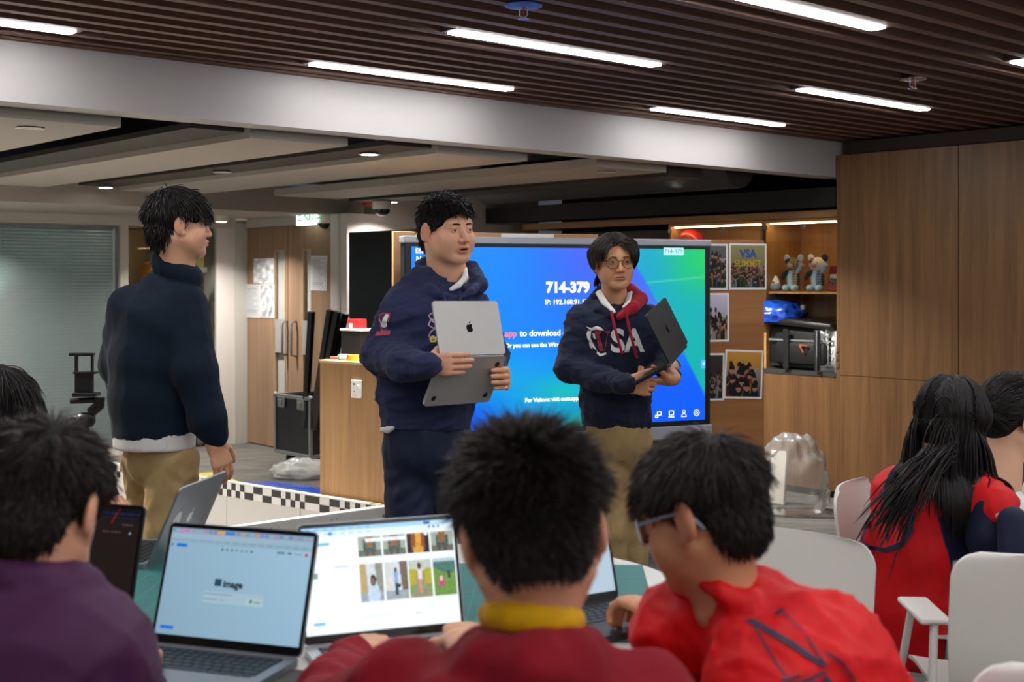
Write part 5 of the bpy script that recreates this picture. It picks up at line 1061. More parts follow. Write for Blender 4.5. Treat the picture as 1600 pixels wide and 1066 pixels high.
def head_tint(L, mouth, face):
    """r: lips, g: mouth opening and nostrils, b: flushed ears, nose, cheeks"""
    T = np.zeros((len(L), 3)); x, y, z = L.T; op = mouth*.010
    if face:
        lip = np.exp(-((x/.023)**4+((z+.0662+op*.2)/(.0105+op*.7))**4)*1.0)*(y > .085); T[:, 0] = np.clip(lip*1.1, 0, 1)*.75
        if mouth: T[:, 1] = np.clip(1.4*np.exp(-((x/.016)**4+((z+.0662+op*.2)/(.0022+op*.42))**4)), 0, 1)*(y > .075)*(y < .0965)
        for sx in (-1, 1): T[:, 1] = np.maximum(T[:, 1], .7*np.exp(-(((x-sx*.006)/.0034)**2+((z+.0462)/.003)**2))*(y > .09)); T[:, 1] = np.maximum(T[:, 1], .55*np.exp(-(((x-sx*.0325)/.0165)**4+((z-.0045)/.0022)**2))*(y > .06)*(y < .098))
    T[:, 2] = .35*(np.abs(x) > .072)*np.clip(1-np.abs(z+.01)/.05, 0, 1)+(.16*np.exp(-((np.abs(x)-.04)/.022)**2-((z+.035)/.025)**2)*(y > .02)+.20*np.exp(-(x/.014)**2-((z+.034)/.014)**2)*(y > .08) if face else 0)
    return T
# ---------- hand: wrist W, f toward the knuckles, n out of the palm, s toward the thumb
def hand_ops(S, Wp, f, n, sgn_s, curl=(.5, .6, .4), thumb=(.5, .5), sc=1.0, spread=.05, per=None, thumb_n=.35, thumb_s=.72):
    f = unit(f); n = unit(np.asarray(n)-f*np.dot(n, f)); s_ = np.cross(f, n)*sgn_s; Wp = V3(Wp)
    S.cap(Wp-f*.02*sc, Wp+f*.03*sc, (.028*sc, .021*sc), (.036*sc, .016*sc), s_, .012).cap(Wp+f*.025*sc, Wp+f*.085*sc, (.034*sc, .0165*sc), (.040*sc, .0125*sc), s_, .01)
    for i, (o, ln) in enumerate(((.0295, .076), (.010, .084), (-.0105, .078), (-.030, .062))):
        b = Wp+f*((.088 if i in (1, 2) else .083)*sc)+s_*o*sc; d = unit(f+s_*(o*spread*20)); c = curl if per is None else per[i]; p = b; r = (.0098, .0096, .0094, .0084)[i]*sc; S.cap(p-d*.02*sc, p, r*1.0, r*1.08, k=.006)
        for j, (q, cu) in enumerate(zip((.46, .30, .24), c)):
            nn = unit(n-d*np.dot(n, d)); d = d*math.cos(cu)+nn*math.sin(cu); e = p+d*ln*q*sc; S.cap(p, e, r*(1-.07*j), r*(.92-.07*j), k=.0025); p = e
    b = Wp+f*.022*sc+s_*.024*sc; d = unit(f*.62+s_*thumb_s+n*thumb_n); p = b; r = .0125*sc
    for j, (ln, cu) in enumerate(((.044, 0), (.034, thumb[0]), (.028, thumb[1]))):
        nn = unit(f*.8+n*.5-s_*.3); nn = unit(nn-d*np.dot(nn, d)); d = d*math.cos(cu)+nn*math.sin(cu); e = p+d*ln*sc; S.cap(p, e, r*(1-.10*j), r*(.92-.10*j), k=.005 if j else .012); p = e
    return S
# ---------- hair made of locks
def locks(name, roots, dirs, length, width, grav, steps=5, curl=.0, seed=0, base=None, parent=None, m=None, side=3, push=None, clump=0.0, offset=None, kind=None):
    """tapered three-sided locks; roots, dirs (n,3); push(points) keeps them outside the head"""
    r = np.random.default_rng(seed); n = len(roots); L = np.broadcast_to(length, (n,)).astype(float); Wd = np.broadcast_to(width, (n,)).astype(float)
    p = roots.copy(); d = dirs/np.linalg.norm(dirs, axis=1, keepdims=True); pts = [p.copy()]; wob = r.normal(size=(n, 3))*curl
    for i in range(steps):
        d = d+np.array([0, 0, -1.])*(grav if np.isscalar(grav) else grav[:, None])/steps+wob*(math.sin(i*1.3)); d /= np.linalg.norm(d, axis=1, keepdims=True); p = p+d*(L/steps)[:, None]
        if push is not None: p = push(p)
        pts.append(p.copy())
    pts = np.stack(pts, 1); T = np.gradient(pts, axis=1); T /= np.linalg.norm(T, axis=2, keepdims=True)+1e-9; ref = r.normal(size=(n, 1, 3)); A = np.cross(T, ref); A /= np.linalg.norm(A, axis=2, keepdims=True)+1e-9; B = np.cross(T, A)
    prof = np.array([.75]+[1.0]*(steps-1)+[.12]); prof[-2] = .72; rings = []
    for k in range(side): a = 2*PI*k/side; rings.append(pts+(A*math.cos(a)+B*math.sin(a)*.6)*(Wd[:, None]*prof[None, :])[..., None])
    V = np.stack(rings, 2).reshape(-1, 3); S1 = steps+1; base_i = (np.arange(n)*S1*side)[:, None, None]; i = (np.arange(steps)*side)[None, :, None]; k = np.arange(side)[None, None, :]; kn = (k+1) % side
    Fq = np.stack([base_i+i+k, base_i+i+kn, base_i+i+side+kn, base_i+i+side+k], -1).reshape(-1, 4)
    if offset is not None: V = V-np.asarray(offset)
    me = np_mesh(name, V, Fq); c = r.uniform(0, 1, n)**2.2; set_col(me, np.repeat(np.stack([c, c, c], 1), S1*side, 0), 'tint'); return link(name, me, m, parent, None, kind)
HC = np.array((0, -.014, .036)); HR = np.array((.0745, .095, .080))
NC = np.array((0, -.055, -.020)); NR = np.array((.064, .054, .066))
def skull_points(n, seed, keep):
    """points and normals on the skull and the back of the neck"""
    r = np.random.default_rng(seed); o, on = [], []
    while sum(map(len, o)) < n:
        q = r.normal(size=(n*2, 3)); q /= np.linalg.norm(q, axis=1, keepdims=True); lo = r.uniform(size=len(q)) < .34
        P_ = np.where(lo[:, None], NC+q*NR, HC+q*HR); nn = np.where(lo[:, None], q/NR, q/HR); nn /= np.linalg.norm(nn, axis=1, keepdims=True)
        k = keep(P_, q) & np.where(lo, (np.linalg.norm((P_-HC)/HR, axis=1) > 1) & (P_[:, 1] < -.045), np.linalg.norm((P_-NC)/NR, axis=1) > .97); o.append(P_[k]); on.append(nn[k])
    return np.concatenate(o)[:n], np.concatenate(on)[:n]
def head_matrix(pos, yaw, pitch=0, roll=0, sc=1.0):
    """yaw: heading of the face in the ground plane (0 = +y, positive to the left); pitch > 0 looks down"""
    return Matrix.Translation(pos) @ Matrix.Rotation(yaw, 4, 'Z') @ Matrix.Rotation(-pitch, 4, 'X') @ Matrix.Rotation(roll, 4, 'Y') @ Matrix.Scale(sc, 4)
def xf(M, V): A = np.array(M); return np.asarray(V) @ A[:3, :3].T+A[:3, 3]
def join(parts):
    V, Fq, o = [], [], 0
    for v, f in parts: V.append(v); Fq.append(f+o); o += len(v)
    return np.concatenate(V), np.concatenate(Fq)
def person(label, base, group=None): return thing('person', label, 'person', base, 0, group)
def put(name, VF, m, par, tint=None, label=None):
    V, Fq = VF; o = link(name, np_mesh(name, V-np.array(par.location), Fq), m, par, label)
    if tint is not None: set_col(o.data, tint, 'tint')
    return o
def make_body(par, m, HM, hd, extra, hands, hh=.003):
    """head + hands at fine resolution joined with the covered body into one skin mesh"""
    s = head_sdf(hh, **hd); Vh, Fh = s.mesh(); T = head_tint(Vh, hd.get('mouth', 0), hd.get('face', True)); parts = [(xf(HM, Vh), Fh)]; tint = [T]
    for hs in hands:
        v, f = hs.mesh(); parts.append((v, f)); tint.append(np.zeros((len(v), 3))+np.array([0, 0, .10]))
    v, f = extra.mesh(); parts.append((v, f)); tint.append(np.zeros((len(v), 3)))
    return put('body', join(parts), m, par, np.concatenate(tint))
def eyes(par, HM, look=(0, 0)):
    off = np.array(par.location)
    for sx in (-1, 1):
        c = np.array((sx*.0315, .0735, .0)); g = G(); g.ball((0, 0, 0), .0125, 16, 10); me = g.mesh('eye', 180); me.transform(Matrix.Translation(c)); me.transform(HM); me.transform(Matrix.Translation(-Vector(off))); e = link('eye', me, M_eyew, par)
        d = Vector((look[0], 1, look[1])).normalized(); g = G(); g.lathe([(.0062, .0108), (.0060, .0122), (.003, .0129), (.0004, .0131)], tuple(c), 16, tuple(d)); me = g.mesh('iris', 180); me.transform(HM); me.transform(Matrix.Translation(-Vector(off))); link('iris', me, M_iris, e)
def brows(par, HM, th=.0028, lift=.0):
    for sx in (-1, 1):
        pts = [(sx*.014, .0900, .0185+lift), (sx*.025, .0890, .0205+lift), (sx*.036, .0845, .0205+lift), (sx*.048, .0735, .0150+lift)]; g = G(); g.tube(pts, [th*1.0, th*1.15, th, th*.5], 8, flat=.55); me = g.mesh('eyebrow', 180); me.transform(HM); me.transform(Matrix.Translation(-par.location)); link('eyebrow', me, M_brow, par)
def spectacles(par, HM, m, r=(.024, .020), wire=.0011, rect=False, lensm=None, temple=None, drop=0.004, tw=None):
    g = G(); fr = []; e_ = 4.5 if rect else 2.0
    for sx in (-1, 1):
        pts = []
        for i in range(33):
            a = 2*PI*i/32; c, s = math.cos(a), math.sin(a); x = math.copysign(abs(c)**(2/e_), c)*r[0]; z = math.copysign(abs(s)**(2/e_), s)*r[1]; pts.append((sx*.0335+x, .1015-.45*(abs(sx*.0335+x)-.012)**2*12, -drop+z))
        g.tube(pts, wire, 6, False); fr.append(pts)
    g.tube([(-.0105, .1025, .002), (0, .106, .005), (.0105, .1025, .002)], wire, 6)
    me = g.mesh('frame', 180); me.transform(HM); me.transform(Matrix.Translation(-par.location)); gl = link('glasses', me, m, par, 'thin-rimmed glasses')
    g = G()
    for sx in (-1, 1): g.tube([(sx*.0575, .088, .004), (sx*.076, .075, .006), (sx*.0815, .02, .006), (sx*.0825, -.012, .004), (sx*.080, -.034, -.012), (sx*.077, -.044, -.030)], tw or wire*1.3, 6)
    me = g.mesh('temple', 180); me.transform(HM); me.transform(Matrix.Translation(-par.location)); link('temple', me, temple or m, gl)
    if lensm:
        for pts in fr: g = G(); g.add(pts[:-1], [tuple(range(32))]); me = g.mesh('lens'); me.transform(HM); me.transform(Matrix.Translation(-par.location)); link('lens', me, lensm, gl)
    return gl
def bvh_of(o): me = o.data; return BVHTree.FromPolygons([v.co for v in me.vertices], [p.vertices for p in me.polygons])
def decal(par, target, me, M, m, name='print', lift=.0022, sub=.009, label=None):
    """projects a flat mesh onto a garment along the local -z of M (M in world coordinates)"""
    me.transform(Matrix.Translation(-par.location) @ M); bm = bmesh.new(); bm.from_mesh(me)
    bmesh.ops.triangulate(bm, faces=bm.faces)
    for _ in range(6):
        ed = [e for e in bm.edges if e.calc_length() > sub]
        if not ed: break
        bmesh.ops.subdivide_edges(bm, edges=ed, cuts=1); bmesh.ops.triangulate(bm, faces=[f for f in bm.faces if len(f.verts) > 3])
    d = -(M.to_3x3() @ Vector((0, 0, 1))).normalized(); bv = bvh_of(target)
    for v in bm.verts:
        h, nn, _, _ = bv.ray_cast(v.co-d*.25, d, .6)
        if h is not None: v.co = h-d*(lift+.0012)
    bm.to_mesh(me); bm.free(); return link(name, me, m, par, label)
def polymesh(polys, name='print', t=0.0):
    g = G()
    for p in polys: g.add([(x, y, t) for x, y in p], [tuple(range(len(p)))])
    me = bpy.data.meshes.new(name); me.from_pydata(g.v, [], g.f); return me
def stroke(pts, w):
    """polyline of varying width as quads"""
    o = []; pts = [Vector(p).to_2d() if len(p) == 3 else Vector(p) for p in pts]; ws = w if isinstance(w, (list, tuple)) else [w]*len(pts); q = []
    for i, p in enumerate(pts):
        t = (pts[min(i+1, len(pts)-1)]-pts[max(i-1, 0)]).normalized(); n_ = Vector((-t.y, t.x))*ws[i]*.5; q.append((p+n_, p-n_))
    for i in range(len(q)-1): o.append([q[i][0], q[i][1], q[i+1][1], q[i+1][0]])
    return o
def shoe(par, p, d, m, name='shoe'):
    s = SDF(.009); d = unit(d); p = V3(p); s.cap(p+V3(0, 0, .045)-d*.03, p+d*.14+V3(0, 0, .035), (.040, .042), (.042, .030), np.cross(d, V3(0, 0, 1)), .02).cap(p+V3(0, 0, .09)-d*.02, p+V3(0, 0, .05), .042, .042, k=.02).cut((0, 0, .002), (0, 0, -1)); return put(name, s.mesh(), m, par)
def push_out(c, r, M=None, k=1.0, kmax=99., zlim=-.02):
    """keeps points outside an ellipsoid given in the head frame"""
    if M is None:
        def f(p): q = (p-c)/r; l = np.linalg.norm(q, axis=1, keepdims=True); return np.where(l < k, c+q/np.maximum(l, 1e-6)*k*r, p)
        return f
    A = np.array(M); Ai = np.linalg.inv(A)
    def g(p): L = p @ Ai[:3, :3].T+Ai[:3, 3]; q = (L-c)/r; l = np.linalg.norm(q, axis=1, keepdims=True); L = np.where(l < k, c+q/np.maximum(l, 1e-6)*k*r, L); L = np.where((l > kmax) & (L[:, 2:3] > zlim), c+q/np.maximum(l, 1e-6)*kmax*r, L); return L @ A[:3, :3].T+A[:3, 3]
    return g
def hair_cap(par, HM, m, thick=(.010, .012, .014), front=.052, side_low=-.02, nape=-.075, ops=None, h=.004, smooth=1):
    """closed under-layer of the hair, cut at hairline and above the ears"""
    s = SDF(h); s.ell(HC+np.array((0, -.002, .0)), HR+np.array(thick), k=.01); s.ell((0, -.055, -.02), (.062+thick[0]*.4, .052+thick[1]*.3, .065), k=.018)
    s.ell((0, .105, front-.085), (.082, .075, .085), k=.008, sub=True)
    for sx in (-1, 1): s.ell((sx*.082, .014, side_low-.030), (.022, .050, .045), k=.008, sub=True).ell((sx*.088, -.012, -.012), (.012, .022, .030), k=.005, sub=True)
    s.cut((0, -.05, nape), (0, .30, -1))
    if ops: ops(s)
    V, Fq = s.mesh(); return put('hair', (xf(HM, relax(V, Fq, smooth)), Fq), m, par)

def zonecloth(name, c0, c1, c2):
    """cloth in three colours sewn together: zones come from the mesh attribute tint (r: second, g: third)"""
    m = cloth(name, c0, .55, .02, .12, 600); nt = m.node_tree; b = nt.nodes['Principled BSDF']; src = b.inputs['Base Color'].links[0].from_socket; a = N(nt, 'ShaderNodeAttribute', attribute_name='tint'); sp = N(nt, 'ShaderNodeSeparateColor'); nt.links.new(a.outputs['Color'], sp.inputs[0])
    for i, c in ((0, c1), (1, c2)):
        st = N(nt, 'ShaderNodeMapRange', i_From_Min=.46, i_From_Max=.54); nt.links.new(sp.outputs[i], st.inputs['Value']); x = N(nt, 'ShaderNodeMix', data_type='RGBA'); x.inputs[7].default_value = (*lin(c), 1); nt.links.new(st.outputs[0], x.inputs[0]); nt.links.new(src, x.inputs[6]); src = x.outputs[2]
    nt.links.new(src, b.inputs['Base Color']); return m
# ================================================================== THE CAST
def hyaw(dx, dy): return math.atan2(-dx, dy)
def to_local(M, p): return tuple(M.inverted() @ Vector(p))
def hairline(P_, q, front=.062, side=.008, nape=-.070):
    return P_[:, 2] > np.interp(P_[:, 1], [-.11, -.05, -.015, .02, .048, .085], [nape, nape+.008, side-.03, side+.002, front-.018, front])
def locks_on(par, HM, n, seed, dirf, length, width, grav, keep=hairline, steps=5, curl=.02, m=None, pk=1.10, name='hair', side=3, kmax=99., zlim=-.02, extra_push=None):
    p, nrm = skull_points(n, seed, keep)
    r = np.random.default_rng(seed+1); d = dirf(p, nrm, r); L = length(p, r) if callable(length) else length*r.uniform(.75, 1.15, len(p)); g = grav(p) if callable(grav) else grav
    A = np.array(HM)[:3, :3]; A = A/np.linalg.norm(A[:, 0]); pf = push_out(HC, HR*pk, HM, 1.0, kmax, zlim)
    pf2 = pf if extra_push is None else (lambda x: extra_push(pf(x)))
    return locks(name, xf(HM, p), d @ A.T, L, width*r.uniform(.6, 1.3, len(p)), g, steps, curl, seed, parent=par, m=m or M_hair, side=side, push=pf2, offset=tuple(par.location), kind='stuff')
def whorl(c, up=.6, out=1.0, jit=.25, fwd=0.0, vec=(0, 0, 0)):
    c = np.array(c)
    def f(p, n, r):
        t = p-c; t -= n*np.sum(t*n, 1, keepdims=True); t /= np.linalg.norm(t, axis=1, keepdims=True)+1e-6
        return n*up+t*out+np.array((0, fwd, 0))+np.array(vec)+r.normal(size=p.shape)*jit
    return f
def ground(px, d): return Vector(((px-800)/F*d, d, 0))
def w(px, py, d): return np.array(P(px, py, d))
M_navy = cloth('navy_fleece', '#2b3050'); M_navy2 = cloth('navy_hoodie', '#1d2236'); M_teal = cloth('deep_teal_fleece', '#081929', .85, .02)
M_navyp = cloth('navy_trousers', '#18223a', .65, .05, .15, 300); M_khaki = cloth('khaki_twill', '#a58a5e', .8, .05, .2, 500); M_shirt = cloth('white_cotton', '#dcdad7', .8, .05)
M_redjer = cloth('red_jersey', '#d81218', .55, .0, .12, 600); M_maroon = cloth('dark_red_hoodie', '#850a1c', .85, .02); M_purple = cloth('purple_jersey', '#471c43', .62, .02, .12, 600); M_yellow = cloth('yellow_collar', '#dba400', .7, .05)
M_navyj = cloth('navy_jersey', '#141a38', .6, .05, .12, 500); M_redhood = cloth('red_lining', '#9c1029', .85, .1); M_wprint = mat('white_print', '#d9d6d2', .6); M_rprint = mat('red_print', '#8e2130', .6); M_nprint = mat('navy_print', '#1b1f45', .5); M_shoe = mat('shoe_dark', '#1a1a1c', .5)
def legs(par, hips, hipr, lg, m, side, wr=(.006, 5), h=.010, name='trousers', ztop=None):
    s = SDF(h); s.chain(hips, hipr, side, .03)
    for pts, rs, sd in lg: s.chain(pts, rs, None, .018, (wr[0], wr[1], sd))
    if ztop: s.cut((0, 0, ztop), (0, 0, 1))
    V, Fq = s.mesh(); V = folds(folds(V, Fq, .016, lg[0][2]+40, (10, 10, 8)), Fq, .007, lg[0][2]+60, (24, 24, 14)); return put(name, (V, Fq), m, par)
# ------------------------------------------------------------------ standing student with the silver laptop
B = ground(672, 4.46); par = person('student in navy hoodie standing and holding an open silver laptop before the screen', B)
HM = head_matrix(P(699, 358, 4.44), hyaw(.64, -.77), .06, .05, 1.0)
nb = to_local(HM, P(702, 452, 4.50)); fw = unit((.34, -.94, 0)); rt = np.array((fw[1], -fw[0], 0))
hR = SDF(.003); hand_ops(hR, w(663, 570, 4.115), (1, -.02, .02), (-.05, 1, 0), 1, per=[(.18, .25, .15), (.22, .28, .18), (.28, .30, .2), (.34, .34, .2)], thumb=(.2, .2), sc=.94, spread=.03, thumb_n=.8)
hR.cap(w(662, 570, 4.12), w(648, 570, 4.16), .022, .024, k=.02)
hL = SDF(.003); hand_ops(hL, w(776, 590, 4.40), (.42, -.90, .03), (-.95, -.42, .0), -1, per=[(.75, 1.05, .5), (.75, 1.05, .5), (.78, 1.05, .5), (.8, 1.0, .5)], thumb=(.3, .2), sc=1.0, spread=.03, thumb_n=.3)
hL.cap(w(776, 590, 4.40), w(768, 562, 4.52), .030, .040, k=.02)
ex = SDF(.014); ex.chain([w(668, 690, 4.46), w(672, 560, 4.46), w(684, 470, 4.47)], [(.13, .095), (.14, .10), (.12, .07)], rt, .03)
for x, xk, d in ((636, 641, 4.44), (706, 710, 4.49)): ex.chain([w(x, 700, d), w(xk, 860, d), w(xk, 1050, d)], [.055, .04, .03])
make_body(par, M_skin, HM, dict(fat=1.05, mouth=.38, neckv=nb, neck_r=.066, eye_open=.0034), ex, [hR, hL], .0027); eyes(par, HM, (-.25, -.12)); brows(par, HM, .0042)
hair_cap(par, HM, M_scalp, (.007, .010, .014), .058, -.016, -.075)
def kp(P_, q): return hairline(P_, q, .058, .010, -.075)
locks_on(par, HM, 3600, 31, whorl((0, -.06, .12), .55, .8, .25, .15), lambda p, r: np.where(p[:, 2] > .055, .034, np.where(p[:, 1] < -.045, .030, np.where(p[:, 1] > .015, .020, .010)))*r.uniform(.7, 1.2, len(p)), .0019, .55, kp, 5, .05, M_hair, 1.10)
hd = SDF(.0075)
hd.chain([w(667, 650, 4.46), w(667, 615, 4.46), w(673, 560, 4.46), w(680, 505, 4.46), w(686, 456, 4.48)], [(.163, .128), (.172, .140), (.174, .140), (.172, .120), (.135, .085)], rt, .03); hd.cut(w(667, 665, 4.46), (0, 0, -1))
hd.cap(w(667, 651, 4.46), w(667, 661, 4.46), (.164, .127), (.160, .124), rt, .006).cut(w(667, 668, 4.46), (0, 0, -1))
hd.chain([w(634, 478, 4.45), w(597, 553, 4.44)], [.084, .074], None, .035, (.008, 3, 1)).chain([w(597, 553, 4.44), w(636, 569, 4.19), w(667, 571, 4.10)], [.074, .058, .047], None, .03, (.007, 3, 2)).cap(w(660, 571, 4.135), w(673, 571, 4.09), .043, .043, k=.004)
hd.chain([w(736, 488, 4.53), w(766, 556, 4.56)], [.078, .062], None, .035, (.006, 3, 3)).chain([w(766, 556, 4.56), w(775, 586, 4.45)], [.062, .045], None, .03)
for a in ([(651, 442, 4.48), (667, 418, 4.54), (700, 411, 4.60), (738, 427, 4.57), (748, 446, 4.48)], ): hd.chain([w(*x) for x in a], [.034, .036, .036, .032, .030], None, .02)
hd.chain([w(651, 442, 4.48), w(673, 454, 4.38), w(702, 467, 4.335)], [.024, .018, .012], None, .015).chain([w(748, 446, 4.48), w(734, 457, 4.39), w(704, 467, 4.335)], [.022, .017, .011], None, .015)
V, Fq = hd.mesh(); V = folds(folds(V, Fq, .024, 5, (7, 7, 9)), Fq, .011, 6, (20, 20, 26)); hoodie = put('hoodie', (V, Fq), M_navy, par)
for pts in ([(690, 452, 4.32), (695, 468, 4.28), (697, 500, 4.27), (698, 540, 4.27)], [(718, 456, 4.325), (719, 476, 4.30), (719, 510, 4.30), (720, 540, 4.30)]): g = G(); g.tube([Vector(w(*x))-B for x in pts], .0048, 8); g.obj('drawstring', M_navy, hoodie, smooth=60)
g = SDF(.006); g.chain([w(726, 420, 4.48), w(727, 434, 4.42), w(716, 446, 4.38), w(705, 452, 4.36)], [.010, .011, .010, .008], None, .006); put('shirt_collar', g.mesh(), M_shirt, par)
g = SDF(.006); g.chain([w(597, 672, 4.40), w(606, 672, 4.37), w(614, 669, 4.355)], [.010, .012, .008], None, .006); put('shirt_hem', g.mesh(), M_shirt, par)
legs(par, [w(667, 668, 4.46), w(668, 700, 4.46)], [(.155, .120), (.160, .125)], [([w(636, 705, 4.46), w(642, 850, 4.42), w(640, 1060, 4.48)], [.088, .078, .064], 1), ([w(706, 705, 4.48), w(711, 850, 4.50), w(709, 1060, 4.52)], [.084, .072, .062], 2)], M_navyp, rt, ztop=w(0, 664, 4.46)[2])
for px, d in ((640, 4.48), (704, 4.52)): shoe(par, (w(px, 1060, d)[0], d, 0), (.2, -.98, 0), M_shoe)
# sleeve crest and chest print
def img_frame(px, py, d, ndir, up=(0, 0, 1)): n_ = Vector(ndir).normalized(); x = Vector(up).cross(n_).normalized(); return frame(P(px, py, d), x, n_.cross(x), n_)
Mc = img_frame(581, 502, 4.30, (-.45, -.9, .05))
decal(par, hoodie, polymesh([[(-.020, .030), (-.022, -.005), (-.010, -.028), (.004, -.034), (.018, -.024), (.024, -.002), (.024, .030)]]), Mc, M_nprint, 'crest_field', .002)
decal(par, hoodie, polymesh([[(-.019, .014), (-.008, -.004), (-.004, -.020), (-.014, -.016)], [(-.008, -.004), (.006, .026), (.010, .026), (.004, -.020), (-.004, -.020)], [(.010, .026), (.020, .024), (.014, -.016), (.004, -.020)]]), Mc, M_wprint, 'crest_bird', .0035)
decal(par, hoodie, polymesh([[(-.022, .030), (.026, .030), (.026, .026), (-.022, .026)], [(.022, .026), (.026, .026), (.025, 0), (.021, 0)], [(-.030, -.034), (.026, -.030), (.028, -.044), (-.028, -.050)]]+stroke([(-.022, .026), (-.022, -.006), (-.010, -.029), (.004, -.036)], .004)), Mc, mat('crest_red', '#b3304a', .6), 'crest_ribbon', .003)
Mc = img_frame(684, 515, 4.25, (.2, -.98, 0)); decal(par, hoodie, polymesh(sum([stroke(p, .005) for p in ([(-.004, .055), (-.018, .045), (-.012, .030), (.006, .032)], [(-.012, .030), (-.020, .012), (-.006, .002), (.008, .006)], [(.004, .002), (-.012, -.010), (-.020, -.024), (-.012, -.034), (.006, -.034)], [(-.012, .034), (-.002, .020)])], [])), Mc, mat('pink_print', '#c9a0bd', .6), 'chest_script', .0025)
Mc = img_frame(682, 533, 4.25, (.2, -.98, 0)); decal(par, hoodie, polymesh(stroke([(-.012, .006), (-.002, .012), (.010, .006), (.004, -.004), (-.008, -.004), (-.012, .006)], .007)), Mc, mat('yellow_print', '#d6c320', .6), 'chest_badge', .0025)
# his laptop
hd_ = (w(791, 557, 4.30)-w(690, 561, 4.11)); n_ = Vector((hd_[1], -hd_[0], 0)).normalized(); zw = Vector((0, 0, 1)); y = (n_*.085+zw*.155).normalized(); x = -Vector((hd_[0], hd_[1], hd_[2])).normalized(); y = (y-x*x.dot(y)).normalized(); z = x.cross(y)
c = (Vector(w(791, 557, 4.30))+Vector(w(690, 561, 4.11)))*.5; lid = (-n_*.045+zw*.178).normalized()
laptop('laptop', 'open silver laptop held up by the standing student, lid toward the camera', frame(c, x, y, z), mat('laptop_silver_warm', '#b7b4b0', .38, metal=.55), scr_plain, math.degrees(math.atan2(lid.dot(y), lid.dot(z))), False, w=.285, dp=.182, glow=.4, feet=True, group='laptops held by standing students')
# ------------------------------------------------------------------ standing student with round glasses and the dark laptop
B = ground(962, 5.28); par = person('student with round glasses standing right before the screen with a dark laptop', B)
HM = head_matrix(P(959.5, 409, 5.26), hyaw(.20, -.98), .02, .02, .965)
nb = to_local(HM, P(962, 490, 5.30)); fw = unit((.22, -.97, 0)); rt = np.array((fw[1], -fw[0], 0))
hR = SDF(.003); hand_ops(hR, w(976, 600, 4.985), (.97, -.12, -.10), (.05, 1, -.1), 1, per=[(.55, 1.1, .6), (.7, 1.2, .7), (.8, 1.2, .7), (.9, 1.2, .7)], thumb=(.1, .1), sc=.98, spread=.02, thumb_n=.1, thumb_s=.38); hR.cap(w(972, 600, 4.99), w(960, 599, 5.05), .020, .020, k=.01)
hL = SDF(.003); hand_ops(hL, w(1048, 592, 5.06), (-.86, -.25, -.12), (.05, .35, .95), -1, per=[(.5, .7, .5), (.55, .8, .5), (.6, .8, .5), (.7, .8, .5)], thumb=(.2, .2), sc=.98, spread=.03); hL.cap(w(1048, 592, 5.06), w(1048, 575, 5.20), .028, .036, k=.02)
ex = SDF(.014); ex.chain([w(965, 690, 5.28), w(962, 580, 5.28), w(962, 505, 5.29)], [(.115, .085), (.115, .08), (.11, .065)], rt, .03)
for x, xk, d in ((945, 952, 5.26), (990, 990, 5.31)): ex.chain([w(x, 690, d), w(xk, 830, d), w(xk, 975, d)], [.05, .036, .028])
make_body(par, M_skin2, HM, dict(fat=.95, mouth=0.0, neckv=nb, neck_r=.052, eye_open=.0038), ex, [hR, hL], .0027); eyes(par, HM, (-.1, -.1)); brows(par, HM)
hair_cap(par, HM, M_scalp, (.008, .010, .012), .078, .004, -.075)
kp = lambda P_, q: hairline(P_, q, .076, .016, -.075)
def cd(p, n, r):
    s = np.sign(p[:, 0]-.006+r.normal(0, .004, len(p))); f = np.clip((p[:, 1]+.02)/.08, 0, 1); d = n*.16; d[:, 0] += s*1.0; d[:, 1] += np.where(p[:, 1] > 0, .22*f, -.45); d[:, 2] += .02; return d+r.normal(size=p.shape)*.10
locks_on(par, HM, 3600, 41, cd, lambda p, r: np.where(p[:, 2] > .045, np.where(p[:, 1] > .0, .118, .105), .050)*r.uniform(.75, 1.1, len(p)), .0020, lambda p: np.where(p[:, 1] > .02, 1.9, 3.2), kp, 9, .02, M_hairb, 1.15, kmax=1.27, zlim=-.06)
spectacles(par, HM, mat('glasses_metal', '#3a2d22', .35, metal=.5), (.0250, .022), .0014, False, glass('lens_clear', '#f4f2ee', 1.35), drop=.006)
hd = SDF(.0075)
hd.chain([w(965, 650, 5.28), w(962, 610, 5.28), w(960, 555, 5.28), w(960, 515, 5.28), w(961, 490, 5.30)], [(.146, .112), (.146, .115), (.148, .110), (.148, .10), (.112, .072)], rt, .03); hd.cut(w(965, 661, 5.28), (0, 0, -1)); hd.cap(w(965, 650, 5.28), w(965, 660, 5.28), (.146, .112), (.143, .110), rt, .006).cut(w(965, 666, 5.28), (0, 0, -1))
hd.chain([w(912, 503, 5.28), w(888, 574, 5.24)], [.072, .060], None, .03, (.007, 3, 4)).chain([w(888, 574, 5.24), w(945, 595, 5.10), w(972, 599, 5.0)], [.060, .050, .043], None, .025, (.007, 3, 5)).cap(w(966, 599, 5.02), w(979, 600, 4.98), .041, .041, k=.004)
hd.chain([w(1009, 500, 5.29), w(1034, 562, 5.30)], [.068, .056], None, .03, (.006, 3, 6)).chain([w(1034, 562, 5.30), w(1047, 588, 5.12)], [.056, .042], None, .02)
hd.chain([w(920, 478, 5.33), w(938, 458, 5.39), w(962, 455, 5.42), w(990, 462, 5.38)], [.028, .032, .032, .028], None, .02).chain([w(920, 478, 5.33), w(938, 482, 5.22), w(963, 494, 5.175)], [.026, .022, .016], None, .012)
V, Fq = hd.mesh(); V = folds(folds(V, Fq, .022, 15, (8, 8, 9)), Fq, .011, 16, (22, 22, 26)); hoodie = put('hoodie', (V, Fq), M_navy2, par)
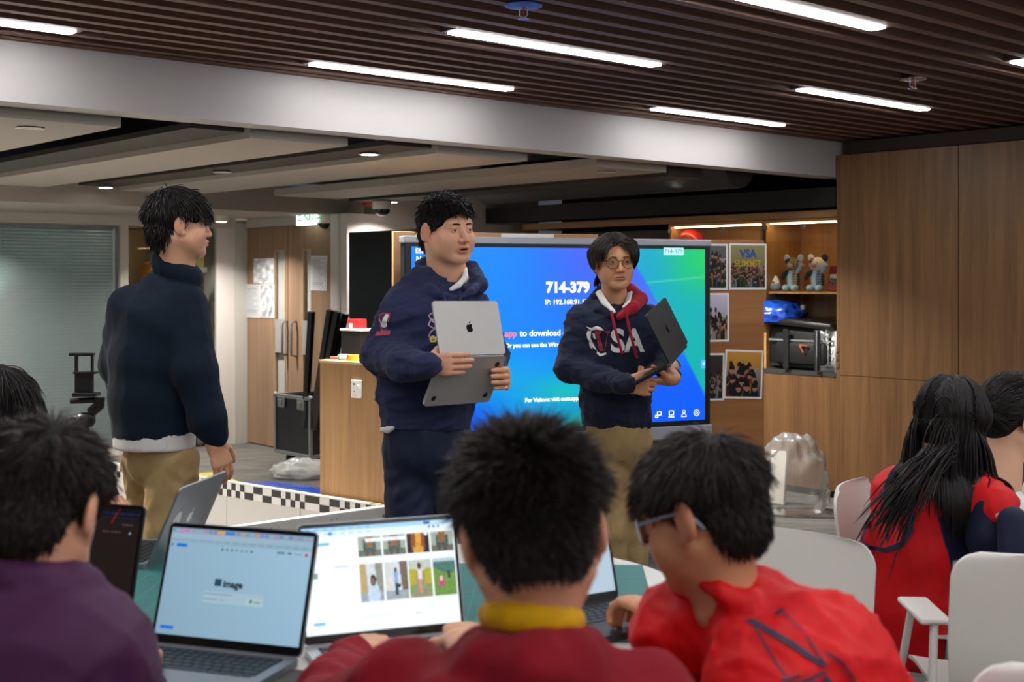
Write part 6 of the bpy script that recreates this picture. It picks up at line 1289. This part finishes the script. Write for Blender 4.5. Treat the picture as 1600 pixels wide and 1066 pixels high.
s = SDF(.005); s.chain([w(984, 452, 5.38), w(1000, 468, 5.30), w(988, 481, 5.205), w(968, 495, 5.15)], [.028, .031, .025, .014], None, .012); V, Fq = s.mesh(); link('hood_lining', np_mesh('hood_lining', V-np.array(par.location), Fq), M_redhood, hoodie, 'dark red hood lining')
for pts in ([(935, 456, 5.30), (944, 472, 5.20), (960, 488, 5.155)], [(984, 458, 5.28), (981, 472, 5.20), (974, 480, 5.165)]): s = SDF(.004); s.chain([w(*x) for x in pts], [(.015, .006), (.014, .006), (.008, .005)], (.8, .0, .6), .006); put('shirt_collar', s.mesh(), M_shirt, par)
for pts in ([(955, 486, 5.15), (960, 510, 5.130), (967, 535, 5.125), (972, 553, 5.12)], [(977, 486, 5.15), (983, 512, 5.135), (990, 540, 5.13), (995, 560, 5.13)]): g = G(); g.tube([Vector(w(*x))-B for x in pts], .0055, 8); g.obj('drawstring', M_redhood, hoodie, None, 60)
legs(par, [w(966, 664, 5.28), w(968, 690, 5.28)], [(.135, .105), (.138, .108)], [([w(944, 692, 5.28), w(952, 830, 5.24), w(954, 985, 5.28)], [.080, .070, .062], 3), ([w(990, 692, 5.30), w(990, 830, 5.32), w(988, 985, 5.34)], [.076, .064, .056], 4)], M_khaki, rt, ztop=w(0, 661, 5.28)[2])
for px, d in ((954, 5.28), (988, 5.34)): shoe(par, (w(px, 985, d)[0], d, 0), (.15, -.98, 0), M_shoe)
Mc = img_frame(966, 533, 5.0, (.12, -1, 0)); k = .0026
def pm(pts): return [((x-966)*k, -(y-533)*k) for x, y in pts]
tm = text_mesh('SA', .128, 0, 'LEFT', .004); decal(par, hoodie, tm, Mc @ Matrix.Translation((.002, -.012, 0)), M_wprint, 'chest_letters', .003)
decal(par, hoodie, polymesh([pm(q) for q in ([(943, 520), (953, 520), (953, 524), (950, 525), (954, 540), (957, 552), (951, 552), (944, 525), (942, 524)], [(952, 552), (957, 552), (962, 524), (959, 523), (959, 520), (966, 520), (966, 524), (963, 525), (958, 552)])]), Mc, M_rprint, 'chest_letters', .0036)
decal(par, hoodie, polymesh([pm(q) for q in ([(931, 514), (938, 516), (945, 513), (952, 515), (957, 520), (944, 519), (938, 521)], [(933, 520), (938, 521), (937, 532), (942, 542), (947, 552), (940, 546), (933, 534), (931, 526)], [(940, 524), (943, 525), (945, 534), (941, 531)], [(947, 552), (952, 556), (960, 554), (960, 557), (951, 560), (946, 556)], [(935, 536), (938, 540), (940, 550), (936, 545)])]+[pm_ for pm_ in []]), Mc, M_wprint, 'chest_emblem', .0032)
# his laptop
D_, C_, A_ = Vector(w(1047, 573, 4.86)), Vector(w(1075, 541, 5.10)), Vector(w(1010, 497, 4.91)); hx = (C_-D_).normalized(); l = (A_-D_); l = (l-hx*l.dot(hx)).normalized(); o_ = hx.cross(l); o_ = -o_ if o_.y > 0 else o_
x = o_.cross(l); laptop('laptop', 'open dark laptop held at a slant by the student with round glasses', frame((C_+D_)*.5, x, o_, l), M_dark, scr_plain, 6, False, w=.275, dp=.205, glow=.3, feet=True, mlogo=mat('logo_black', '#0a0a0b', .2), group='laptops held by standing students')
# ------------------------------------------------------------------ student seen from behind
B = ground(250, 4.45); par = person('student in dark teal fleece and khaki trousers seen from behind at left', B)
HM = head_matrix(P(281, 350, 4.40), hyaw(.90, .43), .02, -.03, .97); nb = to_local(HM, P(282, 440, 4.44)); fw = unit((.55, .83, 0)); rt = np.array((fw[1], -fw[0], 0))
hR = SDF(.003); hand_ops(hR, w(335, 688, 4.34), (.30, .05, -.95), (-.72, .68, .0), 1, per=[(.25, .45, .3), (.28, .5, .3), (.30, .5, .3), (.34, .5, .3)], thumb=(.3, .3), sc=1.0, spread=.045, thumb_n=.45); hR.cap(w(334, 690, 4.34), w(318, 610, 4.33), .028, .04, k=.02)
ex = SDF(.014); ex.chain([w(250, 700, 4.45), w(245, 580, 4.45), w(258, 470, 4.44)], [(.12, .09), (.13, .09), (.12, .075)], rt, .03)
for x, xk, d in ((268, 258, 4.42), (228, 238, 4.55)): ex.chain([w(x, 715, d), w(xk, 870, d), w(xk, 1060 if d < 4.5 else 1035, d)], [.055, .04, .03])
make_body(par, M_skin, HM, dict(fat=1.0, neckv=nb, neck_r=.058, eye_open=.0035), ex, [hR], .0027); eyes(par, HM); brows(par, HM)
hair_cap(par, HM, M_scalp, (.010, .015, .015), .052, .004, -.085); kp = lambda P_, q: hairline(P_, q, .052, .020, -.085)
locks_on(par, HM, 3600, 51, whorl((-.01, -.05, .12), .32, .9, .25, .0), lambda p, r: np.where(p[:, 2] > .04, np.where(p[:, 1] > .02, .060, .046), np.where(p[:, 1] > -.04, .020, .036))*r.uniform(.6, 1.15, len(p)), .0023, 1.0, kp, 6, .06, M_hair, 1.15)
hd = SDF(.008); hd.chain([w(240, 668, 4.45), w(237, 620, 4.45), w(239, 560, 4.45), w(246, 500, 4.44), w(262, 460, 4.44)], [(.158, .13), (.160, .135), (.165, .135), (.168, .115), (.125, .082)], rt, .03); hd.cut(w(240, 681, 4.45), (0, 0, -1)); hd.cap(w(240, 668, 4.45), w(240, 678, 4.45), (.157, .129), (.153, .126), rt, .006).cut(w(240, 688, 4.45), (0, 0, -1))
hd.chain([w(286, 480, 4.40), w(304, 580, 4.34), w(325, 655, 4.33), w(334, 676, 4.34)], [.086, .074, .060, .048], None, .03, (.003, 3, 7)).cap(w(332, 670, 4.34), w(337, 682, 4.34), .047, .042, k=.006)
hd.chain([w(205, 482, 4.48), w(186, 570, 4.54), w(200, 620, 4.72), w(225, 640, 4.86)], [.082, .068, .055, .045], None, .03, (.006, 3, 8))
s = np.linspace(0, 2*PI, 15)
ring_ = [w(277+31*math.cos(a), 428+12*math.cos(a)*1.1-4*math.sin(a), 4.44+.062*math.sin(a)) for a in s]; hd.chain(ring_, [.019]*15, None, .01); hd.chain([q+np.array((-.002, -.002, .018)) for q in ring_], [.016]*15, None, .02); hd.chain([q+np.array((-.004, -.004, .036)) for q in ring_], [.013]*15, None, .02)
V, Fq = hd.mesh(); V = folds(V, Fq, .010, 25, (15, 15, 2.5), mask=np.clip((1.44-V[:, 2])/.06, 0, 1)*np.clip((V[:, 2]-.90)/.05, .1, 1)); put('fleece', (V, Fq), M_teal, par)
s = SDF(.008); s.cap(w(241, 675, 4.45), w(241, 696, 4.45), (.156, .128), (.154, .127), rt, .01).cut(w(241, 700, 4.45), (0, 0, -1)); V, Fq = s.mesh(); put('shirt_hem', (folds(V, Fq, .003, 26, (14, 14, 2)), Fq), M_shirt, par)
legs(par, [w(252, 690, 4.45), w(250, 715, 4.46)], [(.122, .105), (.126, .11)], [([w(270, 722, 4.42), w(258, 860, 4.40), w(258, 1070, 4.42)], [.092, .082, .070], 5), ([w(226, 722, 4.52), w(240, 860, 4.60), w(240, 1045, 4.62)], [.080, .070, .060], 6)], M_khaki, rt, ztop=w(0, 688, 4.45)[2])
for px, d in ((258, 4.42), (240, 4.62)): shoe(par, (w(px, 1060, d)[0], d, 0), fw, M_shoe)
# ------------------------------------------------------------------ seated students
def seat_body(ex, hip, knee_dir, side, sc=1.0):
    """pelvis, thighs and shins of a seated figure; hip at seat height"""
    hip = V3(hip); kd = unit(knee_dir); sd = unit(side); pts = []
    for s in (-1, 1):
        a = hip+sd*s*.08; k = a+kd*.38*sc; f_ = k+V3(0, 0, -1)*(k[2]-.05); pts.append((a, k, f_))
        if ex is not None: ex.chain([a, k, f_], [.07, .05, .035], None, .02)
    return pts
def seat_trousers(par, hip, kd, side, m, seed, sc=1.0):
    lg = seat_body(None, hip, kd, side, sc); s = SDF(.012); sd = unit(side); s.cap(V3(hip)-sd*.06, V3(hip)+sd*.06, .11, .11, k=.03)
    for a, k, f_ in lg: s.chain([a, k, f_], [.092, .072, .058], None, .03)
    V, Fq = s.mesh(); put('trousers', (folds(V, Fq, .008, seed), Fq), m, par)
    for a, k, f_ in lg: shoe(par, (f_[0], f_[1], 0), kd, M_shoe)
# dark red hoodie, middle
d0 = 1.62; B = ground(830, d0); par = person('student with spiky black hair in a dark red hoodie, seated with back to the camera', B)
HM = head_matrix(P(831, 832, d0), hyaw(-.04, 1), .48, -.10, 1.01); nb = to_local(HM, P(826, 1010, d0-.01)); fw = unit((-.12, .99, 0)); rt = np.array((fw[1], -fw[0], 0))
hL = SDF(.003); hand_ops(hL, np.array((-.262, 2.19, .80)), (.10, .97, .10), (.05, .1, -1), -1, per=[(.5, .6, .5), (.45, .6, .5), (.45, .6, .5), (.5, .6, .5)], thumb=(.2, .2), sc=.92, spread=.08); hL.cap((-.262, 2.19, .80), (-.262, 1.98, .80), .026, .034, k=.02)
hR = SDF(.003); hand_ops(hR, np.array((-.085, 2.27, .80)), (-.05, .97, .10), (0, .1, -1), 1, per=[(.4, .5, .4), (.4, .6, .5), (.45, .6, .5), (.5, .6, .5)], thumb=(.2, .2), sc=.92, spread=.08); hR.cap((-.085, 2.27, .80), (-.06, 2.05, .80), .026, .034, k=.02)
ex = SDF(.014); hip = np.array((.02, d0-.02, .53)); ex.chain([hip, np.array((.02, d0-.04, .75)), np.array((.018, d0-.02, .93))], [(.11, .09), (.12, .09), (.12, .07)], rt, .03); seat_body(ex, hip, fw, rt)
make_body(par, M_skin, HM, dict(face=False, neckv=nb, neck_r=.040), ex, [hL, hR], .0032)
hair_cap(par, HM, M_scalp, (.007, .007, .010), .055, -.008, -.074)
kp = lambda P_, q: hairline(P_, q, .055, -.004, -.080)
locks_on(par, HM, 9000, 61, whorl((.006, -.072, .094), .85, .75, .22, .0), lambda p, r: np.where(p[:, 2] > .045, .046, np.where(p[:, 2] > .02, .028, .017))*r.uniform(.6, 1.25, len(p)), .00105, .12, kp, 5, .06, M_hairb, 1.12)
hd = SDF(.008)
hd.chain([np.array((.02, d0-.04, .60)), np.array((.02, d0-.06, .78)), np.array((.022, d0-.04, .89)), np.array((.022, d0, .935))], [(.16, .13), (.175, .135), (.165, .11), (.10, .075)], rt, .04)
hd.chain([np.array((-.135, d0+.03, .905)), np.array((-.262, d0+.16, .81)), np.array((-.275, d0+.38, .80)), np.array((-.264, d0+.53, .80))], [.078, .068, .056, .044], None, .04, (.006, 3, 9)).chain([np.array((.165, d0, .905)), np.array((.205, d0+.17, .78)), np.array((.07, d0+.40, .79)), np.array((-.06, d0+.55, .80))], [.078, .066, .054, .044], None, .04, (.006, 3, 10))
hd.chain([w(915, 1005, d0+.02), w(890, 1032, d0-.08), w(826, 1045, d0-.115), w(766, 1032, d0-.08), w(742, 1005, d0+.02)], [.024, .032, .036, .032, .024], None, .03)
V, Fq = hd.mesh(); V = folds(V, Fq, .020, 35, (7, 7, 6)); put('hoodie', (V, Fq), M_maroon, par)
s = SDF(.005); a_ = np.linspace(-.3, PI+.3, 9); s.chain([w(831+60*math.cos(a), 966+4*math.cos(a), d0-.005-.070*math.sin(a)) for a in a_], [.018]*9, None, .01); put('collar', s.mesh(), M_yellow, par, None, 'yellow shirt collar')
seat_trousers(par, hip, fw, rt, M_navyp, 71)
# purple jersey, left
d0 = 1.80; B = ground(75, d0); par = person('student in a purple jersey seated at the left edge with back to the camera', B)
HM = head_matrix(P(68, 797, d0), hyaw(.16, 1), .42, -.02, .98); cx = (75-800)/F*d0; nb = to_local(HM, P(68, 950, d0-.03)); fw = unit((.18, .98, 0)); rt = np.array((fw[1], -fw[0], 0))
ex = SDF(.014); hip = np.array((cx, d0-.06, .53)); ex.chain([hip, np.array((cx, d0-.08, .75)), np.array((cx, d0-.05, .95))], [(.11, .09), (.12, .09), (.12, .07)], rt, .03); seat_body(ex, hip, fw, rt)
hL = SDF(.003); hand_ops(hL, np.array((cx-.06, d0+.38, .80)), (.1, .97, .05), (0, .1, -1), -1, sc=.92); hR = SDF(.003); hand_ops(hR, np.array((cx+.03, d0+.32, .80)), (-.2, .98, .05), (0, .1, -1), 1, sc=.92)
make_body(par, M_skin, HM, dict(face=False, neckv=nb, neck_r=.053), ex, [hL, hR], .0032)
hair_cap(par, HM, M_scalp, (.007, .007, .010), .055, -.006, -.078); kp = lambda P_, q: hairline(P_, q, .055, -.002, -.084)
locks_on(par, HM, 8000, 65, whorl((.030, -.070, .085), .30, 1.0, .20, .0), lambda p, r: np.where(p[:, 2] > .045, .046, np.where(p[:, 1] > -.05, .016, .020))*r.uniform(.6, 1.2, len(p)), .0011, .5, kp, 6, .05, M_hairb, 1.12)
hd = SDF(.008)
hd.chain([np.array((cx-.01, d0-.07, .60)), np.array((cx-.01, d0-.09, .80)), np.array((cx-.01, d0-.07, .93)), np.array((cx-.01, d0-.03, 1.01))], [(.165, .13), (.18, .135), (.165, .11), (.085, .075)], rt, .04)
hd.chain([np.array((cx+.082, d0-.03, .935)), np.array((cx+.115, d0+.0, .74)), np.array((cx+.08, d0+.18, .76)), np.array((cx+.03, d0+.32, .80))], [.078, .066, .050, .042], None, .05, (.006, 3, 11)).chain([np.array((cx-.15, d0-.02, .93)), np.array((cx-.20, d0+.05, .74)), np.array((cx-.10, d0+.24, .78)), np.array((cx-.06, d0+.38, .80))], [.080, .066, .050, .042], None, .05, (.006, 3, 12))
a_ = np.linspace(0, 2*PI, 13); cr = [np.array((cx-.008+.076*math.cos(a), d0-.03+.070*math.sin(a), 1.035-.02*math.sin(a)-.012*math.cos(a))) for a in a_]; hd.chain(cr, [.012]*13, None, .02)
V, Fq = hd.mesh(); V = folds(V, Fq, .018, 45, (8, 8, 6)); put('jersey', (V, Fq), M_purple, par); seat_trousers(par, hip, fw, rt, M_navyp, 72)
# red jersey and blue glasses
d0 = 1.95; B = ground(1120, d0); par = person('student with pale blue glasses in a red jersey, typing on a laptop', B)
HM = head_matrix(P(1094, 802, d0), hyaw(-.80, .60), .36, .06, .915); fw = unit((-.62, .78, 0)); rt = np.array((fw[1], -fw[0], 0)); nb = to_local(HM, P(1135, 950, d0-.02))
hL = SDF(.003); hand_ops(hL, np.array((.270, 2.36, .835)), (-.50, .86, .02), (-.1, -.1, -1), -1, per=[(.35, .55, .4), (.45, .65, .45), (.5, .7, .5), (.55, .7, .5)], thumb=(.25, .2), sc=.95, spread=.08); hL.cap((.270, 2.36, .835), (.36, 2.20, .835), .026, .034, k=.02)
hR = SDF(.003); hand_ops(hR, np.array((.33, 2.40, .80)), (-.55, .84, .0), (0, -.1, -1), 1, sc=.9)
ex = SDF(.014); hip = np.array((.47, d0-.03, .53)); ex.chain([hip, np.array((.44, d0-.05, .72)), np.array((.39, d0-.03, .88))], [(.11, .09), (.11, .08), (.08, .06)], rt, .03); seat_body(ex, hip, fw, rt)
make_body(par, M_skin2, HM, dict(fat=.98, neckv=nb, neck_r=.054), ex, [hL, hR], .0030); eyes(par, HM, (0, -.3)); brows(par, HM)
hair_cap(par, HM, M_scalp, (.008, .009, .012), .052, .0, -.076); kp = lambda P_, q: hairline(P_, q, .052, .008, -.080)
locks_on(par, HM, 8500, 67, whorl((-.005, -.062, .105), .40, .9, .18, .0), lambda p, r: np.where(p[:, 2] > .05, .052, np.where((p[:, 1] > -.05) & (p[:, 1] < .025), .012, .024))*r.uniform(.6, 1.15, len(p)), .0012, .75, kp, 6, .04, M_hairb, 1.14)
spectacles(par, HM, mat('glasses_blue', '#d3e4f3', .15, spec=.8), (.0265, .021), .0021, True, glass('lens_clear', '#f4f2ee', 1.45), mat('temple_blue', '#8fa3b6', .3), drop=.005, tw=.0026)
jr = SDF(.008)
jr.chain([np.array((.47, d0-.05, .58)), np.array((.46, d0-.07, .74)), np.array((.425, d0-.06, .86)), np.array((.365, d0-.02, .935))], [(.165, .125), (.18, .135), (.165, .115), (.095, .075)], rt, .04)
jr.chain([np.array((.275, d0+.05, .895)), np.array((.31, d0+.16, .80)), np.array((.36, d0+.235, .815)), np.array((.315, d0+.33, .835))], [.078, .066, .054, .044], None, .045, (.007, 3, 13)).chain([np.array((.480, d0-.02, .85)), np.array((.545, d0+.16, .74)), np.array((.45, d0+.34, .77)), np.array((.36, d0+.42, .80))], [.085, .066, .054, .042], None, .045, (.006, 3, 14))
jr.chain([np.array((.270, d0+.06, .895)), np.array((.335, d0+.02, .940))], [.072, .060], None, .05)
a_ = np.linspace(0, 2*PI, 13); cr = [np.array((.345+.074*math.cos(a)*.95, d0-.015+.070*math.sin(a), .975-.03*math.cos(a))) for a in a_]; jr.chain(cr, [.010]*13, None, .02)
V, Fq = jr.mesh(); V = folds(folds(V, Fq, .020, 55, (8, 8, 7)), Fq, .008, 56, (20, 20, 20)); jer = put('jersey', (V, Fq), M_redjer, par); seat_trousers(par, hip, fw, rt, M_navyj, 73)
Mc = img_frame(1235, 1035, d0-.2, (.12, -.95, .28)); kk = .00088
def pn(pts): return [((x-1235)*kk, -(y-1035)*kk) for x, y in pts]
decal(par, jer, polymesh([pn(q) for q in ([(1196, 968), (1207, 965), (1301, 1043), (1285, 1042)],)]+stroke(pn([(1205, 970), (1214, 1010), (1230, 1056)]), .0028)+stroke(pn([(1259, 958), (1274, 985), (1292, 1035)]), .0028)+stroke(pn([(1246, 960), (1262, 952)]), .004)+stroke(pn([(1220, 1062), (1248, 1056)]), .004)+stroke(pn([(1300, 1022), (1322, 1040), (1342, 1068)]), .0034)+stroke(pn([(1243, 1068), (1292, 1052), (1293, 1066)]), .005)+stroke(pn([(1258, 1090), (1300, 1064)]), .012)), Mc, M_nprint, 'back_letters', .003, .03)
# long-haired student in red
d0 = 3.62; B = ground(1440, d0); par = person('student with long black hair in a red jersey, seated at right with back turned', B)
HM = head_matrix(P(1489, 660, d0+.02), hyaw(.80, .60), .35, .0, 1.06); fw = unit((.80, .60, 0)); rt = np.array((fw[1], -fw[0], 0)); nb = to_local(HM, P(1462, 745, d0)); g0 = lambda px, py, d=d0: w(px, py, d)
hR = SDF(.0035); hand_ops(hR, g0(1580, 868, 3.62), (.9, .3, .1), (0, 0, -1), 1, sc=.9); hR.cap(g0(1580, 868, 3.62), g0(1535, 858, 3.52), .026, .036, k=.02)
ex = SDF(.014); hip = g0(1462, 990, 3.70); hip[2] = .50; ex.chain([hip, g0(1430, 900), g0(1455, 770)], [(.10, .085), (.11, .085), (.11, .065)], rt, .03); seat_body(ex, hip, unit((.85, -.1, 0)), np.array((.1, .85, 0)))
make_body(par, M_skin, HM, dict(face=True, neckv=nb, neck_r=.050, ear=0), ex, [hR], .0035); eyes(par, HM); brows(par, HM)
hair_cap(par, HM, M_scalp, (.006, .008, .008), .060, -.02, -.09)
kp = lambda P_, q: hairline(P_, q, .062, .0, -.03)
def gd(p, n, r):
    d = np.stack([np.sign(p[:, 0])*np.clip(1.2-6*np.abs(p[:, 0]), .15, 1), np.where(p[:, 1] < -.04, -.7, .0), -.35+0*p[:, 0]], 1); d -= n*np.sum(d*n, 1, keepdims=True); return d/np.linalg.norm(d, axis=1, keepdims=True)+n*.06+r.normal(size=p.shape)*.06
tc_ = np.array((.66, 3.62, 0))
def torso_push(c0, c1, rad):
    c0, c1 = V3(c0), V3(c1)
    def f(p): t = np.clip(((p-c0) @ (c1-c0))/np.dot(c1-c0, c1-c0), 0, 1)[:, None]; c = c0+(c1-c0)*t; q = p-c; l = np.linalg.norm(q, axis=1, keepdims=True); return np.where(l < rad, c+q/np.maximum(l, 1e-6)*rad, p)
    return f
tp = torso_push(g0(1435, 990), g0(1462, 790), .15)
ap = torso_push(g0(1508, 775, 3.60), g0(1560, 800, 3.50), .085)
locks_on(par, HM, 5200, 81, gd, lambda p, r: (.33+.0*p[:, 0])*r.uniform(.78, 1.05, len(p)), .0026, 6.5, kp, 14, .012, M_hair, 1.13, kmax=1.12, zlim=-.03, extra_push=lambda x: ap(tp(x)))
# locks that fall across the back
r8 = np.random.default_rng(88); n8 = 130; st = np.stack([g0(1470+x, 700+y, 3.50) for x, y in zip(r8.uniform(-25, 25, n8), r8.uniform(-10, 25, n8))]); en = np.stack([g0(1392+x, 820+y, 3.34) for x, y in zip(r8.normal(0, 24, n8), r8.normal(0, 26, n8))])
dd = en-st; ln = np.linalg.norm(dd, axis=1); dd = dd/ln[:, None]; dd[:, 2] += .28; locks('hair', st, dd, ln*1.03, .0026*r8.uniform(.7, 1.2, n8), .55, 9, .012, 88, parent=par, m=M_hair, push=lambda x: tp(x), offset=tuple(par.location), kind='stuff')
jr = SDF(.008)
jr.chain([g0(1428, 1000), g0(1422, 940), g0(1430, 860), g0(1448, 790), g0(1462, 755)], [(.128, .122), (.135, .125), (.142, .125), (.135, .11), (.07, .06)], rt, .04); jr.cut(g0(1428, 1034), (0, 0, -1))
jr.chain([g0(1515, 772, 3.58), g0(1560, 800, 3.48)], [.078, .068], None, .04, (.005, 3, 15)).cut(g0(1583, 812, 3.45), (.85, -.35, -.4)); jr.chain([g0(1400, 772, 3.70), g0(1420, 800, 3.85)], [.075, .065], None, .04)
V, Fq = jr.mesh(); V = folds(V, Fq, .012, 65, (9, 9, 6)); cen = g0(1424, 900); su = (V-cen) @ rt; fu = (V-cen) @ fw; ang = np.degrees(np.arctan2(su, -fu)); zz = V[:, 2]
na = np.clip(np.minimum((ang-60-90*np.clip(.86-zz, -.3, .2))/24+.5, (.80-zz)/.10+.5), 0, 1); wa = np.clip(np.minimum((ang-80)/24+.5, (.68-zz)/.10+.5), 0, 1)
jer = put('jersey', (V, Fq), zonecloth('red_navy_jersey', '#d81218', '#141a38', '#d8d6d3'), par, np.stack([na, wa, 0*na], 1))
s = SDF(.009); s.chain([g0(1550, 800, 3.49), g0(1545, 842, 3.47), g0(1572, 862, 3.58)], [.062, .055, .045], None, .03, (.005, 3, 16)); put('undersleeve', s.mesh(), M_navyj, par, None, 'navy sleeve under the red one')
seat_trousers(par, hip+V3(.02, .03, 0), unit((.85, .1, 0)), np.array((-.1, .85, 0)), M_navyj, 74)
n1 = 1/470
Mc = img_frame(1398, 800, 3.3, (-.28, -.95, .1)); kq = d0/F
def pg(pts): return [((x-1398)*kq, -(y-800)*kq) for x, y in pts]
decal(par, jer, polymesh(stroke(pg([(1350, 861), (1362, 868), (1385, 869), (1408, 858), (1421, 838), (1424, 812), (1420, 795)]), [.003, .010, .014, .016, .016, .012, .004])+stroke(pg([(1351, 845), (1359, 838), (1360, 828), (1355, 822)]), .006)+stroke(pg([(1366, 805), (1376, 800), (1392, 800)]), .006)+stroke(pg([(1396, 744), (1403, 765), (1410, 790)]), .014)+stroke(pg([(1388, 830), (1387, 855)]), .008)+stroke(pg([(1366, 812), (1370, 811)]), .008)+stroke(pg([(1372, 795), (1398, 742)]), .004)), Mc, M_nprint, 'back_emblem', .003, .03)
# second girl, behind at the right edge
def simple_seated(label, px, hp, d, yaw, pitch, skin, jm, hairf, seed, sc=1.05, spec=None):
    B = ground(px, d); par = person(label, B); hm_ = head_matrix(P(*hp), hyaw(*yaw), pitch, 0, sc); hx, hy, hz = P(*hp); fw = unit((yaw[0], yaw[1], 0)); rt = np.array((fw[1], -fw[0], 0)); nk = V3(hx, hy, hz-.235*1.0)-fw*.05; nb = to_local(hm_, nk)
    ex = SDF(.014); hip = V3(hx, hy, .53)-fw*.16; ch = nk+V3(0, 0, -.09); ex.chain([hip, ch], [(.10, .085), (.11, .07)], rt, .03); seat_body(ex, hip, fw, rt); hs = []
    for sg in (-1, 1):
        S = SDF(.0035); wr_ = ch+fw*.30+rt*sg*.14+V3(0, 0, .0); wr_[2] = .815; hand_ops(S, wr_, fw, (0, 0, -1), sg, sc=.9); hs.append(S)
    make_body(par, skin, hm_, dict(neckv=nb, neck_r=.05), ex, hs, .0035); eyes(par, hm_); brows(par, hm_); hair_cap(par, hm_, M_scalp, (.010, .012, .013), .058, -.01, -.085); hairf(par, hm_)
    jr = SDF(.009); jr.chain([hip+V3(0, 0, .02), hip*.5+ch*.5, ch+V3(0, 0, .03)], [(.135, .115), (.14, .115), (.09, .07)], rt, .04)
    for sg in (-1, 1): sh = ch+rt*sg*.115; el = sh+fw*.12+rt*sg*.02+V3(0, 0, -.14); wr_ = ch+fw*.30+rt*sg*.14; wr_[2] = .815; jr.chain([sh, el, wr_], [.070, .058, .042], None, .04)
    V, Fq = jr.mesh(); put('jersey', (folds(V, Fq, .010, seed), Fq), jm, par); seat_trousers(par, hip, fw, rt, M_navyj, seed+1); 
    if spec: spectacles(par, hm_, spec, (.0255, .020), .0016, True)
    return par, hm_
long_ = lambda L, sd: (lambda par, hm_: locks_on(par, hm_, 2600, sd, gd, lambda p, r: np.full(len(p), L)*r.uniform(.8, 1.05, len(p)),   .0026, 6.5, lambda P_, q: hairline(P_, q, .060, .0, -.05), 11, .012, M_hair, 1.13, kmax=1.12))
def tied(par, hm_):
    def td(p, n, r): t = np.array((0, -.10, .0))-p; t -= n*np.sum(t*n, 1, keepdims=True); t /= np.linalg.norm(t, axis=1, keepdims=True)+1e-6; return t+n*.02+r.normal(size=p.shape)*.03
    locks_on(par, hm_, 3600, 92, td, .09, .0024, .1, lambda P_, q: hairline(P_, q, .060, .005, -.06), 6, .01, M_hair, 1.13, kmax=1.10)
simple_seated('student with tied dark hair at the right edge, behind the long-haired student', 1590, (1588, 652, 4.35), 4.35, (.97, .25), .25, M_skin3, M_shirt, tied, 93, 1.12)
simple_seated('student with dark hair and navy top, almost wholly cut by the right edge', 1705, (1702, 772, 3.06), 3.06, (.25, .97), .3, M_skin3, M_navyj, long_(.30, 97), 98)
def mop(par, hm_): locks_on(par, hm_, 4200, 101, whorl((.0, -.05, .12), .30, .8, .2, .0), lambda p, r: np.where(p[:, 2] > .03, .105, .06)*r.uniform(.7, 1.1, len(p)), .0022, 1.7, lambda P_, q: hairline(P_, q, .055, .0, -.085), 8, .03, M_hair, 1.14)
simple_seated('student with messy dark hair and glasses at the left edge, beyond the student in purple', 0, (-4, 646, 3.72), 3.72, (.75, -.45), .45, M_skin, M_navyj, mop, 103, 1.06, mat('glasses_dark', '#1a1714', .3))
chair('white chair under the student at the left edge, mostly out of frame', -1.60, 3.80, face(.75, -.45)); chair('white chair under the student with tied hair at the right edge', 1.66, 4.34, face(.97, .25))
t = thing('work_table', 'second white table at the right edge beside the long-haired student', 'table', (2.42, 3.98, 0)); g = G(); g.prism(superell(0, 0, .62, .62, 3), Matrix.Translation((0, 0, TZ-.028)), .028); g.obj('table_top', mat('table_white', '#e4e0da', .35), t, smooth=40)
for x in (-.4, .4):
    for y in (-.4, .4): G().tube([(x, y, TZ-.03), (x*1.05, y*1.05, 0)], .022, 12).obj('leg', M_leg, t, smooth=60)
